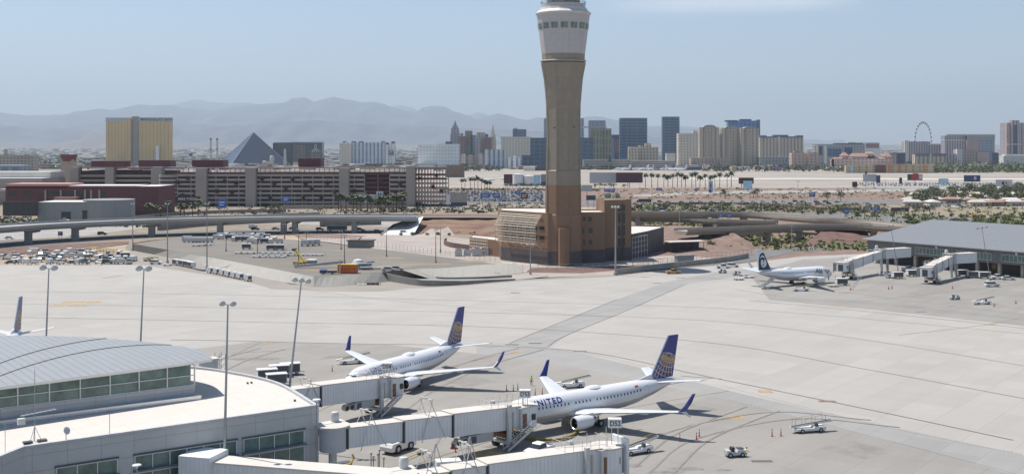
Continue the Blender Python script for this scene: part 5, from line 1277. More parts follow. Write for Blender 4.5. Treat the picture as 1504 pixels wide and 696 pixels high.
def stand_post():
    root = empty('bollard_cone'); MB().lathe([(.22, 0), (.22, .05), (.09, .06), (.06, 1.15), (.01, 1.17)], 10, 'z').build('post', 'red', root, smooth=True)
    MB().cyl((0, 0, .75), (0, 0, .92), .078, n=10).build('reflective_band', 'white', root); return root
def traffic_cone():
    root = empty('traffic_cone'); MB().box(-.2, .2, -.2, .2, 0, .04).build('foot', 'dgrey', root); MB().lathe([(.15, .04), (.03, .7), (.005, .71)], 10, 'z').build('cone', 'orange', root); return root
def stairs_truck():
    root = empty('passenger_stairs'); b_ = MB(); b_.box(-2, 2, -.9, .9, .35, .7); b_.build('chassis', 'lgrey', root); s_ = MB()
    for i in range(12): s_.box(-2.2+i*.36, -1.84+i*.36, -.6, .6, .6+i*.2, .68+i*.2)
    s_.hexa([(-2.2, -.65, .5), (2.1, -.65, 2.9), (2.1, -.6, 2.9), (-2.2, -.6, .5)], [(-2.2, -.65, 1.3), (2.1, -.65, 3.7), (2.1, -.6, 3.7), (-2.2, -.6, 1.3)]); s_.hexa([(-2.2, .6, .5), (2.1, .6, 2.9), (2.1, .65, 2.9), (-2.2, .65, .5)], [(-2.2, .6, 1.3), (2.1, .6, 3.7), (2.1, .65, 3.7), (-2.2, .65, 1.3)])
    s_.build('stair', 'offwhite', root); wheels(root, (-1.4, 1.4), .8, .3); return root
def boxtruck(col='white', L_=4.2, H_=2.9, cabc='white'):
    root = empty('box_truck'); MB().box(-L_, 0, -1.15, 1.15, .8, H_).build('cargo_box', M[col] if col in M else PAINT[col], root)
    c_ = MB(); exprof(c_, [(.1, .5), (2.0, .5), (2.05, 1.2), (1.6, 2.1), (.1, 2.15)], 2.1, 1.9); c_.build('cab', PAINT[cabc], root)
    MB().box(1.2, 1.75, -1.08, 1.08, 1.3, 1.9).build('window', 'glass', root); MB().box(-L_, 2, -.5, .5, .45, .8).build('chassis', 'dgrey', root); wheels(root, (-L_+1, 1.2), .95, .48, .28); return root
def bus(col='white', stripe='blue'):
    root = empty('bus'); MB().box(-5.5, 5.5, -1.25, 1.25, .4, 3.0).build('body', PAINT[col], root); MB().box(-5.2, 5.53, -1.28, 1.28, 1.6, 2.5).build('window_band', 'glass', root); MB().box(-5.4, 5.4, -1.29, 1.29, .8, 1.3).build('stripe', PAINT[stripe], root)
    wheels(root, (-3.6, 3.7), 1.1, .48, .28); return root
PR = {}
def P_(key):
    if key not in PR:
        k = key.split(':'); f_ = {'bagcart': bagcart, 'boxcart': boxcart, 'dolly': dolly, 'belt': beltloader, 'tug': tug, 'push': pushback, 'post': stand_post, 'cone': traffic_cone, 'stairs': stairs_truck}.get(k[0])
        if f_: o = f_()
        elif k[0] == 'beltr': o = beltloader(.1, True)
        elif k[0] == 'boxtruck': o = boxtruck(*k[1:2])
        elif k[0] == 'bus': o = bus(*k[1:])
        else: o = car(k[0], k[1], len(k) > 2)
        PR[key] = Proto(o)
    return PR[key]
CATS = {'bagcart': 'baggage cart', 'boxcart': 'cargo cart', 'dolly': 'dolly', 'belt': 'belt loader', 'beltr': 'belt loader', 'tug': 'tractor', 'push': 'tractor', 'post': 'marker post', 'cone': 'traffic cone', 'stairs': 'boarding stairs', 'boxtruck': 'truck', 'bus': 'bus', 'sedan': 'car', 'suv': 'car', 'pickup': 'pickup truck', 'van': 'van'}
def put(key, u, v, ang, label, group=None, z=0., sc=None):
    p = G(u, v, z); return P_(key).put((p.x, p.y, p.z+.03), ang, sc, label, group, CATS[key.split(':')[0]])
A1 = atan2(.594, .804)
put('push', 585, 662, A1+.35+pi, 'white pushback tractor with big black wheels under the middle jet bridge')
put('pickup:white', 792, 667, A1+pi+.3, 'white pickup truck between the middle and near jet bridges')
put('boxtruck:white', 676, 699, A1-.4, 'white roofed truck parked behind the near jet bridge').scale = (.8, .8, .8)
put('belt', 516, 534, .35, 'belt loader parked off the left wing tip of the rear airliner')
put('belt', 838, 569, .3, 'belt loader parked behind the far wing of the nearest airliner')
put('belt', 934, 666, .55, 'belt loader right of the round cab of the near jet bridge')
put('beltr', 1188, 634, .25, 'long loader with tan railings standing alone on the right of the apron')
put('tug', 1079, 670, .2, 'small dark tractor with a crouching worker on the open apron')
for u, v, a, lb in ((392, 559, .35, 'front left baggage cart of the cluster beyond the white roof edge'), (406, 566, .35, 'front right baggage cart of the cluster beyond the white roof edge'), (410, 553, .35, 'rear left baggage cart of the cluster beyond the white roof edge'), (426, 550, .35, 'rear right tall baggage cart of the cluster beyond the white roof edge')):
    put('bagcart', u, v, a, lb, sc=1.15)
for u, v in ((744, 574), (754, 574), (760.5, 572), (786, 580), (796.5, 579)): put('post', u, v, 0, 'red marker post between the rear airliner and the D53 bridge', 'red posts behind the D53 bridge')
for u, v, lb in ((998.5, 648, 'red marker post nearest the near wing shadow tip'), (1023, 646, 'front red marker post of the close pair right of the wing'), (1027, 641, 'rear red marker post of the close pair right of the wing'), (1134, 640.5, 'left red marker post in front of the railed loader'), (1147, 640, 'right red marker post in front of the railed loader'), (669, 664, 'red marker post under the middle jet bridge'), (507, 600, 'red marker post under the D54 bridge'), (488, 545, 'red marker post left of the rear airliner nose')): put('post', u, v, 0, lb)
# yellow conditioned-air hose
hp = spline([G(u, v, .35) for u, v in ((752, 628), (768.7, 638), (785, 644.5), (817, 644.5), (840, 638.5), (847, 630))]+[Vector((8.6, 184.2, 1.4))], 8)
hm = MB(); n = 10
for a, b_ in zip(hp, hp[1:]): hm.cyl(a-(b_-a)*.15, b_, .24, n=8)
hm.build('air_hose', 'rubber_hose', label='thick yellow air hose lying from the D53 bridge to the nearest airliner', cat='hose')
# tow bar, floor fittings, tripod poles
a, b_ = G(597, 676), G(629, 662); tb = empty('tow_bar', (a.x, a.y, 0), atan2(b_.y-a.y, b_.x-a.x), label='yellow tow bar lying on the apron near the pushback tractor', cat='tow bar'); Lb_ = (b_-a).length
MB().cyl((0, 0, .35), (Lb_, 0, .35), .07).build('bar', 'yellow', tb); MB().box(Lb_*.55, Lb_*.55+.9, -.3, .3, .1, .4).build('skid', 'dgrey', tb); MB().cyl((Lb_*.6, -.4, .22), (Lb_*.6, .4, .22), .2).build('wheel', 'black', tb)
p = G(553, 690); ps = empty('hydrant_post', (p.x, p.y, 0), .5, label='cluster of short grey service posts in front of the pushback tractor', cat='service post')
for i, (x, y, h) in enumerate(((-.8, 0, 2.2), (-.3, .4, 1.6), (.2, -.1, 2.0), (.6, .4, 2.4), (1.0, -.2, 1.4))): MB().cyl((x, y, 0), (x, y, h), .07).build('post', 'grey', ps); MB().box(x-.12, x+.12, y-.1, y+.1, h, h+.35).build('valve_box', 'lgrey', ps)
for i, (u, v, h, lb) in enumerate(((640, 690, 5.2, 'left thin white tripod frame behind the near jet bridge'), (690, 684, 5.6, 'right thin white tripod frame behind the near jet bridge'))):
    p = G(u, v+18); f_ = MB(); f_.cyl((-1.4, 0, 0), (0, 0, h), .06); f_.cyl((1.6, 0, 0), (0, 0, h), .06); f_.cyl((-.6, 1.2, 0), (0, 0, h), .06); f_.cyl((-.9, 0, h*.4), (1.0, 0, h*.4), .04)
    f_.build('tripod_frame', 'offwhite', loc=(p.x, p.y, 0), label=lb, cat='frame')
p = G(503, 690); ye = empty('ground_power_unit', (p.x, p.y, 0), .5, label='yellow and dark ground equipment under the rotunda of the D53 bridge', cat='ground equipment')
MB().box(-1.2, 1.2, -.6, .6, .3, 1.1).build('housing', 'dgrey', ye); MB().tube([(-1.6, -.8, .8), (-.6, -.9, .9), (.8, -.9, 1.0), (1.4, -.8, 1.7), (1.2, -.6, 2.2)], .14, 7).build('pipe', 'yellow', ye); wheels(ye, (-.8, .8), .5, .25)
p = G(666, 658); wn = empty('hose_reel', (p.x, p.y, 0), 0, label='small dark hose reel on the apron under the middle jet bridge', cat='hose reel'); MB().cyl((-.3, 0, .6), (.3, 0, .6), .5, n=14).build('drum', 'dgrey', wn); MB().box(-.45, .45, -.4, .4, 0, .2).build('base', 'red', wn)

# people: one skinned figure each
def person(label, p, rz, top='hivis', legs='navy', pose='stand', parent=None):
    if pose == 'stand':
        J = {'pel': (0, 0, .95), 'wst': (0, 0, 1.1), 'chs': (0, .0, 1.35), 'nck': (0, 0, 1.52), 'hd0': (0, -.02, 1.6), 'hd1': (0, -.01, 1.74)}
        leg = lambda s: [(s*.1, 0, .9), (s*.12, -.02, .5), (s*.13, .02, .08), (s*.13, -.15, .04)]; arm = lambda s: [(s*.2, 0, 1.43), (s*.27, .02, 1.15), (s*.3, -.06, .9), (s*.3, -.09, .82)]
    else:
        J = {'pel': (0, .1, .55), 'wst': (0, .0, .68), 'chs': (0, -.15, .9), 'nck': (0, -.25, 1.03), 'hd0': (0, -.3, 1.09), 'hd1': (0, -.34, 1.22)}
        leg = lambda s: [(s*.1, .1, .52), (s*.15, -.3, .5), (s*.14, -.05, .08), (s*.14, -.22, .04)]; arm = lambda s: [(s*.2, -.18, .97), (s*.26, -.35, .75), (s*.2, -.55, .7), (s*.18, -.63, .68)]
    vs = list(J.values()); rad = [.13, .125, .15, .06, .08, .095]; ed = [(0, 1), (1, 2), (2, 3), (3, 4), (4, 5)]
    def chain(base, pts, rs):
        k = base
        for p_, r_ in zip(pts, rs): vs.append(p_); rad.append(r_); ed.append((k, len(vs)-1)); k = len(vs)-1
        return k
    for s in (-1, 1):
        chain(0, leg(s), [.09, .065, .045, .04]); h = chain(2, arm(s), [.065, .045, .03, .035]); hp_ = Vector(vs[h])
        for i in range(5):       # four fingers and a thumb
            a = (i-1.5)*.014 if i < 4 else .04; l = (.07, .08, .075, .06, .045)[i]
            vs.append((hp_.x+(0 if i < 4 else -s*.03), hp_.y+a, hp_.z-.05)); rad.append(.011); ed.append((h, len(vs)-1)); vs.append((hp_.x+(0 if i < 4 else -s*.04)-s*.01, hp_.y+a*1.3-.01, hp_.z-.05-l)); rad.append(.009); ed.append((len(vs)-2, len(vs)-1))
    me = bpy.data.meshes.new('b'); me.from_pydata(vs, ed, []); o = bpy.data.objects.new('b', me); COL.objects.link(o)
    sk = o.modifiers.new('s', 'SKIN'); sk.use_smooth_shade = True
    for i, d in enumerate(me.skin_vertices[0].data): d.radius = (rad[i], rad[i]); d.use_root = i == 0
    o.modifiers.new('u', 'SUBSURF').levels = 1
    dg = bpy.context.evaluated_depsgraph_get(); dg.update(); m2 = bpy.data.meshes.new_from_object(o.evaluated_get(dg)); m2.name = 'person'; bpy.data.objects.remove(o)
    for mm in ('skin', legs, top, 'black'): m2.materials.append(M[mm])
    dz = J['pel'][2]
    for f_ in m2.polygons:
        c = f_.center; hip = dz+.04; nk = J['nck'][2]
        if pose == 'stand': f_.material_index = 3 if c.z < .11 else 1 if c.z < hip and abs(c.x) < .235 else 0 if (c.z > nk or (abs(c.x) > .235 and c.z < .95)) else 2
        else: f_.material_index = 3 if c.z < .1 else 0 if (c.z > nk+.01 or c.y < -.5) else 1 if (c.z < .58 and True) else 2
    ob = bpy.data.objects.new('person', m2); COL.objects.link(ob); ob.location = p; ob.rotation_euler.z = rz; tag(ob, label, 'person')
    hd = J['hd1']; MB().lathe([(.01, .09), (.07, .07), (.105, 0), (.1, -.05)], 12, 'z', (hd[0], hd[1]+.015, hd[2]+.02)).build('hair', 'black', ob, smooth='all')
    fc = MB()
    for s in (-1, 1): fc.box(s*.035-.012, s*.035+.012, hd[1]-.1, hd[1]-.085, hd[2]-.035, hd[2]-.02)
    fc.box(-.02, .02, hd[1]-.1, hd[1]-.085, hd[2]-.11, hd[2]-.1); fc.build('face_features', 'black', ob)
    return ob
p = G(780.5, 566); person('person standing in a lime hi-vis vest and dark trousers behind the D53 sign', (p.x, p.y, .03), .3)
p = G(1094, 670); person('person crouching in a yellow-green vest beside the small dark tractor', (p.x, p.y, .03), pi/2+.4, pose='crouch')
p = G(1217, 412); person('person in a red vest beside the nose of the airliner at the far terminal', (p.x, p.y, .03), .5, top='red')
p = G(1227, 413); person('person in a red vest next to the blue curtained cart', (p.x, p.y, .03), 1.2, top='red')

# far terminal ramp
ang = atan2(dr.y, dr.x)
for key, u, v, a, lb in (('tug', 1296, 405, .3, 'small dark tractor leftmost at the far terminal wall'), ('tug', 1305, 405, .8, 'second small tractor beside the far terminal wall'), ('bagcart', 1318, 409, .2, 'white baggage cart left of the raised empty bridge, nearer one'), ('bagcart', 1339, 406, .2, 'white baggage cart left of the raised empty bridge, farther right'), ('sedan:silver', 1309, 408, .4, 'small silver car beside the baggage cart at the far terminal'), ('pickup:white', 1334, 397.5, .1, 'white pickup at the dark undercroft of the far terminal, left'), ('bagcart', 1414, 406, -.1, 'white baggage cart behind the raised empty bridge, left'), ('bagcart', 1429, 408, -.1, 'white baggage cart behind the raised empty bridge, middle'), ('bagcart', 1446, 409, -.1, 'white baggage cart behind the raised empty bridge, right'), ('pickup:white', 1465, 410, .2, 'white pickup by the far terminal wall near the right edge'), ('sedan:white', 1481, 411, -.1, 'white car by the far terminal wall near the right edge'), ('suv:white', 1457, 421, .1, 'white vehicle standing in front of the far terminal carts'), ('tug', 1402, 440, .2, 'lone small tractor on the apron before the far terminal'), ('belt', 1442, 447, .2, 'loader truck with tilted ladder on the apron before the far terminal'), ('suv:white', 1239, 392.5, -.1, 'white vehicle between the sloping bridge and the far terminal, left'), ('tug', 1253, 393, .2, 'small tractor right of the white vehicle near the far terminal'),
    ('stairs', 1128, 424, .35, 'white boarding stairs at the tail of the bearded face airliner'), ('belt', 1176, 427.5, .05, 'belt loader under the belly of the bearded face airliner'), ('bagcart', 1236, 419, .1, 'baggage cart with blue curtain at the nose of the far airliner'), ('dolly', 1224, 421, .2, 'low empty cart beside the blue curtained cart'),
    ('pickup:white', 1062, 394, .05, 'white pickup by the barrier wall right of the control tower'), ('suv:white', 1076, 392.5, .1, 'white van next to the pickup by the barrier wall'), ('tug', 1061, 401, .1, 'small green and white tractor in front of the pickup by the barrier wall'), ('pickup:yellow', 989, 402, .2, 'orange yellow truck in the shadow of the control tower head'),
    ('tug', 1082, 404, .4, 'small tractor left of the bearded face tail'), ('dolly', 1085, 411, .3, 'low cart left of the bearded face tail, front'), ('dolly', 1100, 408, .1, 'low cart left of the bearded face tail, right'), ('dolly', 1092, 405, .1, 'low cart left of the bearded face tail, rear')):
    put(key, u, v, a, lb)
for u, v, lb in ((1310, 424, 'orange cone before the far terminal, left'), (1305, 425, 'second orange cone before the far terminal, left'), (1460, 450, 'orange cone right of the loader truck with tilted ladder'), (1492, 446, 'orange cone far right on the apron'), (1399, 424, 'orange cone at the foot of the raised empty bridge'), (1249, 426.5, 'dark cone beside the leaning poles near the far airliner'), (1224, 400, 'orange cone right of the bridge behind the far airliner')): put('cone', u, v, 0, lb, sc=1.6)
p = G(1249, 426); lp_ = MB(); lp_.cyl((0, 0, 0), (3.4, 1, 4.6), .07); lp_.cyl((.5, -.3, 0), (3.9, .7, 4.6), .07); lp_.build('boom_poles', 'grey', loc=(p.x, p.y, 0), label='two parallel leaning poles on the apron near the far airliner', cat='pole') if False else None
ld = MB(); ld.cyl((0, 0, 0), (3.4, 1, 4.6), .07); ld.cyl((.6, -.3, 0), (4.0, .7, 4.6), .07)
for i in range(6): t = (i+.5)/6; ld.cyl((3.4*t, t, 4.6*t), (3.4*t+.6, t-.3, 4.6*t), .05)
ld.build('ladder', 'grey', loc=(p.x, p.y, 0), label='leaning grey ladder standing on the apron near the far airliner', cat='ladder')

# crowded staff vehicle rows on the left
rr = random.Random(5)
keys = ['pickup:white', 'van:white', 'pickup:white', 'boxtruck:white', 'suv:white', 'pickup:silver', 'tug', 'bagcart', 'sedan:white', 'sedan:grey', 'van:white', 'boxcart', 'sedan:black', 'suv:grey', 'pickup:grey']
adj = {'pickup': 'pickup', 'van': 'van', 'boxtruck': 'box truck', 'suv': 'vehicle', 'tug': 'tractor', 'bagcart': 'baggage cart', 'sedan': 'car', 'boxcart': 'cargo cart'}
def cluster(rows, rowname, group, pick, z=0, jit=.5, angs=(pi/2,)):
    for v, us, rn in rows:
        for u in us:
            k = pick(rr); a = rr.choice(angs)+rr.uniform(-.2, .2); kk = k.split(':'); colr = kk[1]+' ' if len(kk) > 1 else ('grey ' if kk[0] == 'tug' else 'white ')
            if adj.get(kk[0]) == 'box truck': colr = 'white '
            put(k, u+rr.uniform(-jit, jit), v+rr.uniform(-.25, .25), a, '%s%s in the %s of %s' % (colr, adj.get(kk[0], kk[0]), rn, rowname), group, z)
fr_ = [16, 27, 40, 52, 74, 84, 94, 108, 116, 126, 136, 148, 158, 168, 178, 190]
cluster([(387.5, fr_, 'front row'), (383, [22, 46, 60, 78, 88, 112, 122, 144, 154, 164, 174, 184, 196], 'second row'), (379, [4, 12, 26, 56, 66, 80, 92, 106, 118, 130, 150, 162, 172, 184], 'third row'), (375.5, [20, 44, 60, 72, 84, 96, 110, 124, 136, 158, 176], 'fourth row'), (371.5, [52, 66, 88, 104, 114, 120, 134], 'back row')],
        'crowded staff vehicles at the left', 'staff vehicles crowded at the left apron edge', lambda r_: r_.choice(keys), angs=(pi/2, pi/2, 0.1, pi*.55, -pi/2))
put('suv:red', 8, 378, .1, 'dark red vehicle at the left end of the crowded staff vehicles')
p = G(152, 370); yb = empty('equipment_rack', (p.x, p.y, 0), -.5, label='long yellow striped equipment rack behind the staff vehicles', cat='rack'); fr = MB()
for i in range(9): fr.cyl((-8+i*2, 0, 0), (-8+i*2, 0, 1.4), .14, n=4)
fr.box(-8.2, 8.2, -.5, .5, 1.2, 1.5); fr.build('frame', 'yellow', yb); MB().box(-8, 8, -.9, -.6, .3, .6).build('rail', 'dgrey', yb)
p = G(222, 383); db = MB(); r2 = random.Random(4)
for i in range(26): x, y, z = r2.gauss(0, 1.5), r2.gauss(0, .9), abs(r2.gauss(0, .7)); s_ = r2.uniform(.3, .9); db.box(x-s_, x+s_, y-s_*.5, y+s_*.5, z, z+s_*.5, rot=r2.uniform(0, 3))
db.box(-2.6, 2.6, -1.4, 1.4, 0, .5); db.build('scrap_heap', ['tan'], loc=(p.x, p.y, 0), label='heap of pale scrap beside the tall pole near the staff vehicles', cat='heap')
put('suv:white', 229, 388, 0, 'white vehicle right of the scrap heap at the apron edge'); put('dolly', 246, 390, .5, 'low grey cart at the foot of the tall pole with bright fittings')
# train of carts on the service strip below the bank
ca = atan2(G(362, 411).y-G(306, 401).y, G(362, 411).x-G(306, 401).x)
for i, (u, v) in enumerate(((268, 391), (275, 392), (281, 393.5), (259, 389.5))): put('bagcart', u, v, ca, 'white curtained cart in the short train below the paved bank', 'short cart train below the bank')
for u, v in ((289, 395.2), (294, 396.4), (299, 397.4)): put('dolly', u, v, ca, 'low grey dolly between the two cart trains below the bank', 'dollies between the two cart trains')
for u, v in ((309, 401), (318, 402.6), (327, 404.6), (335, 406.5), (344, 408.3), (352, 410), (364, 412.6)): put('boxcart', u, v, ca, 'white container cart in the long train below the paved bank', 'long train of container carts below the bank')

# equipment in the raised lot
lotg = 'equipment stored in the raised lot'
for v, us in ((353.5, [272, 277]), (356, [274, 281, 286, 291, 296, 302, 308])): [put('boxcart', u, v, .1, 'white box cart in the short row at the left of the raised lot', 'short row of box carts in the raised lot', ZL) for u in us]
for u, v in ((288, 361.5), (296, 361), (306, 360.5)): put('dolly', u, v, .1, 'flat dolly right in front of the short row of box carts', 'dollies before the short row of box carts', ZL)
for v, us in ((349, [322, 332, 342, 352, 362, 372, 382]), (351.5, [318, 326, 337, 346, 356, 366, 378, 390]), (354.5, [344, 352, 360, 371, 381, 393, 403]), (357.5, [368, 376, 388, 398, 410])):
    for u in us: put(rr.choice(['boxcart', 'boxcart', 'bagcart']), u+rr.uniform(-1, 1), v, rr.choice((.1, .1, pi/2)), 'white cart in the large jumbled group of the raised lot', 'large group of carts in the raised lot', ZL)
for u, v in ((448, 361.5), (456, 361.2), (464, 360.8)): put('boxcart', u, v, .1, 'white box cart right of the large group in the raised lot', 'three box carts by the fence of the raised lot', ZL, 1.25)
for v, us in ((372.5, [350, 359, 368, 377, 386, 395, 404, 413, 422, 432]), (375.5, [382, 391, 400, 409, 418, 428, 442, 456, 468]), (378, [376, 386, 402, 414])):
    for u in us: put('dolly', u+rr.uniform(-1, 1), v, .25, 'grey flat dolly in the long rows of the raised lot', 'rows of flat dollies in the raised lot', ZL)
for u, v in ((398, 367.5), (411, 367.6), (362, 366)): put('bagcart', u, v, .1, 'grey cart standing alone before the large group of carts', 'lone carts before the large group', ZL)
p = G(440, 389, ZL); cr = empty('mobile_conveyor', p, -.6, label='orange yellow mobile lift with raised arm in the raised lot', cat='lift'); MB().box(-2.4, 2.4, -1, 1, .5, 1.3).build('chassis', 'yellow', cr)
ar = MB(); ar.hexa([(2.2, -.3, 1.3), (2.9, -.3, 1.3), (2.9, .3, 1.3), (2.2, .3, 1.3)], [(-2.4, -.25, 5.2), (-1.8, -.25, 5.5), (-1.8, .25, 5.5), (-2.4, .25, 5.2)]); ar.cyl((-2.2, 0, 5.3), (-2.6, 0, 2.8), .12); ar.build('arm', 'yellow', cr); MB().box(-3.3, -1.9, -.6, .6, 4.9, 5.8).build('basket', 'dgrey', cr); wheels(cr, (-1.7, 1.7), .9, .5)
p = G(458, 389, ZL); tk = empty('storage_tank', p, .1, label='white cylindrical tank with dark band in the raised lot', cat='tank'); MB().cyl((0, 0, .2), (0, 0, 1.9), 1.9, n=20).build('shell', 'offwhite', tk); MB().cyl((0, 0, .8), (0, 0, 1.3), 1.93, n=20).build('band', 'dgrey', tk); MB().cyl((0, 0, 1.9), (0, 0, 2.0), 2.0, n=20).build('lid', 'white', tk)
p = G(511, 401, ZL); ob = empty('orange_container', p, -.05, label='orange red mesh container at the edge of the raised lot', cat='container'); MB().box(-3.2, 3.2, -1.2, 1.2, .1, 2.9).build('body', 'orange', ob)
fr = MB()
for i in range(9): fr.box(-3.25+i*.8, -3.1+i*.8, -1.26, -1.2, .1, 2.9)
for z in (.1, 1.4, 2.75): fr.box(-3.25, 3.25, -1.27, -1.2, z, z+.15)
fr.build('frame', 'red', ob); MB().box(-3.25, 3.25, -1.25, 1.25, 2.9, 3.02).build('lid', 'yellow', ob)
p = G(530, 396, ZL); sp2 = empty('steel_parts_pile', p, .3, label='pile of silver boarding bridge parts behind the orange container', cat='parts pile'); r2 = random.Random(8)
for i in range(9): a = r2.uniform(-.5, .5); x, y = r2.uniform(-3.5, 4), r2.uniform(-1, 5); b0 = MB(); b0.cyl((0, 0, .4+i*.18), (r2.uniform(3, 7), r2.uniform(-2, 2), .5+i*.22), r2.uniform(.25, .5), n=8); b0.build('steel_section', 'steel', sp2, loc=(x-3, y, 0))
MB().lathe([(.1, 3.6), (1.5, 3.2), (2.2, 2), (2.4, 0)], 14, 'z', (-.5, 2.5, 0)).build('dome', 'offwhite', sp2, smooth=True)
p = G(500, 396, ZL); bm_ = MB(); bm_.hexa([(-17, -.5, .2), (0, -.5, 1.6), (0, .5, 1.6), (-17, .5, .2)], [(-17, -.5, .9), (0, -.5, 2.6), (0, .5, 2.6), (-17, .5, .9)]); bm_.build('steel_beam', 'steel', loc=p, rz=-.0, label='long silver beam lying left of the parts pile', cat='beam').location.y += 6
p = G(475, 402.5, ZL); tn = empty('compressor_trailer', p, 0, label='small blue tank trailer at the front edge of the raised lot', cat='trailer'); MB().cyl((-1.2, 0, 1), (1.2, 0, 1), .7, n=12).build('tank', PAINT['blue'], tn); MB().box(1.4, 4.5, -.6, .6, .4, 1.2).build('engine', 'dgrey', tn); MB().cyl((5.5, 0, .2), (5.5, 0, 5), .3, .15).build('stack', 'tan', tn); wheels(tn, (0, 3), .6, .35)
p = G(524, 364, ZL); ht = empty('block_hut', (p.x, p.y, ZL), -.15, label='small grey block hut with a flat dark roof behind the raised lot', cat='hut'); MB().box(-4, 6, 0, 6, 0, 2.9).build('wall', 'concrete_d', ht); MB().box(-4.6, 6.6, -.6, 6.6, 2.9, 3.25).build('roof', 'tdark', ht); MB().cyl((0, 2, 3.25), (1.4, 2.6, 4.4), .25).build('vent', 'dgrey', ht)
put('sedan:silver', 571, 398.5, .05, 'silver vehicle at the top of the ramp, left', z=ZL, sc=1.1); put('sedan:silver', 583, 397.3, .05, 'silver vehicle at the top of the ramp, right', z=ZL, sc=1.1)
# pallets at the foot of the banks
for j, (us, v, lb) in enumerate((((522, 529, 536, 544, 552, 559), 418.5, 'row of posts and boards below the bank near the orange container'), ((697, 704, 712, 720, 728, 734), 404, 'row of posts and boards beside the ramp left of the control tower'))):
    p0 = G(us[0], v); ro_ = empty('board_rack', (p0.x, p0.y, 0), 0, label=lb, cat='rack')
    for u in us: q = G(u, v); MB().cyl((q.x-p0.x, 0, 0), (q.x-p0.x, 0, 1.4), .08, n=5).build('post', 'yellow', ro_)
    q = G(us[-2], v); MB().box(q.x-p0.x-3, q.x-p0.x+1, .2, 1.2, 0, .7).build('board', 'dgrey', ro_); MB().box(.5, 4, .2, 1.4, 0, .3).build('board', 'white', ro_)
# ------------------------------------------------------------------ parking garage
M['gar'] = mat('garage_concrete', (.36, .325, .295), .85, var=.08, scale=30)
M['gar_w'] = mat('garage_concrete_warm', (.36, .31, .26), .85, var=.06, scale=30)
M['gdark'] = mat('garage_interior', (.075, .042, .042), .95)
GY = 930.0; gs = GY/F
gr = empty('parking_garage', ((232-CX)*gs, GY, 0), 0, label='long multi storey parking garage with burgundy trim and concrete stair towers', cat='parking garage')
def gx(u): return (u-232)*gs
def gz(v): return H-(v-HZ)*gs
levels = [302, 295.4, 288.8, 282.2, 275.6, 269, 262.4, 255.8]
def deck(u0, u1, y0, y1, vs, m, dark=True, cols=6):
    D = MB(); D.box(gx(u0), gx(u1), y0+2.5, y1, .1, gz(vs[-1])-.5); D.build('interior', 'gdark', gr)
    for v in vs:
        z = gz(v); MB().box(gx(u0), gx(u1), y0, y0+.6, z-1.9, z).build('parapet', m, gr)
        MB().box(gx(u0), gx(u1), y0+.6, y1, z-1.95, z-1.5).build('floor', m, gr)
    n = max(1, int((u1-u0)/14))
    for i in range(n+1): x = gx(u0)+(gx(u1)-gx(u0))*i/n; MB().box(x-.35, x+.35, y0+.62, y0+1.3, 0, gz(vs[-1])-1.5).build('column', 'gar', gr)
def toptrim(u0, u1, y0):
    z = gz(252.8); MB().box(gx(u0), gx(u1), y0-.15, y0+.5, z-1.6, z).build('burgundy_band', 'burg', gr)
    z = gz(246.6); MB().box(gx(u0), gx(u1), y0+1, y0+45, z-.6, z).build('canopy', 'burg', gr)
    MB().box(gx(u0), gx(u1), y0+.98, y0+1, z-.5, z+.1).build('canopy_edge', 'pink', gr)
    n = int((u1-u0)/7)
    for i in range(n+1): x = gx(u0)+(gx(u1)-gx(u0))*i/n; MB().box(x-.25, x+.25, y0+1.5, y0+2, gz(252.8)-1, z-.6).build('roof_post', 'gar', gr)
for u0, u1 in ((260, 300), (300, 367), (367, 505)): deck(u0, u1, 0, 60, levels[1:], 'gar'); toptrim(u0, u1, 0)
deck(505, 535, 1, 60, levels[1:], 'gar'); deck(535, 572, 6, 60, [x-2 for x in levels[1:]], 'burg'); deck(572, 600, 0, 60, levels[1:], 'gar'); toptrim(505, 600, 6)
for v in (294, 287.4, 280.8, 274.2, 267.6): MB().box(gx(600), gx(655), 0, .6, gz(v)-1.7, gz(v)).box(gx(600), gx(655), .6, 40, gz(v)-1.75, gz(v)-1.4).build('open_deck', 'gar', gr)
for v in (261, 255): MB().box(gx(600), gx(655), 0, .6, gz(v)-1.7, gz(v)).box(gx(600), gx(655), .6, 40, gz(v)-1.75, gz(v)-1.4).build('open_deck', 'burg', gr)
MB().box(gx(600), gx(655), 0, 40, gz(247)-.4, gz(246.3)).build('canopy', 'burg', gr)
for i in range(13): x = gx(601+i*4.5); MB().box(x-.3, x+.3, .1, .7, 0, gz(247)).box(x-.3, x+.3, 39, 39.6, 0, gz(247)).build('column', 'gar', gr)
for u0, u1, vt, y0 in ((289, 305, 247, -4), (362, 377, 246.5, -4), (499, 513, 247, -4), (597, 610, 244, -4), (136, 149, 246.5, 28), (216, 232, 245.5, 10), (61.5, 75, 247.5, 58)):
    MB().box(gx(u0), gx(u1), y0, y0+9, 0, gz(vt)).build('stair_tower', 'gar', gr)
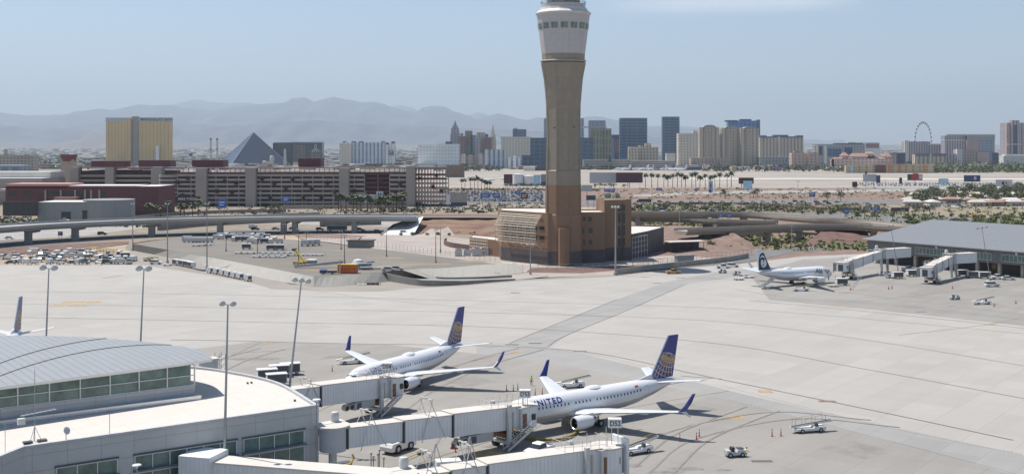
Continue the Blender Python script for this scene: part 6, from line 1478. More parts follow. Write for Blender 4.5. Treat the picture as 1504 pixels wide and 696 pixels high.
# spiral ramp drum
for v in (299, 293, 287, 281, 275, 269, 263, 257): MB().cyl((gx(246), 6, gz(v)-1.9), (gx(246), 6, gz(v)), 8.4, n=32).build('ramp_ring', 'gar', gr, smooth=True)
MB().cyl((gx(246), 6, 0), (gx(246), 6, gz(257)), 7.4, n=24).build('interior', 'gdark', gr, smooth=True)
for u, v in ((276, 262), (262, 268), (287, 282), (268, 287), (330, 266), (347, 269), (319, 281), (341, 283), (362, 284), (385, 263), (403, 270), (430, 264), (420, 277), (449, 270), (458, 278), (397, 291), (481, 269), (446, 291), (472, 290), (491, 282), (560, 268), (588, 270), (581, 284), (616, 262), (641, 258), (636, 274), (648, 281), (520, 281)):
    f_ = MB(); c = (gx(u), -.35, gz(v))
    for k in range(8): a = k*pi/4; f_.hexa([(c[0]+1.35*cos(a+.25), -.3, c[2]+1.35*sin(a+.25)), (c[0], -.3, c[2]), (c[0]+1.35*cos(a-.25), -.3, c[2]+1.35*sin(a-.25)), (c[0]+2.8*cos(a), -.3, c[2]+2.8*sin(a))], [(c[0]+1.35*cos(a+.25), -.12, c[2]+1.35*sin(a+.25)), (c[0], -.12, c[2]), (c[0]+1.35*cos(a-.25), -.12, c[2]+1.35*sin(a-.25)), (c[0]+2.8*cos(a), -.12, c[2]+2.8*sin(a))])
    f_.cyl((c[0], -.3, c[2]), (c[0], -.1, c[2]), 1.3, n=10); f_.build('pinwheel_ornament', 'burg', gr)
for u0, u1, v in ((114, 163, 237), (186, 233, 236), (267, 314, 235.5), (428, 462, 233)): MB().box(gx(u0), gx(u1), 30, 48, gz(246), gz(v)).build('roof_box', 'burg', gr)
# left wings of the garage stand further back
ld_ = MB()
for u0, u1, y0 in ((74, 137, 62), (148, 217, 32)):
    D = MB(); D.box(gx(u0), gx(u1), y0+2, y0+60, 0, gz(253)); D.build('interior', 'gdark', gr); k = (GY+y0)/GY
    for v in (285, 277.6, 270.6, 263.6, 256.6): z = H-(v-HZ)*(GY+y0)/F; MB().box(gx(u0)*1, gx(u1), y0, y0+.6, z-1.9, z).box(gx(u0), gx(u1), y0+.6, y0+60, z-1.95, z-1.5).build('parapet', 'gar_w', gr)
    z = gz(247.5); MB().box(gx(u0)-2, gx(u1)+6, y0+1, y0+60, z-.6, z).build('canopy', 'burg', gr); MB().box(gx(u0)-2, gx(u1)+6, y0+.9, y0+1, z-.5, z+.6).build('canopy_edge', 'pink', gr)
# rooftop lookout tower behind
p = W(101, 245, 1150); lt = empty('lookout_tower', (p.x, p.y, 0), 0, label='tan tower with a flared dark red top behind the left wing of the garage', cat='tower')
MB().box(-6, 6, -5, 5, 0, 36).build('shaft', 'gar_w', lt); MB().lathe([(6.4, 34), (8.2, 39.5), (8.2, 40.6), (0.1, 40.8)], 12, 'z').build('cab', 'burg', lt)

FM = {}
def bl(name, label, cat, u0, u1, vt, Y, depth, m, z0=0., roof=None, parts=(), vb=None):
    """building of one main block; parts: (part name, u0, u1, vtop, vbottom or None, dy, depth, material)"""
    s_ = Y/F; x0 = (u0-CX)*s_; o_ = empty(name, (x0, Y, 0), 0, label=label, cat=cat)
    z = H-(vt-HZ)*s_
    if m: MB().box(0, (u1-u0)*s_, 0, depth, z0, z).build('wall', m, o_)
    if roof: MB().box(.3, (u1-u0)*s_-.3, .3, depth-.3, z, z+.12).build('roof', roof, o_)
    for nm, a, b_, t, bt, dy, dp, mm in parts:
        MB().box((a-u0)*s_, (b_-u0)*s_, dy, dy+dp, (H-(bt-HZ)*s_) if bt else 0, H-(t-HZ)*s_).build(nm, FM.get(mm, mm) if isinstance(mm, str) else mm, o_)
    return o_
M['wroof'] = mat('pale_roof', (.6, .58, .54), .8, scale=20)
M['lowgrey'] = panelmat('grey_block_wall', (.24, .245, .245), 6, 0, .25, .8, .7)
tb_ = bl('terminal_building', 'burgundy panelled airport terminal in front of the left garage wing', 'building', 8, 232, 274, 800, 40, 'burg', roof='wroof',
   parts=[('roof_edge', 8, 101, 270, 273.4, -2, 30, 'pink'), ('upper_wall', 10, 100, 273.4, 276, 0, 30, 'gar'), ('roof_edge', 101, 200, 272.6, 274, -.5, 30, 'wroof'), ('canopy', 86, 118, 289, 292, -8, 8, 'pink')])
for a, b_ in ((12, 24), (68, 88), (91, 109), (112, 123), (128, 132), (148, 155), (35, 43)): MB().box((a-8)*800/F, (b_-8)*800/F, -.1, -.02, H-(288.5-HZ)*800/F, H-(281-HZ)*800/F).build('window', 'glass', tb_)
for a in (66, 88.5, 109.5, 124, 145, 133): MB().box((a-8)*800/F, (a-5.5)*800/F, -.8, -.1, 0, H-(279-HZ)*800/F).build('pier', 'gar', tb_)
for k in range(9): MB().box(108+k*5.2-95, 111.5+k*5.2-95, -.12, -.02, .5, 4.5).build('opening', 'gdark', tb_)
bl('concourse_building', 'long white roofed airport concourse behind the burgundy terminal at the left edge', 'building', -80, 62, 262, 960, 50, 'gar', roof='wroof', parts=[('upper_roof', -80, 60, 253, 262, 20, 30, 'wroof'), ('canopy', 22, 60, 276, 279, -30, 20, 'roofw'), ('canopy', -60, 8, 277, 280, -26, 16, 'roofw')])
bl('hotel_building', 'low tan building with arched windows far behind the terminal at the left edge', 'building', -30, 48, 228, 2300, 30, facade('tan_far_wall', (.4, .33, .26), (.12, .11, .1), 7, 6, .4, .4), parts=[('tower', 4, 8, 219, None, 5, 6, 'tan'), ('podium', -10, 22, 243, 250, -20, 10, 'lgrey')])
lw_ = bl('service_building', 'low grey service building with rounded corners beside the viaduct on the left', 'building', 55, 138, 297, 690, 26, 'lowgrey', roof='wroof', parts=[('garage_door', 121, 134, 309, None, -.1, .1, 'glass'), ('garage_door', 90, 104, 311, None, -.1, .1, 'glass')])
MB().cyl(((150-55)*690/F, 12, 0), ((150-55)*690/F, 12, H-(294-HZ)*690/F), 15, n=28).build('drum', 'lowgrey', lw_, smooth=True)
def billboard(label, u0, u1, v0, v1, Y, m, posts=2, tilt=0, parts=(), txt=None, side=None, z0=0, group=None, frame='dgrey', th=1.0, name='billboard', cat='billboard'):
    s_ = Y/F; w_ = (u1-u0)*s_; zt_ = H-(v0-HZ)*s_; zb = H-(v1-HZ)*s_
    o_ = empty(name, ((u0-CX)*s_+w_/2, Y, z0), tilt, label=label, cat=cat, group=group)
    MB().box(-w_/2, w_/2, 0, th, zb-z0, zt_-z0).build('panel', frame, o_)
    MB().box(-w_/2+.1, w_/2-.1, -.08, -.01, zb-z0+.1, zt_-z0-.1).build('face', m, o_)
    for i in range(posts): x = (i-(posts-1)/2)*w_*.6; MB().cyl((x, th/2, -.1), (x, th/2, zb-z0), max(.12, min(.5, w_*.03)), n=8).build('post', 'steel', o_)
    for a, b_, c, d, mm in parts: MB().box(-w_/2+a*w_, -w_/2+b_*w_, -.16, -.09, zb-z0+c*(zt_-zb), zb-z0+d*(zt_-zb)).build('panel_art', mm, o_)
    if txt:
        t, sz, cy, mm = txt[:4]; t_ = text_mb(t, sz, 0, txt[4] if len(txt) > 4 else .01); t_.v = [(x, -.2, y) for x, y, z in t_.v]; t_.build('lettering', mm, o_, loc=(0, 0, zb-z0+(zt_-zb)*cy))
    return o_
M['bbblack'] = mat('black_poster', (.02, .02, .022), .5, var=.4, scale=3, c2=(.05, .05, .05))
billboard('wide black billboard with faint white script beside the grey service building', 4, 55, 296, 317, 686, 'bbblack')
bbx = [o for o in bpy.data.objects if o.get('label', '').startswith('wide black billboard')][0]; r9 = random.Random(2)
for k in range(5): x0 = -7.5+k*3.1; MB().tube([(x0+j*.32, -.14, 4.6+1.2*sin(j*1.3+k)+r9.uniform(-.4, .4)) for j in range(8)], .05, 4).build('script_stroke', 'offwhite', bbx)
# main viaduct on the left
M['vconc'] = mat('viaduct_concrete', (.36, .37, .37), .85, var=.07, scale=12)
M['vconc_s'] = mat('viaduct_girder', (.27, .275, .28), .85, var=.07, scale=12)
M['vtan'] = mat('viaduct_tan_concrete', (.34, .29, .24), .85, var=.08, scale=12)
def viaduct(label, pts, zb, W_, piers, mats=('vconc', 'vconc_s'), dz=None, pw=3.0, slope=None, name='viaduct'):
    """near edge of the deck underside through photo points, deck W_ wide; piers at photo u"""
    n0 = len(pts); zz = [zb[0]+(zb[1]-zb[0])*i/(n0-1) for i in range(n0)]
    E = spline([G(u, v, z) for (u, v), z in zip(pts, zz)], 8); o_ = empty(name, (E[0].x, E[0].y, 0), 0, label=label, cat='viaduct'); O = Vector((E[0].x, E[0].y, 0)); E = [e-O for e in E]; n = len(E)
    N_ = []
    for i in range(n): d = (E[min(n-1, i+1)]-E[max(0, i-1)]); d.z = 0; d.normalize(); N_.append(Vector((-d.y, d.x, 0)))
    def strip(o1, o2, z1, z2, nm, m, par=o_):
        b_ = MB()
        for i in range(n-1):
            q = [E[i]+N_[i]*o1, E[i+1]+N_[i+1]*o1, E[i+1]+N_[i+1]*o2, E[i]+N_[i]*o2]
            b_.hexa([(p.x, p.y, p.z+z1) for p in q], [(p.x, p.y, p.z+z2) for p in q])
        # drop interior caps
        keep = []
        for k, f_ in enumerate(b_.f):
            seg, r_ = divmod(k, 6)
            if (r_ == 3 and seg < n-2) or (r_ == 5 and seg > 0): continue
            keep.append(k)
        b_.f = [b_.f[k] for k in keep]; b_.m = [b_.m[k] for k in keep]
        return b_.build(nm, m, par)
    strip(1.2, W_-1.2, 0, 1.3, 'girder', mats[1]); strip(0, W_, 1.31, 1.75, 'deck', mats[0]); strip(0, .35, 1.76, 2.75, 'parapet', mats[0]); strip(W_-.35, W_, 1.76, 2.75, 'parapet', mats[0]); strip(.36, W_-.36, 1.752, 1.80, 'roadway', 'road_l')
    for u, vb in piers:
        p = G(u, vb)-O; i = min(range(n), key=lambda k: (E[k]+N_[k]*W_*.35-p).xy.length); c = E[i]+N_[i]*min(W_*.3, 4)
        b_ = MB(); b_.box(c.x-pw/2, c.x+pw/2, c.y-1, c.y+1.4, -.2, E[i].z-1.2); q = MB(); a = N_[i]
        b_.build('pier', mats[1], o_); w2 = W_*.9
        MB().hexa([(c.x-1.2, c.y-1.2, E[i].z-1.3), (c.x+1.2, c.y-1.2, E[i].z-1.3), (c.x+1.2, c.y+w2*.5, E[i].z-1.3), (c.x-1.2, c.y+w2*.5, E[i].z-1.3)], [(c.x-1.5, c.y-2, E[i].z-.01), (c.x+1.5, c.y-2, E[i].z-.01), (c.x+1.5, c.y+w2*.6, E[i].z-.01), (c.x-1.5, c.y+w2*.6, E[i].z-.01)]).build('pier_cap', mats[1], o_)
    return o_
viaduct('long pale concrete road viaduct crossing the left half of the photo', [(-160, 356), (0, 343), (100, 336), (245, 329.5), (400, 326.4), (520, 325.5), (612, 325.2)], (6.2, 6.2), 24, ((18, 357), (102, 353.5), (223, 347), (328, 345.5), (419, 346), (434, 345.5), (522, 338)))
# white wing wall and abutment beside the red bank
a = G(561, 344.5); wl_ = empty('wing_wall', (a.x, a.y, 0), 0, label='white sloping concrete wing wall at the right end of the viaduct', cat='wall'); 
wing = [G(560, 345), G(607, 345.5), W(622, 318, 640), W(598, 324.5, 645), W(578, 331, 640)]
pp = [(q-a) for q in wing]; MB().add([tuple(q) for q in pp]+[(q.x, q.y+2, q.z) for q in pp], [(0, 1, 2, 3, 4), (9, 8, 7, 6, 5), (0, 5, 6, 1), (1, 6, 7, 2), (2, 7, 8, 3), (3, 8, 9, 4), (4, 9, 5, 0)]).build('wall', 'white', wl_)
MB().tube([tuple(q) for q in (pp[0], pp[4], pp[3], pp[3]+Vector((8, 0, .2)))], .7, 5).build('coping', 'concrete_d', wl_)
e1 = [G(598, 320.2, 6.3), G(700, 320.4, 6.3), G(800, 321.5, 6.3)]; rb = [(p.x, p.y, 6.55) for p in e1]; MB().sheet(rb+[(p[0]+2, p[1]+34, 6.55) for p in rb[::-1]]).build('road', 'road', kind='structure')
wall('retaining_wall', [(232, 338.5), (300, 332), (380, 328), (470, 324.5)], 5.5, .5, 'concrete_d', 'dark grey retaining wall under the viaduct on the left')
wall('retaining_wall', [(470, 333), (520, 331), (560, 330)], 4.5, .5, 'concrete_d', 'dark retaining wall under the right end of the viaduct')
wall('barrier_wall', [(140, 330.5), (240, 318), (330, 313), (400, 312), (420, 312)], 2.2, .5, 'concrete_d', 'curved concrete road barrier between the viaduct and the garage')
wall('noise_wall', [(415, 307), (500, 306.5), (596, 306)], 3.0, .5, 'vtan', 'long low tan wall in front of the garage and palms')
# right-hand viaducts
viaduct('upper tan concrete viaduct right of the control tower', [(915, 318.5), (1000, 319.5), (1060, 319.5), (1109, 321.5), (1188, 328), (1250, 332), (1330, 341)], (7, 5.6), 13, ((938, 337), (1028, 334), (1040, 333), (1113, 332.5)), ('vtan', 'vtan'), pw=2.6)
viaduct('lower tan concrete viaduct below the upper one on the right', [(1010, 346), (1060, 344), (1127, 341.5), (1187, 339), (1250, 338.5), (1330, 342.5)], (5.0, 5.0), 11, ((1127, 356), (1187, 355), (1237, 357.5), (1264, 356)), ('vtan', 'vtan'), pw=2.4)
viaduct('thin distant ramp bridge between the two tan viaducts', [(925, 325.5), (1000, 327), (1060, 330.5), (1140, 333)], (4, 3.2), 9, (), ('vtan', 'concrete_d'))
wall('retaining_wall', [(1035, 336), (1080, 339), (1150, 338)], 3, .5, 'vtan', 'tan retaining wall under the upper right viaduct')
wall('retaining_wall', [(1040, 352), (1085, 349.5), (1130, 347)], 4.4, .5, 'vtan', 'tan abutment wall of the lower right viaduct')
wall('road_barrier', [(980, 300), (1100, 300.5), (1200, 307), (1260, 309)], 1.4, .5, 'redrock', 'long low red barrier beside the highway on the right')

# ------------------------------------------------------------------ signs
SB = 0
def rsign(u, v0, v1, w_, Y, m='blue', n=1, label=None):
    for k in range(n): pass
    return billboard(label, u-w_/2, u+w_/2, v0, v1, Y, m, posts=2, name='road_sign', cat='road sign', th=.25, frame='steel', parts=[(.15, .85, .6, .72, 'white'), (.2, .7, .3, .42, 'white')])
rsign(88.5, 340, 346, 7, 590, 'blue', label='small blue road sign under the viaduct on the left')
rsign(326, 293, 305.5, 12, 760, 'blue', label='large blue road sign in front of the garage, left of the palms')
rsign(420, 288, 297, 10, 780, 'blue', label='blue road sign in front of the middle of the garage')
rsign(404, 324, 329, 6, 740, 'blue', label='small blue road sign seen below the viaduct deck')
rsign(713, 283.5, 290, 15, 930, 'blue', label='wide blue road sign in front of the crowded car park, left one')
rsign(729, 284, 290, 11, 930, 'blue', label='blue road sign in front of the crowded car park, right one')
rsign(761, 280, 286, 6, 940, 'blue', label='small blue road sign next to the maroon sign by the tower')
rsign(770, 283.5, 292, 11, 935, 'burg', label='maroon sign with pale lines left of the control tower')
rsign(890, 277.5, 282, 5.5, 1200, 'blue', label='small blue sign right of the tower, left of the wide pair')
rsign(898, 277.5, 282.5, 10, 1200, 'blue', label='wide blue sign right of the control tower')
rsign(893, 284.5, 290.5, 8, 1100, 'green', label='green road sign right of the tower, left one')
rsign(907, 284.5, 290.5, 6, 1100, 'green', label='green road sign right of the tower, right one')
rsign(968, 276, 281, 8, 1300, 'blue', label='blue road sign before the line of palms on the right')
rsign(1022.5, 276.5, 280, 5, 1280, 'blue', label='tiny blue sign left of the tall poster pillar')
rsign(1059, 313.5, 319, 7, 640, 'blue', label='blue sign hung on the upper right viaduct, left one')
rsign(1071.5, 314, 320, 7, 640, 'blue', label='blue sign hung on the upper right viaduct, right one')
rsign(1193, 283, 289, 9, 1050, 'blue', label='blue and green road sign above the red dirt on the right')
rsign(1243, 307, 314, 7, 760, 'blue', label='blue road sign above the far end of the right viaduct')
rsign(1278, 300.5, 305, 5, 880, 'green', label='small green road sign on the right, left one'); rsign(1287, 300.3, 304, 6, 880, 'green', label='small green road sign on the right, right one')
rsign(1285, 304.5, 309, 14, 860, 'blue', label='wide blue road sign left of the dark burnt looking billboard'); rsign(1297, 304.5, 308, 6, 860, 'blue', label='small blue road sign touching the dark billboard on the right')
# billboards
M['poster_w'] = mat('pale_poster', (.6, .62, .64), .5, var=.1, scale=4); M['poster_b'] = mat('pale_blue_poster', (.35, .55, .68), .5, var=.3, scale=3); M['poster_r'] = mat('red_poster', (.35, .03, .04), .5, var=.3, scale=5)
M['navyp'] = mat('navy_panel', (.03, .05, .12), .5, var=.1); M['dredp'] = mat('dark_maroon_panel', (.07, .02, .03), .6)
billboard('dark billboard in front of the garage reading a boxing name in white capitals', 257, 294, 288.5, 299, 880, 'bbblack', 2, txt=('MIKE TYSON', 2.5, .62, 'white', .06), parts=[(0, 1, 0, .12, 'burg')])
billboard('white billboard with round pictures in front of the garage and palms', 526, 553, 285.5, 299, 860, 'poster_w', 2, parts=[(.1, .3, .35, .75, 'dredp'), (.42, .68, .3, .85, 'dredp'), (.8, .95, .35, .7, 'tan')])
billboard('white taller sign panel joined to the billboard before the garage', 552.5, 563, 281, 293, 858, 'poster_w', 1, parts=[(.25, .4, .3, .8, 'bbblack'), (.55, .7, .3, .8, 'bbblack')])
billboard('narrow pale billboard seen edge on right of the garage', 655, 661, 285, 300.5, 800, 'poster_w', 1)
billboard('weathered grey tan billboard with navy base right of the garage', 662, 686, 283, 301.5, 800, 'gar_w', 1, parts=[(0, 1, -.05, .22, 'navyp'), (.2, .7, .5, .9, 'concrete')])
billboard('maroon billboard left of the white fuel tanks', 740, 753, 256, 270, 1450, 'dredp', 2)
billboard('pale blue billboard beside the white fuel tanks', 784, 794, 257, 271, 1420, 'poster_b', 1)
billboard('grey and navy billboard touching the left side of the control tower', 794.5, 812, 256, 273, 1440, 'grey', 2, parts=[(0, 1, 0, .35, 'navyp')])
billboard('big white billboard with curved top right of the control tower', 866, 906, 253.5, 269, 1420, 'lgrey', 4); billboard('big dark brown billboard adjoining the pale one right of the tower', 905, 944, 253.5, 268.5, 1410, 'dredp', 3)
billboard('blue billboard on the ground right of the control tower', 861, 875, 287, 294, 900, 'navyp', 2); billboard('pale grey sign box above the blue billboard right of the tower', 854, 870, 272, 281, 960, 'lgrey', 1)
billboard('tall narrow poster pillar with green figure on blue', 1041, 1047, 266, 283, 1200, 'poster_b', 1, parts=[(.1, .6, 0, .3, 'blue'), (.3, .6, .4, .8, 'leaf')])
billboard('light blue square billboard above the red dirt on the right', 1092, 1105, 265.5, 278, 1250, 'poster_b', 1); billboard('maroon and dark billboard behind the light blue one', 1085, 1107, 261, 270, 1350, 'dredp', 2)
billboard('wide pale grey billboard with dark side on the right airfield edge', 1268, 1287, 256, 267, 1450, 'lgrey', 2); billboard('narrow navy billboard end beside the wide pale grey one', 1287, 1293, 257.5, 269, 1440, 'navyp', 1)
billboard('red billboard with bright round shapes on the right', 1333, 1355, 256, 265, 1500, 'poster_r', 1, parts=[(0, .25, 0, 1, 'leaf_d'), (.35, .7, .3, 1.15, 'red'), (.75, .98, .2, .9, 'offwhite')])
billboard('light blue billboard low on the right among the cars', 1379, 1393, 262.5, 270, 1450, 'poster_b', 1); billboard('large dark navy billboard on the right', 1416, 1440, 257.5, 267, 1450, 'navyp', 1, parts=[(.6, .75, .3, .8, 'lgrey')])
billboard('wide white billboard with black round figure near the right edge', 1463, 1487, 264, 273.5, 1350, 'poster_w', 1, parts=[(.35, .5, .25, .7, 'bbblack'), (.6, .65, .2, .7, 'bbblack')])
billboard('dark patchy billboard on the right beside the highway', 1309, 1335, 305, 316.5, 850, 'bbblack', 2, parts=[(.1, .3, .3, .9, 'burg'), (.5, .8, .4, .8, 'grey')])
for u, v0, v1, Y, lb in ((1272, 252, 284, 1250, 'tall thin dark pole sign on the right'), (1323, 261, 270, 1300, 'narrow dark sign on a tall pole left of the red billboard'), (1255, 267, 275, 1250, 'dark square sign on a pole left of the pale grey billboard')): billboard(lb, u-1.2 if u == 1272 else u-3 if u == 1255 else u-2, u+1.2 if u == 1272 else u+4 if u == 1255 else u+2, v0, v1 if u != 1272 else 256, Y, 'bbblack', 1, name='pole_sign', cat='sign')
for u0, u1, lb in ((753, 769, 'large white round fuel tank behind the control tower, left one'), (769, 784, 'smaller white round fuel tank behind the control tower')):
    Y = 1480; s_ = Y/F; o_ = empty('fuel_tank', (((u0+u1)/2-CX)*s_, Y, 0), 0, label=lb, cat='tank'); h = H-((256 if u0 == 753 else 258.5)-HZ)*s_; MB().cyl((0, 0, 0), (0, 0, h), (u1-u0)/2*s_, n=32).build('shell', 'white', o_, smooth=True); MB().lathe([((u1-u0)/2*s_+.2, h), (.1, h+1.2)], 32, 'z').build('roof', 'offwhite', o_)
# thin street-light poles scattered along the highways
sp_ = [(108, 300, 322), (120, 296, 322), (137, 300, 320), (155, 298, 318), (189, 293, 318), (205, 282, 303), (212, 281, 303), (372, 290, 305), (382, 282, 305), (433, 283, 304), (449, 290, 304), (466, 294, 305), (489, 281, 304), (537, 282, 304), (604, 288, 303), (614, 282, 303), (624, 290, 303), (635, 285, 303), (740, 272, 283), (748, 269, 283), (756, 270, 283), (763, 269, 284), (940, 270, 290), (958, 272, 292), (1018, 272, 292), (1060, 290, 316), (1120, 290, 318), (1172, 266, 298), (1181, 284, 330), (1198, 302, 325), (1216, 300, 328), (1234, 310, 345), (1250, 305, 345), (1108, 302, 330), (998, 308, 340), (1163, 332, 368), (1350, 270, 290), (1300, 265, 285)]
slm = {}
for i, (u, v0, v1) in enumerate(sp_):
    p = G(u, v1); h = (v1-v0)*p.y/F
    if not slm:
        proto = empty('street_lamp'); MB().cyl((0, 0, 0), (0, 0, 1), .014, .009, 6).build('pole', 'lgrey', proto); MB().box(-.11, .11, -.01, .01, .985, 1.0).build('lamp_arm', 'lgrey', proto); slm['p'] = Proto(proto)
    slm['p'].put((p.x, p.y, 0), 0, (h, h, h), 'thin pale street lamp standing along the highways behind the apron', 'street lamps along the highways', 'street lamp')

# ------------------------------------------------------------------ vegetation
def crown(seed, rx, rz, n, leaf, lobes=7, mat_='leaf'):
    r_ = random.Random(seed); mb = MB(); L_ = [(r_.uniform(-.55, .55), r_.uniform(-.55, .55), r_.uniform(-.35, .5), r_.uniform(.35, .6)) for _ in range(lobes)]
    for i in range(n):
        lx, ly, lz, lr = L_[i % lobes]
        a, b_ = r_.uniform(0, 2*pi), math.acos(r_.uniform(-.75, 1)); rr_ = lr*r_.uniform(.55, 1.08)
        c = Vector(((lx+rr_*sin(b_)*cos(a))*rx, (ly+rr_*sin(b_)*sin(a))*rx, (lz+rr_*cos(b_))*rz)); s_ = leaf*r_.uniform(.6, 1.5)
        t = Vector((r_.gauss(0, 1), r_.gauss(0, 1), r_.gauss(0, .6))).normalized(); q = t.cross(Vector((r_.gauss(0, 1), r_.gauss(0, 1), r_.gauss(0, 1)))).normalized()
        mb.add([c-t*s_, c+q*s_*.6, c+t*s_, c-q*s_*.6], [(0, 1, 2, 3)])
    return mb
def tree_proto(seed, h, rx, m, n=230, leaf=.5):
    root = empty('tree'); t = MB(); t.cyl((0, 0, 0), (.1, 0, h*.45), h*.035, h*.02, 6); r_ = random.Random(seed)
    for k in range(4): a = k*1.6+seed; t.cyl((.1, 0, h*.35), (cos(a)*rx*.5, sin(a)*rx*.5, h*.65), h*.016, h*.006, 5)
    t.build('trunk', 'trunk', root); o_ = crown(seed, rx, h*.42, n, leaf).build('crown', m, root, loc=(0, 0, h*.6)); return root
def bush_proto(seed, rx, m, n=110):
    root = empty('shrub'); crown(seed, rx, rx*.62, n, rx*.2, 5).build('foliage', m, root, loc=(0, 0, rx*.45)); MB().cyl((0, 0, 0), (0, 0, rx*.5), rx*.07, n=5).build('stem', 'trunk', root); return root
def palm_proto(seed, h, fr=1.0, nf=34):
    root = empty('palm_tree'); MB().cyl((0, 0, 0), (.2, 0, h), .34, .22, 7).build('trunk', 'trunk', root); c = MB(); r_ = random.Random(seed)
    for i in range(nf):
        a = i*2.4+r_.uniform(-.2, .2); el = r_.uniform(-.6, 1.0); L_ = 2.9*fr*r_.uniform(.8, 1.1); p = Vector((.2, 0, h)); d = Vector((cos(a)*cos(el), sin(a)*cos(el), sin(el))); q = Vector((-sin(a), cos(a), 0)); pts = [p]
        for k in range(4): p = p+d*L_/4; d.z -= .38; d.normalize(); pts.append(p.copy())
        w_ = [.15, .75, .95, .65, .08]; vs = [tuple(x+q*y) for x, y in zip(pts, w_)]+[tuple(x-q*y-Vector((0, 0, .12))) for x, y in zip(pts, w_)]
        c.add(vs, [(k, k+1, 6+k, 5+k) for k in range(4)])
    c.build('crown', 'leaf_p', root); return root
TP = {'a': Proto(tree_proto(1, 8, 4.2, 'leaf')), 'b': Proto(tree_proto(2, 9, 4.8, 'leaf_d')), 'c': Proto(tree_proto(3, 6, 3.6, 'leaf_l')), 'd': Proto(tree_proto(4, 10, 5.5, 'leaf', 300, .6))}
BP = {'a': Proto(bush_proto(11, 2.0, 'leaf')), 'b': Proto(bush_proto(12, 2.4, 'leaf_l')), 'c': Proto(bush_proto(13, 1.6, 'leaf_d'))}
PP = {'a': Proto(palm_proto(21, 7.5, 1.45)), 'b': Proto(palm_proto(22, 9.5, 1.5)), 'c': Proto(palm_proto(23, 12.5, 1.4, 26))}
def plant(D, k, u, v, label, group, cat, sc=1., z=0.):
    p = G(u, v, z); D[k].put((p.x, p.y, z), rr.uniform(0, 6), sc*rr.uniform(.88, 1.12), label, group, cat)
for u, v in ((218, 318), (225, 317), (236, 319), (246, 318), (265, 317), (271, 317), (283, 317), (291, 316), (303, 317)): plant(PP, rr.choice('ab'), u, v, 'palm beside the curving road left of the garage sign', 'palms by the curving road', 'palm tree', .95)
for u, v in ((497, 309), (501, 310), (508, 309), (519, 310), (524, 313), (530, 311), (540, 311), (545, 312), (555, 311), (558, 313), (566, 310), (570, 311), (582, 310), (587, 308), (590, 311)): plant(PP, rr.choice('abb'), u, v, 'palm in the row in front of the garage and white billboard', 'palms in front of the garage', 'palm tree', 1.05)
for u, v in ((583, 310), (592, 309), (578, 311)): plant(PP, 'c', u, v, 'tall palm at the right end of the row before the garage', 'tall palms before the garage', 'palm tree', 1.0)
for u in (678, 683, 691, 697, 702, 707, 712, 716, 719): plant(PP, rr.choice('bc'), u, 279, 'palm in the short row beyond the crowded car park', 'palms beyond the car park', 'palm tree', 1.0)
for u in (948, 957, 966, 975, 981, 988, 995, 1001, 1007, 1016, 1022, 1028, 1036, 1044, 1050, 1057, 1068, 1074): plant(PP, rr.choice('bcc'), u, 275, 'palm in the long row at the airfield edge right of the tower', 'palms at the airfield edge', 'palm tree', 1.25)
for u in (743, 748, 753, 758, 764, 769, 775, 780, 786, 792, 797, 874, 881, 888, 895, 902, 917): plant(TP, 'b', u, 277+rr.uniform(-.5, .5), 'dark conifer like tree in front of the tanks and big billboards', 'dark trees before the tanks', 'tree', (.8, .8, 1.1)[0]*.95)
for u, v, k, s_ in ((1065, 290, 'a', 1), (1112, 288, 'b', .9), (1107, 291, 'b', .9), (1235, 296, 'b', 1.2), (1215, 295, 'a', 1.1), (1330, 292, 'a', 1.0)): plant(TP, k, u, v, 'bushy tree standing on the red dirt on the right', 'trees on the red dirt', 'tree', s_)
lab = {'a': 'mid green tree among the low houses on the right', 'b': 'dark green tree among the low houses on the right', 'c': 'yellow green tree among the low houses on the right', 'd': 'large green tree among the low houses on the right'}
for i in range(120):
    u = rr.uniform(1340, 1560); v = rr.choice((286, 289, 292, 297))+rr.uniform(-2, 2)+(u < 1390)*3; k = rr.choice('abcdd' if v < 292 else 'aabc'); plant(TP, k, u, v, lab[k], 'trees among the low houses', 'tree', rr.uniform(.8, 1.25))
for u, v, k, s_ in ((1270, 321, 'b', .75), (1287, 324, 'b', .8), (1311, 325, 'b', .85), (1344, 315, 'a', .8), (1356, 316, 'b', .9), (1366, 316, 'b', .8), (1300, 316, 'a', .6)): plant(TP, k, u, v, 'small round tree beside the road behind the far terminal', 'trees by the road behind the far terminal', 'tree', s_)
for i in range(118):
    u = rr.uniform(880, 1260); v = 299+rr.uniform(3, 12)+max(0, (u-1100))*.04; plant(BP, rr.choice('aabc'), u, v, 'shrub on the red planted strip beside the highway', 'shrubs beside the highway', 'shrub', rr.uniform(.7, 1.5))
for i in range(90):
    u = rr.uniform(1330, 1540); plant(BP, rr.choice('abbc'), u, rr.uniform(318, 332), 'shrub on the tan dirt behind the far terminal roof', 'shrubs behind the far terminal', 'shrub', rr.uniform(.8, 1.7))
for i in range(44):
    u = rr.uniform(1080, 1290); v = 357+rr.uniform(-3, 8) if u < 1180 else 358+rr.uniform(-3, 2); plant(BP, rr.choice('abb'), u, v, 'shrub on the red slope under the lower viaduct', 'shrubs under the lower viaduct', 'shrub', rr.uniform(.6, 1.1))
for u, v, s_, k in ((1007, 352, 1.0, 'c'), (1035, 360, 1.2, 'c'), (1045, 365, .9, 'c'), (1065, 352, .7, 'a'), (1160, 357, 1.1, 'c'), (1012, 362, .7, 'c'), (1140, 360, .9, 'c'), (990, 341, .6, 'a'), (1018, 335, .8, 'a'), (943, 333, .7, 'c'), (955, 332, .7, 'c'), (975, 330, .8, 'c')): plant(TP, k, u, v, 'young green tree on the red bank right of the control tower', 'young trees on the red bank', 'tree', s_*.7)
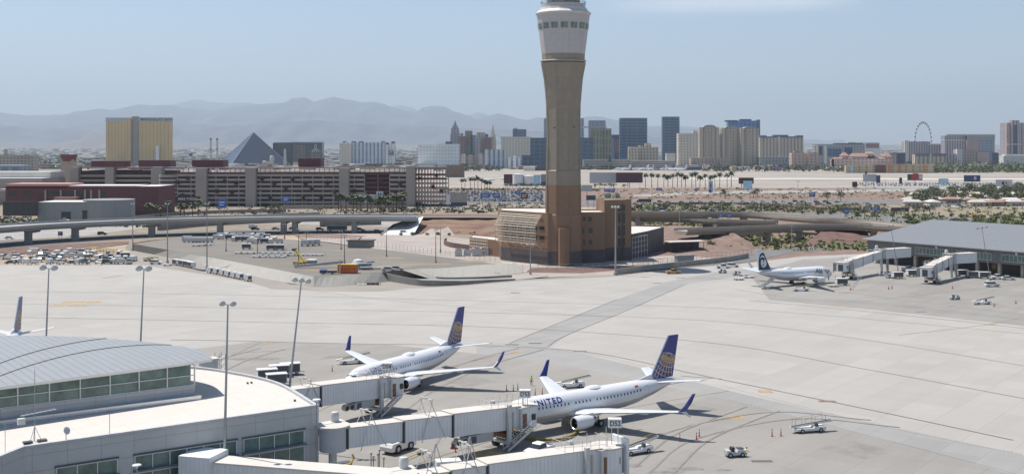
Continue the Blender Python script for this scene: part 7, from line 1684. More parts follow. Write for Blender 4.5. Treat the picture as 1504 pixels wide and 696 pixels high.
for i in range(30):
    u = rr.uniform(-5, 92); plant(BP, rr.choice('ac'), u, 326+rr.uniform(-2, 3), 'low dark shrub between the service building and the viaduct', 'shrubs above the viaduct on the left', 'shrub', .8)
for u, v, s_ in ((396, 313, .75), (404, 312, .8), (412, 313, .75), (480, 311, .6), (572, 312, .5), (560, 313, .5), (185, 317, .5)): plant(TP, 'a', u, v, 'small round tree in front of the garage beside the road', 'small trees before the garage', 'tree', s_)
for u in (622, 632, 642, 652, 660, 590, 606, 615, 628, 690, 699, 660, 708, 716, 724): plant(BP, rr.choice('ac'), u, 345.5 if u < 665 and rr.random() < .6 else 309+rr.uniform(-2, 2), 'small desert shrub near the red bank left of the tower', 'shrubs near the red bank', 'shrub', rr.uniform(.5, .9))
def greenbelt(name, label, segs, hh, m, dens, seed, leaf=2.2):
    r_ = random.Random(seed); mb = MB()
    for u0, u1, v0, v1 in segs:
        for i in range(int((u1-u0)*dens)):
            u = r_.uniform(u0, u1); v = r_.uniform(v0, v1); p = G(u, v); h = hh*r_.uniform(.5, 1.2)
            for k in range(9): c = p+Vector((r_.gauss(0, 3.2), r_.gauss(0, 3.2), abs(r_.gauss(h*.55, h*.3)))); t = Vector((r_.gauss(0, 1), r_.gauss(0, 1), r_.gauss(0, 1))).normalized()*leaf*r_.uniform(.7, 1.4); q = t.cross(Vector((r_.gauss(0, 1), r_.gauss(0, 1), 1))).normalized()*leaf; mb.add([c-t, c+q, c+t, c-q], [(0, 1, 2, 3)])
    mb.build(name, m, label=label, cat='tree belt', kind='stuff')
def scrub(label, regs, n, m, seed):
    r_ = random.Random(seed); mb = MB()
    for i in range(n):
        u0, u1, v0, v1 = regs[i % len(regs)]; p = G(r_.uniform(u0, u1), r_.uniform(v0, v1)); s_ = r_.uniform(.5, 1.7)
        for k in range(7): c = p+Vector((r_.gauss(0, .7)*s_, r_.gauss(0, .7)*s_, r_.uniform(.1, .8)*s_)); t = Vector((r_.gauss(0, 1), r_.gauss(0, 1), r_.gauss(0, .8))).normalized()*.55*s_; q = t.cross(Vector((r_.gauss(0, 1), r_.gauss(0, 1), 1))).normalized()*.5*s_; mb.add([c-t, c+q, c+t, c-q], [(0, 1, 2, 3)])
    mb.build('desert_scrub', m, label=label, cat='scrub', kind='stuff')
scrub('olive desert scrub scattered over the dirt right of the control tower', [(880, 1260, 300, 312), (880, 1330, 277, 293), (1240, 1560, 303, 333), (930, 1130, 325, 345), (960, 1290, 345, 368)], 2300, 'leaf_l', 31)
scrub('dry grey green scrub scattered over the dirt on both sides of the tower', [(560, 800, 299, 313), (-10, 240, 318, 334), (240, 640, 300, 316), (620, 780, 322, 344), (1000, 1300, 300, 312), (640, 880, 277, 281)], 1700, 'leaf_d', 32)
greenbelt('tree_belt', 'distant dense belt of green trees below the hotels at the right', [(1370, 1620, 243.5, 250), (1370, 1620, 252, 254)], 13, 'leaf', 1.6, 3)
greenbelt('tree_belt', 'distant dark trees along the far edge of the airfield', [(640, 735, 248, 252), (1000, 1370, 244.5, 249.5), (855, 930, 247.5, 249.5)], 9, 'leaf_d', .9, 4)
greenbelt('tree_belt', 'distant trees behind the garage roof at the left', [(-20, 330, 234, 243)], 10, 'leaf_d', .9, 5, 3.5)

# ------------------------------------------------------------------ cars on roads and in the big car park
CC = ['white', 'white', 'silver', 'silver', 'black', 'grey', 'grey', 'red', 'blue', 'tan']
def cars(n, ufun, label, group, kinds=('sedan', 'suv'), ang=lambda r_: r_.choice((0, 0.05)), z=0):
    for i in range(n):
        u, v = ufun(i); k = rr.choice(kinds); c = rr.choice(CC)
        p = G(u, v, z); P_('%s:%s:s' % (k, c)).put((p.x, p.y, z-.1), ang(rr), None, label % ({'tan': 'beige'}.get(c, c)), group, 'car')
rows_ = [296, 294.2, 292.6, 291, 289.4, 288, 286.6, 285.2, 283.8, 282.6]
cars(145, lambda i: (658+(i % 29)*4.9+rr.uniform(-1.2, 1.2), rows_[i//29]+rr.uniform(-.15, .15)), '%s car parked in the crowded car park left of the control tower', 'cars in the crowded car park', ang=lambda r_: pi/2+.35+r_.uniform(-.08, .08))
cars(46, lambda i: (885+i*7.6+rr.uniform(-3, 3), (297.2 if i % 2 else 299.8)+rr.uniform(-.5, .5)), '%s car driving on the highway right of the control tower', 'cars on the highway', ang=lambda r_: 0.02)
def carmass(label, spots, ang):
    m_ = MB(); mats = [PAINT[c] for c in ('white', 'silver', 'black', 'grey', 'red', 'blue')]+['glass', 'black']
    for u, v in spots:
        p = G(u, v); a = ang+rr.uniform(-.1, .1); c_, s_ = cos(a), sin(a); b_ = MB(); b_.mat(rr.choice((0, 0, 1, 1, 2, 3, 3, 4, 5)))
        exprof(b_, [(-2.25, .3), (2.25, .3), (2.3, .65), (1.3, .9), (-1.8, .95), (-2.3, .85)], 1.75); b_.mat(6); exprof(b_, [(-1.75, .93), (1.05, .88), (.35, 1.4), (-1.15, 1.42)], 1.6, 1.2)
        o = len(m_.v); m_.v += [(p.x+x*c_-y*s_, p.y+x*s_+y*c_, z) for x, y, z in b_.v]; m_.f += [tuple(q+o for q in f_) for f_ in b_.f]; m_.m += b_.m
    m_.build('parked_cars', mats, label=label, cat='parked cars', kind='stuff')
carmass('far rows of the crowded car park left of the control tower', [(658+(i % 29)*4.9+rr.uniform(-1.2, 1.2), rows_[5+i//29]) for i in range(145)], pi/2+.35)
carmass('distant car park full of cars at the airfield edge on the right', [(1255+(i % 60)*4.1+rr.uniform(-1.2, 1.2), (270, 271.5, 273.2)[i//60]+rr.uniform(-.3, .3)) for i in range(180)], pi/2)
cars(30, lambda i: (1362+(i % 10)*15+rr.uniform(-3, 3), (297, 300, 303)[i//10]+rr.uniform(-.7, .7)), '%s car parked among the low houses on the right', 'cars among the low houses', ang=lambda r_: r_.uniform(0, 3))
for u, v, c, k, lb in ((110, 348, 'silver', 'sedan', 'silver car on the road under the viaduct'), (150, 345, 'black', 'suv', 'black car on the road under the viaduct'), (14, 351, 'white', 'sedan', 'white car left on the road under the viaduct'), (95, 325, 'white', 'sedan', 'white car on the viaduct left'), (380, 313.5, 'silver', 'sedan', 'silver car on the road before the garage'), (407, 313.5, 'black', 'sedan', 'black car on the road before the garage'), (464, 309, 'silver', 'sedan', 'silver car near the tan wall before the garage'), (616, 311, 'black', 'sedan', 'black car right of the garage palms'), (678, 313, 'black', 'sedan', 'black car on the road above the red bank, left'), (706, 313.5, 'black', 'suv', 'black vehicle on the road above the red bank, right'),
   (375, 338, 'black', 'suv', 'dark car under the viaduct by the concrete pier, left'), (405, 337.5, 'grey', 'sedan', 'grey car under the middle of the viaduct'), (430, 337, 'black', 'sedan', 'dark car under the middle of the viaduct'), (470, 338.5, 'grey', 'suv', 'grey car under the viaduct left of the bus'), (528, 339, 'black', 'suv', 'dark car right of the bus under the viaduct'), (535, 341.5, 'blue', 'sedan', 'blue car right of the bus under the viaduct'), (555, 342, 'blue', 'suv', 'blue vehicle beside the white wing wall'), (594, 343.5, 'grey', 'suv', 'grey vehicle at the foot of the white wing wall'), (972, 309, 'blue', 'sedan', 'blue car on the upper right viaduct'), (1048, 308.5, 'white', 'suv', 'white car on the upper right viaduct'), (1195, 358, 'grey', 'suv', 'grey vehicle on the red slope under the lower viaduct'), (1212, 358.5, 'black', 'suv', 'black vehicle on the red slope under the lower viaduct'), (1260, 318, 'black', 'sedan', 'black car left of the round trees behind the far terminal'), (1338, 320, 'grey', 'sedan', 'grey car behind the far terminal roof, left'), (1371, 321, 'black', 'sedan', 'black car behind the far terminal roof, right'), (1300, 314, 'silver', 'suv', 'silver vehicle beside the dark patchy billboard')):
    z = 8.0 if 'on the viaduct' in lb or 'on the upper' in lb else 6.5 if 'above the red bank' in lb else 0
    if 'on the upper' in lb: z = 8.6
    p = G(u, v, z); P_('%s:%s:s' % (k, c)).put((p.x, p.y, z+.05), .05, None, lb, None, 'car')
p = G(495, 339); P_('bus:white:blue').put((p.x, p.y, 0), .05, None, 'white and blue bus under the right half of the viaduct', None, 'bus')
p = G(374, 335); P_('boxtruck:white').put((p.x, p.y, 0), .05, None, 'white truck parked under the viaduct beside a pier', None, 'truck')
p = G(947, 297.5); P_('bus:black:grey').put((p.x, p.y, 0), .0, None, 'long black truck on the highway right of the control tower', None, 'truck')
p = G(1437, 321); P_('bus:yellow:yellow').put((p.x, p.y, 0), .0, .8, 'orange school bus behind the far terminal roof', None, 'bus')
# low houses on the right
HM_ = [mat('house_wall_%d' % i, c, .85) for i, c in enumerate(((.45, .38, .3), (.5, .46, .4), (.36, .27, .2)))]; RM_ = [mat('house_roof_%d' % i, c, .85) for i, c in enumerate(((.45, .43, .41), (.3, .2, .15), (.55, .52, .48)))]
hs = []
for i in range(6):
    o_ = empty('house'); w_, d_, h_ = rr.uniform(11, 17), rr.uniform(8, 10), rr.uniform(3, 3.8); MB().box(-w_/2, w_/2, -d_/2, d_/2, 0, h_).build('wall', HM_[i % 3], o_)
    MB().prism([(-w_/2-.6, -d_/2-.6), (w_/2+.6, -d_/2-.6), (w_/2+.6, d_/2+.6), (-w_/2-.6, d_/2+.6)], h_, h_+.2).add([(-w_/2-.6, -d_/2-.6, h_+.2), (w_/2+.6, -d_/2-.6, h_+.2), (w_/2+.6, d_/2+.6, h_+.2), (-w_/2-.6, d_/2+.6, h_+.2), (-w_/2+2, 0, h_+1.9), (w_/2-2, 0, h_+1.9)], [(0, 1, 5, 4), (2, 3, 4, 5), (1, 2, 5), (3, 0, 4)]).build('roof', RM_[(i*2) % 3], o_)
    for x in (-w_*.3, w_*.15): MB().box(x, x+1.5, -d_/2-.06, -d_/2-.02, 1, 2.2).build('window', 'glass', o_)
    MB().box(-.4, .6, -d_/2-.07, -d_/2-.02, 0, 2.1).build('door', 'trunk', o_); hs.append(Proto(o_))
for i in range(44):
    u = rr.uniform(1335, 1560); v = rr.choice((288, 291, 294.5, 298.5, 302.5))+rr.uniform(-.8, .8)
    p = G(u, v); hs[i % 6].put((p.x, p.y, 0), rr.choice((0, .1, -.1, pi/2)), None, 'low desert house among trees on the right behind the highway', 'low houses on the right', 'house')
# chain-link fences: posts, rails and wires
def fence(label, pts, h, step, z=0):
    E = [G(u, v, z) for u, v in pts]; O = E[0]; o_ = empty('chain_fence', O, 0, label=label, cat='fence'); b_ = MB(); r_ = MB()
    for a, c in zip(E, E[1:]):
        n = max(1, int((c-a).length/step))
        for i in range(n): p = a.lerp(c, i/n)-O; b_.cyl((p.x, p.y, 0), (p.x, p.y, h), .06, n=4)
        for q in (h, h*.5, .15): r_.cyl((a.x-O.x, a.y-O.y, q), (c.x-O.x, c.y-O.y, q), .035, n=4)
    b_.build('post_row', 'steel', o_); r_.build('rail', 'steel', o_)
fence('long chain link fence behind the raised lot left of the tower', [(455, 350), (520, 357), (560, 363), (640, 374), (690, 380), (735, 386)], 2.4, 3.2)
fence('chain link fence in the pale yard before the control tower', [(735, 394), (790, 397), (860, 396), (930, 391), (1000, 387)], 2.2, 3)
fence('chain link fence behind the barrier wall right of the tower', [(905, 398), (960, 391), (1000, 386), (1060, 380), (1110, 374)], 2.6, 3)
p = G(700, 376); ec = empty('equipment_yard', (p.x-9, p.y, 0), .05, label='group of grey chiller units behind the fence left of the tower annex', cat='equipment')
for i, (x, y, w_, h) in enumerate(((0, 0, 3, 3), (3.6, 1, 3, 2.6), (7.2, 0, 4, 3.2), (12, 1, 5, 3.6), (18, -1, 3, 3))): q = MB().box(x, x+w_, y, y+3, 0, h).build('chiller', 'lgrey', ec); MB().cyl((x+w_/2, y+1.5, h), (x+w_/2, y+1.5, h+.3), 1.1, n=14).build('fan_cowl', 'dgrey', q)
p = G(648, 372); wall('retaining_wall', [(655, 356), (652, 359), (662, 363), (690, 367), (720, 369)], 2.2, .4, 'redrock', 'curved brown retaining wall behind the equipment yard')
# ------------------------------------------------------------------ the far skyline
YS = 3600
def fm(key, wall, glass, px=8, pz=7, fx=.5, fz=.6, **k):
    FM[key] = facade('facade_'+key, wall, glass, px, pz, fx, fz, **k)
fm('gold', (.66, .45, .19), (.5, .33, .13), 11, 3.5, .2, 1, grough=.2); fm('gold_l', (.66, .46, .22), (.3, .2, .1), 9, 7, .3, .5); fm('goldg', (.36, .32, .26), (.22, .2, .18), 5, 4, .5, 1)
fm('black', (.022, .03, .045), (.012, .016, .026), 9, 8, .5, .5, rough=.25); fm('bronze', (.13, .105, .08), (.05, .05, .05), 12, 9, .5, .5, rough=.3)
fm('white', (.8, .8, .78), (.62, .63, .63), 8, 9, .5, .45); fm('whiteblue', (.66, .67, .69), (.16, .22, .34), 12, 30, .42, .97); fm('cream', (.66, .6, .5), (.4, .36, .31), 9, 8, .4, .5); fm('tan', (.5, .42, .33), (.2, .17, .145), 8, 8, .42, .6)
fm('tancol', (.56, .46, .35), (.27, .225, .18), 11, 60, .42, .985); fm('rose', (.42, .3, .27), (.2, .13, .12), 8, 8, .45, .5); fm('maroon', (.26, .12, .12), (.09, .05, .055), 8, 8, .45, .55); fm('brown', (.3, .19, .16), (.1, .07, .07), 8, 9, .4, .6)
fm('blue', (.06, .13, .24), (.022, .055, .12), 30, 9, .9, .55, rough=.25, grough=.15); fm('blue_l', (.2, .27, .36), (.13, .18, .26), 14, 10, .6, .5, rough=.25); fm('teal', (.03, .1, .18), (.015, .045, .085), 16, 11, .7, .6, rough=.25); fm('olive', (.26, .25, .15), (.11, .115, .08), 9, 22, .5, .8)
fm('bright', (.05, .2, .46), (.03, .12, .3), 14, 22, .6, .8, rough=.2); fm('grey', (.34, .34, .35), (.13, .14, .16), 9, 8, .5, .5); fm('navy', (.045, .06, .12), (.03, .04, .08), 12, 8, .5, .5); fm('pink', (.56, .4, .33), (.22, .16, .14), 10, 8, .35, .45); fm('violet', (.42, .37, .38), (.15, .14, .17), 9, 40, .4, .98)
fm('yellow', (.46, .37, .23), (.25, .16, .1), 14, 6, .35, .5); fm('deck', (.42, .39, .34), (.07, .07, .07), 400, 4.2, .99, .45)
M['sroof'] = mat('steel_blue_roof', (.06, .1, .17), .5); M['terra'] = mat('terracotta_roof', (.31, .185, .14), .8)
def sky_b(name, label, u0, u1, vt, m, Y=YS, d=60, cat='building', **k): return bl(name, label, cat, u0, u1, vt, Y, d, FM[m] if m in FM else m, **k)
def bx_(o, nm, u0, a, b_, t, bt, dy, dp, m, Y=YS):
    s_ = Y/F; return MB().box((a-u0)*s_, (b_-u0)*s_, dy, dy+dp, (H-(bt-HZ)*s_) if bt else 0, H-(t-HZ)*s_).build(nm, FM.get(m, m), o)
# gold hotel: three wings round a core
s_ = YS/F; X0 = (200-CX)*s_; z1 = H-(179-HZ)*s_; z2 = H-(173-HZ)*s_
hb = empty('hotel_tower', (X0, YS, 0), 0, label='large golden hotel with three wings and a grey roof band far left', cat='hotel')
def wing_(par, a0, l0, l1, w_, m, z0, z, nm='wing'):
    c, s2 = cos(a0), sin(a0); q = [(l0, -w_/2), (l1, -w_/2), (l1, w_/2), (l0, w_/2)]; o = MB().box(l0, l1, -w_/2, w_/2, z0, z).build(nm, FM.get(m, m), par); o.rotation_euler.z = a0; return o
for a0, L_ in ((radians(168), 96), (radians(9), 108), (radians(92), 90)):
    w1 = wing_(hb, a0, 0, L_, 24, 'gold', 0, z1); wing_(hb, a0, -1, L_+.6, 25, 'lgrey', z1+.01, z2, 'roof_band')
    wing_(hb, a0, 4, L_-2, 24.6, 'gold_l', 0, 16, 'podium')
c_ = MB().prism([(12*cos(a*pi/6), 12*sin(a*pi/6)-8) for a in range(12)], 0, H-(171.5-HZ)*s_).build('core', FM['goldg'], hb)
MB().box(-24, -8, -24, -12, 0, H-(175-HZ)*s_).build('front_bay', FM['gold_l'], hb); MB().box(64, 74, -13, -6, 0, 60).build('lift_shaft', FM['white'], hb)
t_ = text_mb('MANDALAY BAY', 12.5, 0, .25); t_.v = [(x, -.4, y) for x, y, z in t_.v]; o = t_.build('lettering', 'dgrey', hb, loc=(0, 0, 0)); o.location = (62*cos(radians(9))+12.4*sin(radians(9)), 62*sin(radians(9))-12.9, (z1+z2)/2+.5); o.rotation_euler.z = radians(9)
for u, lb in ((309.5, 'left of two thin power station chimneys beside the dark pyramid'), (319, 'right of two thin power station chimneys beside the dark pyramid')):
    Y = 2400; p = W(u, 205.5, Y); o = empty('chimney', (p.x, Y, 0), 0, label=lb, cat='chimney'); MB().cyl((0, 0, 0), (0, 0, p.z), 2.4, 1.9, 12).build('stack', 'offwhite', o, smooth=True); MB().cyl((0, 0, p.z), (0, 0, p.z+3), 2.3, 2.3, 12).build('cap', 'burg', o); MB().cyl((0, 0, p.z*.7), (0, 0, p.z*.72), 2.5, 2.4, 12).build('band', 'burg', o)
# pyramid, dark tower, obelisk, sphinx
Y = 3700; p = W(372.5, 194.5, Y); py = empty('pyramid', (p.x, Y, 0), 0, label='large dark glass pyramid with a sharp apex', cat='pyramid')
Rr_ = 132; cs_ = [(Rr_*cos(radians(a)), Rr_*sin(radians(a))) for a in (-109, -19, 71, 161)]; M['pyr'] = panelmat('dark_pyramid_glass', (.028, .042, .072), 0, 5, .8, .7, .32)
MB().add([(*c, 0) for c in cs_]+[(0, 0, p.z)], [(0, 1, 4), (1, 2, 4), (2, 3, 4), (3, 0, 4)]).build('face', 'pyr', py)
MB().lathe([(1.6, p.z-2), (.1, p.z+2)], 8).build('apex_light', 'lgrey', py)
for c in cs_: MB().cyl((*c, 0), (0, 0, p.z), 1.3, .6, 5).build('edge', 'grey', py)
o = sky_b('hotel_tower', 'black glass slab hotel with a large pale looped emblem right of the pyramid', 402, 473, 209.5, 'black', 3750, 40)
bx_(o, 'wing', 402, 402, 428, 210.5, None, -14, 14, 'black', 3750); bx_(o, 'bronze_panel', 402, 431, 448, 213, 241, -.6, .5, 'bronze', 3750); bx_(o, 'bronze_panel', 402, 456, 471, 219, 241, -.6, .5, 'bronze', 3750); bx_(o, 'roof_edge', 402, 426, 473.5, 208.6, 209.6, -1, 42, 'lgrey', 3750)
s4 = 3750/F; em = MB()
for a in (0, 2*pi/3, 4*pi/3): em.tube([((463.5-402)*s4+(5+4.5*cos(t*pi/7))*cos(a+pi/2)*1.3-(3*sin(t*pi/7))*sin(a+pi/2), -1.4, H-(219-HZ)*s4+(5+4.5*cos(t*pi/7))*sin(a+pi/2)*1.6+(3*sin(t*pi/7))*cos(a+pi/2)) for t in range(15)], .95, 4)
em.build('emblem', 'white', o)
Y = 3500; p = W(418.5, 217.5, Y); MB().hexa([(-4.5, -4.5, 0), (4.5, -4.5, 0), (4.5, 4.5, 0), (-4.5, 4.5, 0)], [(-3, -3, p.z-8), (3, -3, p.z-8), (3, 3, p.z-8), (-3, 3, p.z-8)]).add([(-3, -3, p.z-8), (3, -3, p.z-8), (3, 3, p.z-8), (-3, 3, p.z-8), (0, 0, p.z)], [(0, 1, 4), (1, 2, 4), (2, 3, 4), (3, 0, 4)]).build('obelisk', 'offwhite', loc=(p.x, Y, 0), label='pale stone obelisk in front of the black slab hotel', cat='obelisk')
p = W(398, 242, Y); sp_h = empty('sphinx_statue', (p.x, Y, 0), 0, label='cream sphinx statue in front of the dark pyramid', cat='statue'); k_ = 1.0
MB().box(-26, 4, -7, 7, 0, 13).lathe([(7, 0), (7, 9), (5, 14), (.5, 15)], 14, 'z', (-20, 0, 0)).build('body', 'cream', sp_h, smooth=True); MB().box(2, 20, -7, -3, 0, 5).box(2, 20, 3, 7, 0, 5).build('paw', 'cream', sp_h)
MB().lathe([(6.5, 8), (5, 15), (7, 18), (6.4, 26), (4.6, 30), (.5, 31)], 14, 'z', (3, 0, 0)).build('head', 'cream', sp_h, smooth=True); MB().box(6, 9.5, -3, 3, 20, 27).build('face', 'tan', sp_h)
# castle hotel and neighbours
o = sky_b('hotel_building', 'white striped hotel with blue turret roofs between the black slab and the white block', 500, 566, 209.5, 'whiteblue', 3700, 50)
bx_(o, 'end_wall', 500, 499.6, 517, 210.5, None, -12, 12, 'cream', 3700)
for a, b_ in ((503, 508), (516, 522), (527, 533), (560, 565)): bx_(o, 'turret_roof', 500, a, b_, 207.6, 210, 6, 12, 'sroof', 3700)
o = sky_b('castle_tower', 'red white and blue castle turrets at the right end of the striped hotel', 566.5, 580, 214, 'grey', 3650, 20)
for a, b_, t, m_ in ((567, 571, 211, 'red'), (572, 575, 212, 'white'), (575.5, 580, 209.5, 'sroof')): bx_(o, 'turret', 566.5, a, b_, t, 240, -6, 8, 'white', 3650); bx_(o, 'turret_roof', 566.5, a-.3, b_+.3, t-1.5, t+1.5, -7, 10, m_, 3650)
for a in (573, 577.5): p = W(a, 227, 3650); MB().cyl(((a-566.5)*3650/F, -14, H-(228-HZ)*3650/F), ((a-566.5)*3650/F, -14, H-(219-HZ)*3650/F), 4.5, .2, 10).build('cone_roof', 'bright', o) if False else MB().cyl(((a-566.5)*3650/F, -14, H-(228-HZ)*3650/F), ((a-566.5)*3650/F, -14, H-(219-HZ)*3650/F), 4.5, .2, 10).build('cone_roof', 'sroof', o)
o = sky_b('hotel_building', 'plain bright white twin block hotel left of the skyscraper cluster', 614, 675, 212.5, 'white', 3000, 40); bx_(o, 'block', 614, 641.5, 675, 211.6, None, -6, 30, 'white', 3000); bx_(o, 'podium', 614, 606, 640, 240, None, -24, 20, 'wroof', 3000); bx_(o, 'penthouse', 614, 654, 664, 208, 212, 10, 20, 'navy', 3000)
def stepped(label, uc, steps, m, Y=YS, spire=None, name='skyscraper', d=30):
    s2 = Y/F; o = empty(name, ((uc-CX)*s2, Y, 0), 0, label=label, cat='skyscraper'); z0 = 0
    for w_, v in steps: z = H-(v-HZ)*s2; MB().box(-w_/2*s2, w_/2*s2, -min(d, w_*s2)/2, min(d, w_*s2)/2, z0, z).build('tier', FM.get(m, m), o); z0 = z
    if spire: MB().cyl((0, 0, z0), (0, 0, H-(spire-HZ)*s2), 2.2, .3, 6).build('spire', 'grey', o)
    return o
stepped('grey stepped art deco skyscraper with spire, leftmost of the skyscraper cluster', 668.5, ((13.5, 197), (11.5, 189), (8.5, 185.5), (5, 182.5), (2.6, 180)), 'grey', spire=176.5)
stepped('pale slender stepped skyscraper with spire, right of the skyscraper cluster', 724, ((9, 204), (7.5, 196), (5, 191), (3, 188)), 'cream', spire=183)
for lb, u0, u1, v, m_ in (('maroon tower beside the art deco skyscraper', 674.5, 684, 200.5, 'maroon'), ('brown red tower in the middle of the skyscraper cluster', 683, 693.5, 192.5, 'brown'), ('pale blue grey tower with green panel in the skyscraper cluster', 692, 699.5, 198.5, 'blue_l'), ('dark arched top tower in the skyscraper cluster', 697, 705, 203, 'grey'), ('tan tower with overhanging top in the skyscraper cluster', 700.5, 712, 195, 'tan'), ('dark violet tower between the tan and the slender pale tower', 711, 722, 202, 'maroon'), ('small grey tower behind the maroon tower', 676, 680, 196.5, 'grey'), ('small blue tower behind the dark violet tower', 712, 717, 197.5, 'blue')):
    off = {'dark arched': -50, 'pale blue': -20, 'maroon towe': -40, 'dark violet': -30, 'small grey ': 60, 'small blue ': 60}.get(lb[:11], 0)
    o = sky_b('skyscraper', lb, u0, u1, v, m_, YS+off, 30, cat='skyscraper')
    if 'tan tower' in lb: bx_(o, 'crown', 700.5, 700, 712.5, 194.5, 197, -2, 34, 'tan')
    elif 'green panel' in lb: bx_(o, 'green_panel', 692, 686.5, 692, 212, 226, -60, 4, 'green')
    else: bx_(o, 'roof_edge', u0, u0, u1, v-.6, v, 0, 30, 'lgrey', YS+off)
sky_b('casino_building', 'low jumble of small colourful fronts below the skyscraper cluster', 676, 712, 229, 'rose', 3450, 30, parts=[('front', 678, 684, 226, None, -8, 8, 'cream'), ('front', 688, 694, 227, None, -8, 8, 'tan'), ('front', 703, 709, 225, None, -8, 8, 'offwhite')])
sky_b('hotel_building', 'blue and white vertically striped hotel left of the control tower shaft', 712.5, 743, 220, 'whiteblue', 3050, 30, parts=[('end_wall', 712, 716, 219.5, None, -3, 3, 'white')])
sky_b('hotel_building', 'small blue and white striped building beside the striped hotel', 745, 767, 231.5, 'whiteblue', 2900, 24, parts=[('stair_core', 754, 758, 228.5, None, -3, 10, 'white')])
o = sky_b('hotel_tower', 'curved cream hotel left of the teal glass hotel', 736, 779, 202, 'cream', 3500, 40, cat='hotel', parts=[('cornice', 735, 780, 201, 202.6, -2, 44, 'cream')])
sky_b('skyscraper', 'dark grey blue condominium tower standing alone above the cream hotel', 753, 773, 190, 'blue', 4300, 30, cat='skyscraper', parts=[('penthouse', 754, 760, 188.2, None, 2, 20, 'grey')])
o = sky_b('hotel_tower', 'wide teal blue glass hotel partly hidden behind the control tower shaft', 779, 872, 202.5, 'teal', 3100, 40, cat='hotel', parts=[('podium', 766, 779, 228, None, -10, 30, 'teal')])
MB().lathe([(.1, 4), (4, 3), (5, -1), (3, -5), (.1, -6)], 10, 'x', ((862-779)*3100/F, -4, 0)).build('lion_emblem', 'tan', o, loc=(0, 0, H-(212-HZ)*3100/F)) if False else None
sky_b('skyscraper', 'pale blue glass tower directly behind the control tower shaft', 799, 857.5, 174.5, 'blue_l', 4200, 40, cat='skyscraper', parts=[('roof_edge', 799, 857.5, 173.8, 174.5, 0, 40, 'lgrey')])
o = sky_b('hotel_tower', 'olive gold glass tower right of the control tower shaft', 868, 898, 189, 'olive', 3300, 30, cat='hotel', parts=[('wing', 872, 884, 190, None, -14, 14, 'olive'), ('roof_slab', 857, 892, 186, 187.6, 6, 30, 'tan')])
sky_b('skyscraper', 'grey blue tower rising behind the olive gold tower', 864.5, 889.5, 178, 'grey', 3900, 30, cat='skyscraper', parts=[('screen_wall', 865, 889, 177, None, -1, 1, 'blue_l')])
sky_b('skyscraper', 'narrow blue and red glass tower left of the dark blue twin', 898.5, 911, 198, 'navy', 3700, 30, cat='skyscraper', parts=[('curved_side', 898, 902, 203, None, -4, 20, 'blue_l'), ('red_panel', 903, 909, 205, 225, -.6, .5, 'maroon')])
def polyt(label, Y, pts, v, m, name='skyscraper', roofs=(), d=0):
    s2 = Y/F; z = H-(v-HZ)*s2; x0 = (pts[0][0]-CX)*s2; o = empty(name, (x0, Y, 0), 0, label=label, cat='skyscraper'); MB().prism([((u-CX)*s2-x0, y) for u, y in pts], 0, [H-((v if len(q) < 3 else q[2])-HZ)*s2 for q in [p if len(p) > 2 else p for p in pts]] if False else z).build('wall', FM[m], o); MB().prism([((u-CX)*s2-x0, y) for u, y in pts], z+.01, z+2).build('roof_edge', 'navyp', o); return o
polyt('dark blue faceted glass skyscraper, left of the two dark blue towers', 3500, [(911, 4), (926, -6), (951, 6), (951, 40), (911, 40)], 174.5, 'blue')
polyt('dark blue rounded glass skyscraper, right of the two dark blue towers', 3700, [(973.5, 10), (980, 0), (990, -3), (997, 4), (999, 14), (998, 44), (974, 44)], 172.5, 'blue')
sky_b('hotel_building', 'tan stepped hotel in front of the left dark blue tower', 924, 967, 216, 'tan', 3000, 30, parts=[('wing', 922.5, 938, 219.5, None, -12, 20, 'tan'), ('lift_core', 939, 944, 213.5, None, 6, 12, 'tan'), ('penthouse', 948, 957, 210.5, None, 10, 14, 'tan')])
sky_b('hall', 'small white sloped roof hall between the two dark blue towers', 979, 992, 226, 'wroof', 3300, 24, parts=[('roof_edge', 978.5, 992.5, 225.4, 226.2, -1, 26, 'white')])
sky_b('parking_deck', 'long pale low parking deck below the tan stepped hotel', 857, 925, 234.6, 'deck', 2850, 40, parts=[('ramp', 925, 992, 236, None, -6, 40, FM['deck']), ('sign_panel', 893.5, 897.5, 230, 238, -8, 2, 'navyp')])
sky_b('airport_terminal', 'long dark low terminal with tiny parked airliners before it', 918, 1030, 245.5, 'navy', 2680, 40, parts=[('pier', 940, 946, 244, None, -6, 10, 'grey'), ('pier', 982, 988, 244, None, -6, 10, 'grey')])
sky_b('condominium', 'cream lattice fronted tower left of the curved tan triplets', 996.5, 1028, 196, 'cream', 3400, 40, cat='condominium', parts=[('right_wing', 1018, 1028.5, 195, None, 4, 30, 'tan'), ('cupola', 1018, 1024, 191.5, 195, 6, 14, 'cream'), ('band', 996, 1022, 203, 204.4, -.5, 1, 'cream'), ('band', 996, 1022, 222.5, 223.6, -.5, 1, 'cream'), ('bay', 1001, 1004, 197, None, -2, 2, 'cream'), ('bay', 1010, 1012.5, 197, None, -2, 2, 'cream')])
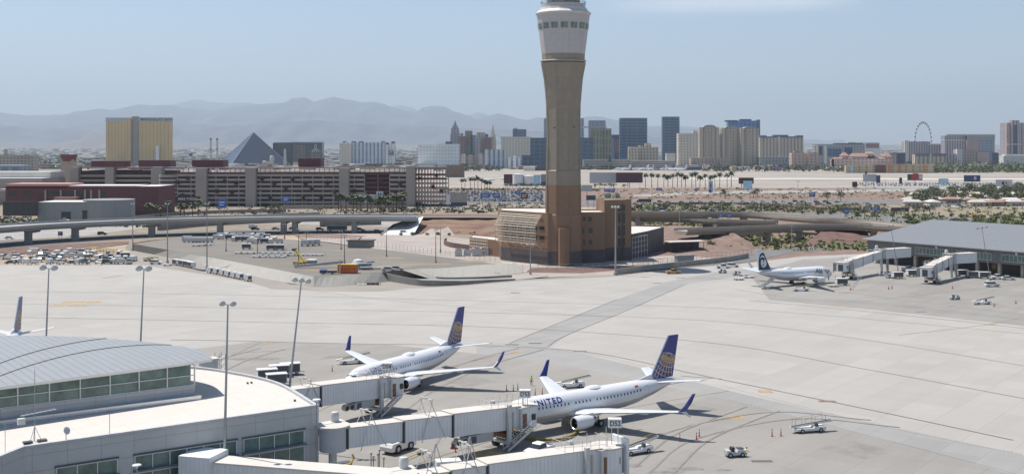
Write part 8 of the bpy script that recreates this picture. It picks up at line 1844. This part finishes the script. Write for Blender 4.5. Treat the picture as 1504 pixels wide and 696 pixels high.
def archt(label, u0, u1, v, Y, vr):
    s2 = Y/F; w_ = (u1-u0)*s2; o = empty('condominium', ((u0-CX)*s2, Y, 0), 0, label=label, cat='condominium'); z = H-(v-HZ)*s2; zr = H-(vr-HZ)*s2
    MB().box(0, w_*.3, 3, 34, 0, z).build('wing', FM['tancol'], o); MB().box(w_*.7, w_, 3, 34, 0, z).build('wing', FM['tancol'], o); MB().box(w_*.3, w_*.7, 0, 34, 0, z).build('centre_bay', FM['tan'], o)
    MB().box(w_*.42, w_*.58, -1, 0, 0, z-14).build('accent_strip', 'tan', o)
    q = [(w_*.15, z)]+[(w_*.5-cos(t*pi/10)*w_*.33, z+(zr-z)*sin(t*pi/10)) for t in range(11)]+[(w_*.85, z)]
    n = len(q); MB().add([(x, -1.5, zz) for x, zz in q]+[(x, 34, zz) for x, zz in q], [tuple(range(n)), tuple(range(n, 2*n))[::-1]]+[(i, n+i, n+i+1, i+1) for i in range(n-1)]).build('arched_roof', 'gar_w', o)
archt('tan condominium tower with arched top, left of the three', 1028, 1056.5, 187, 3200, 183.5); archt('tan condominium tower with arched top, middle of the three', 1060.5, 1088, 188, 3200, 185); archt('tan condominium tower with arched top, right of the three', 1088.5, 1114.5, 188.5, 3180, 186)
sky_b('building', 'narrow blue sliver building between the arched condominiums', 1056.5, 1060.5, 198, 'blue_l', 3600, 20, parts=[('roof_edge', 1056.5, 1060.5, 197.5, 198, 0, 20, 'lgrey')])
sky_b('skyscraper', 'bright blue glass tower rising behind the arched condominiums', 1070, 1116, 177.5, 'bright', 4000, 40, cat='skyscraper', parts=[('upper_block', 1088, 1104, 175.2, 178, 4, 30, 'navyp'), ('roof_slab', 1065.5, 1083, 176.8, 179, -2, 20, 'navyp'), ('right_edge', 1112, 1116.3, 176, None, -1, 30, 'blue')])
sky_b('podium_building', 'low peach coloured podium in front of the arched condominiums', 1015, 1040, 232, 'pink', 3050, 30, parts=[('violet_block', 1040, 1074, 232.6, None, -6, 30, 'rose')])
sky_b('hotel_tower', 'wide tan hotel with blue mansard roof right of the blue glass tower', 1116.5, 1180, 202.5, 'tancol', 3700, 40, cat='hotel', parts=[('mansard', 1117, 1126, 199, 202.5, 2, 30, 'sroof'), ('mansard', 1137, 1158, 198.2, 202.5, 2, 30, 'sroof'), ('mansard', 1171, 1180, 199, 202.5, 2, 30, 'sroof'), ('mansard', 1126, 1172, 200.5, 202.5, 4, 30, 'sroof'), ('centre_tower', 1142.5, 1146, 201, None, -4, 4, 'cream')])
sky_b('building', 'low dark blue grey building below the mansard roofed hotel', 1116, 1164, 231.5, 'grey', 3150, 30, parts=[('roof_edge', 1116, 1164, 231, 231.6, -1, 32, 'lgrey')])
sky_b('hotel_building', 'small pink hotel with a little dome left of the grey construction', 1163, 1202, 224.5, 'pink', 3000, 30, parts=[('dome', 1167.5, 1175, 221.5, 224.5, 6, 12, 'terra'), ('wing', 1186, 1202, 224, None, -6, 20, 'pink')])
sky_b('building', 'grey block under construction with dark openings on the right', 1198, 1270, 212, 'grey', 3500, 40, parts=[('opening', 1202, 1208, 215, 228, -.6, .5, 'navyp'), ('opening', 1216, 1236, 218, 230, -.6, .5, 'blue'), ('opening', 1240, 1252, 217, 226, -.6, .5, 'navyp'), ('lift_core', 1210, 1214, 214, None, -4, 4, 'wroof'), ('upper_block', 1228, 1268, 210.4, 214, 4, 30, 'navyp'), ('side_block', 1198, 1202, 213, None, -3, 10, 'cream')])
sky_b('hotel_building', 'white hotel with an orange brick face on its upper right', 1246, 1292, 209.4, 'white', 3900, 30, parts=[('brick_face', 1272, 1291, 211, 217.5, -1, 1, 'terra'), ('left_block', 1246, 1256, 209, None, -3, 8, 'cream')])
o = sky_b('resort', 'sprawling pink resort with orange tiled roofs in front of the construction', 1226, 1310, 233, 'pink', 2900, 40)
for a, b_, t, tb_ in ((1238, 1247, 224, 229), (1252, 1290, 225, 230), (1300, 1310, 224, 230), (1226, 1238, 231.5, 233.5), (1258, 1300, 230.5, 233), (1275, 1285, 222.5, 226)):
    s2 = 2900/F; x0, x1 = (a-1226)*s2, (b_-1226)*s2; z0, z1_ = H-(tb_-HZ)*s2, H-(t-HZ)*s2; MB().box(x0, x1, 4, 30, 0, z0).build('wing', FM['rose'], o)
    MB().add([(x0-1, 3, z0), (x1+1, 3, z0), (x1+1, 31, z0), (x0-1, 31, z0), (x0+4, 17, z1_), (x1-4, 17, z1_)], [(0, 1, 5, 4), (2, 3, 4, 5), (1, 2, 5), (3, 0, 4)]).build('tiled_roof', 'terra', o)
sky_b('building', 'dark blue low block right of the orange roofed resort', 1308, 1330, 224.5, 'navy', 3200, 30, parts=[('left_block', 1308, 1316, 226, None, -4, 10, 'rose')])
sky_b('hotel_building', 'cream end walled long hotel behind the observation wheel legs', 1328.5, 1366, 208, 'violet', 4200, 30, parts=[('end_wall', 1328, 1334, 206.5, None, -6, 8, 'cream'), ('right_wing', 1364, 1396, 212, None, -2, 30, FM['violet']), ('far_wing', 1364, 1405, 211.4, 213.6, -3, 20, 'lgrey')])
o = sky_b('hotel_building', 'cream low hotel with blue arched windows below the observation wheel', 1344, 1390, 227, 'tancol', 3000, 24)
for i in range(14): a = 1345.5+i*3.1+(1.5 if i > 6 else 0); MB().cyl(((a+1-1344)*3000/F, -.8, H-(228.5-HZ)*3000/F), ((a+1-1344)*3000/F, .2, H-(228.5-HZ)*3000/F), 2.2, n=10).build('arched_window', 'sroof', o)
bx_(o, 'roof_edge', 1344, 1344, 1390, 225.6, 227, 0, 24, 'sroof', 3000); bx_(o, 'divider', 1344, 1365.5, 1368, 226, None, -2, 3, 'cream', 3000)
# observation wheel
Yw = 5130; sw = Yw/F; zc = H-(207.5-HZ)*sw; o = empty('observation_wheel', ((1356-CX)*sw, Yw, 0), radians(46), label='tall thin observation wheel with cabins standing above the hotels at the right', cat='ferris wheel'); Rw = 26.3*sw
wm_ = MB(); n = 56
for i in range(n): a, b_ = 2*pi*i/n, 2*pi*(i+1)/n; wm_.cyl((Rw*cos(a), 0, zc+Rw*sin(a)), (Rw*cos(b_), 0, zc+Rw*sin(b_)), 1.1, n=6)
wm_.build('rim', 'dgrey', o); sk = MB()
for i in range(28): a = 2*pi*i/28; sk.cyl((0, 0, zc), (Rw*cos(a), 0, zc+Rw*sin(a)), .12, n=3)
sk.build('spoke_set', 'lgrey', o); MB().cyl((0, -8, zc), (0, 8, zc), 3, n=10).build('hub', 'lgrey', o)
cab_m = MB().lathe([(.1, -3.4), (3, -2), (3.5, 0), (3, 2), (.1, 3.4)], 10).me('cabin', 'dgrey', 'all')
for i in range(28): a = 2*pi*i/28; c = bpy.data.objects.new('cabin', cab_m); COL.objects.link(c); c.parent = o; c.location = ((Rw+5)*cos(a), 0, zc+(Rw+5)*sin(a))
for x, y in ((-44, -26), (44, -26), (-18, 26), (18, 26)): MB().cyl((x, y, 0), (0, y*.25, zc), 3.2, 2.2, 8).build('leg', 'white', o)
o = sky_b('hotel_tower', 'violet grey hotel with pale balustraded crown right of the observation wheel', 1388, 1458, 200, 'violet', 4100, 40, cat='hotel', parts=[('crown', 1387.5, 1420, 199.4, 205.5, -1, 40, 'grey'), ('crown_band', 1387.5, 1458.5, 205.5, 206.8, -1.4, 40, 'cream'), ('front_wing', 1418, 1458.5, 198, None, -14, 20, FM['rose']), ('glass_face', 1436, 1457.5, 206, 223, -15, 1, FM['blue_l']), ('crown', 1418, 1458.8, 198, 205.6, -15.5, 20, 'grey'), ('podium', 1432, 1458, 223.5, None, -24, 10, FM['rose'])])
MB().box(-1, 42*4100/F*0+168, -17, -15.6, H-(199.6-HZ)*4100/F, H-(197.4-HZ)*4100/F).build('cornice', 'lgrey', o)
sky_b('hotel_building', 'pale concrete slab with dark recess in front of the violet hotel', 1405.5, 1431, 219.5, 'rose', 3300, 30, parts=[('left_wall', 1405, 1413, 219, None, -4, 10, 'offwhite'), ('low_wing', 1378, 1405, 226, None, 0, 26, FM['violet']), ('blue_end', 1458, 1467.5, 224.5, None, 4, 20, FM['navy'])])
o = sky_b('skyscraper', 'tall pink grey hotel tower cut off by the right edge', 1479, 1560, 180.5, 'violet', 3500, 50, cat='hotel', parts=[('front_bay', 1484.5, 1496, 177, None, -6, 20, FM['violet']), ('glass_strip', 1487, 1493, 184, 226, -6.8, .6, FM['navy']), ('band', 1478.5, 1560, 211.5, 212.8, -7, 8, 'cream'), ('left_wall', 1478.5, 1484, 181.5, None, -2, 10, FM['rose'])])
sky_b('podium_building', 'pale low podium in front of the tower at the right edge', 1474, 1600, 229, 'wroof', 3350, 30, parts=[('upper_step', 1478, 1600, 227, 229, 8, 20, 'wroof')])
sky_b('apartment_building', 'low yellow and orange apartment row at the far airfield edge, right half', 1301, 1372, 241.5, 'yellow', 2350, 16, parts=[('roof_edge', 1300, 1340, 241, 241.8, -1, 18, 'terra'), ('bay', 1305, 1308, 242, None, -1, 1, 'orange'), ('bay', 1320, 1323, 242, None, -1, 1, 'orange'), ('bay', 1356, 1359, 242, None, -1, 1, 'orange')])
sky_b('apartment_building', 'low yellow and maroon apartment row at the far airfield edge, left half', 1243, 1300, 243.5, 'yellow', 2350, 16, parts=[('maroon_block', 1285, 1300, 242.5, None, -1, 16, 'burg'), ('pale_block', 1249, 1253, 244, None, -1.2, 2, 'poster_b')])
sky_b('warehouse', 'pale warehouse between the skyline and the fuel tanks', 769, 786, 245, 'wroof', 2600, 30, parts=[('maroon_wing', 786, 812, 246, None, 4, 26, 'dredp')])
sky_b('perimeter_wall', 'long reddish brown wall right of the garage at the airfield edge', 655, 682, 242.5, 'reddirt', 1950, 6, cat='wall')
billboard('small purple billboard on the far side of the airfield', 1139, 1147, 247, 251, 2500, mat('purple_poster', (.3, .08, .4), .5), 1)
sky_b('hall', 'small orange building at the far side of the airfield', 1075, 1081, 244, 'yellow', 2500, 14, parts=[('roof_edge', 1074.5, 1081.5, 243.6, 244, -1, 16, 'tan')])
sky_b('hangar', 'blue grey hangar with curved roof behind the burgundy terminal', -10, 30, 243.5, 'blue_l', 1500, 30, parts=[('roof', -11, 31, 242.8, 243.6, -1, 32, 'lgrey')])
p = W(280, 225, 3000); tnk = empty('water_tower', (p.x, 3000, 0), 0, label='small blue water tower between the gold hotel and the chimneys', cat='water tower'); MB().lathe([(.5, 30), (5, 33), (5.5, 38), (.5, 41)], 12).build('tank', PAINT['blue'], tnk, smooth=True); MB().cyl((0, 0, 0), (0, 0, 31), 1.2).build('column', 'lgrey', tnk)
# the low town between the skyline and the foothills, and low roofs near the strip
def town(name, label, n, Y0, Y1, U0, U1, seed, hmax, wr):
    r_ = random.Random(seed); mb = MB()
    for i in range(n):
        Y = Y0+(Y1-Y0)*r_.random()**1.3; u = r_.uniform(U0, U1); X = (u-CX)*Y/F; z = 0 if Y < 6500 else 150*((Y-6500)/13500)**1.6; w_, d_ = r_.uniform(*wr), r_.uniform(*wr); h = r_.uniform(3, hmax)
        mb.mat(r_.choice((0, 0, 1, 2, 3, 3))).box(X-w_/2, X+w_/2, Y, Y+d_, z-3, z+h)
    mb.build(name, [mat('town_a', (.5, .46, .4), .9), mat('town_b', (.3, .2, .15), .9), mat('town_c', (.62, .6, .57), .9), 'leaf_d'], label=label, cat='town', kind='stuff')
greenbelt('tree_belt', 'scattered dark trees in front of the yellow apartment rows at the airfield edge', [(1235, 1380, 250.5, 252.5), (1030, 1240, 250, 252.5)], 8, 'leaf_d', .5, 14)
town('low_town', 'hazy low town of pale roofs and trees spread below the mountains', 3800, 4300, 15000, -60, 1560, 3, 10, (18, 60))
town('low_town', 'low pale and brown roofs among trees around the feet of the hotels', 620, 2750, 4200, -60, 1560, 6, 9, (10, 42))
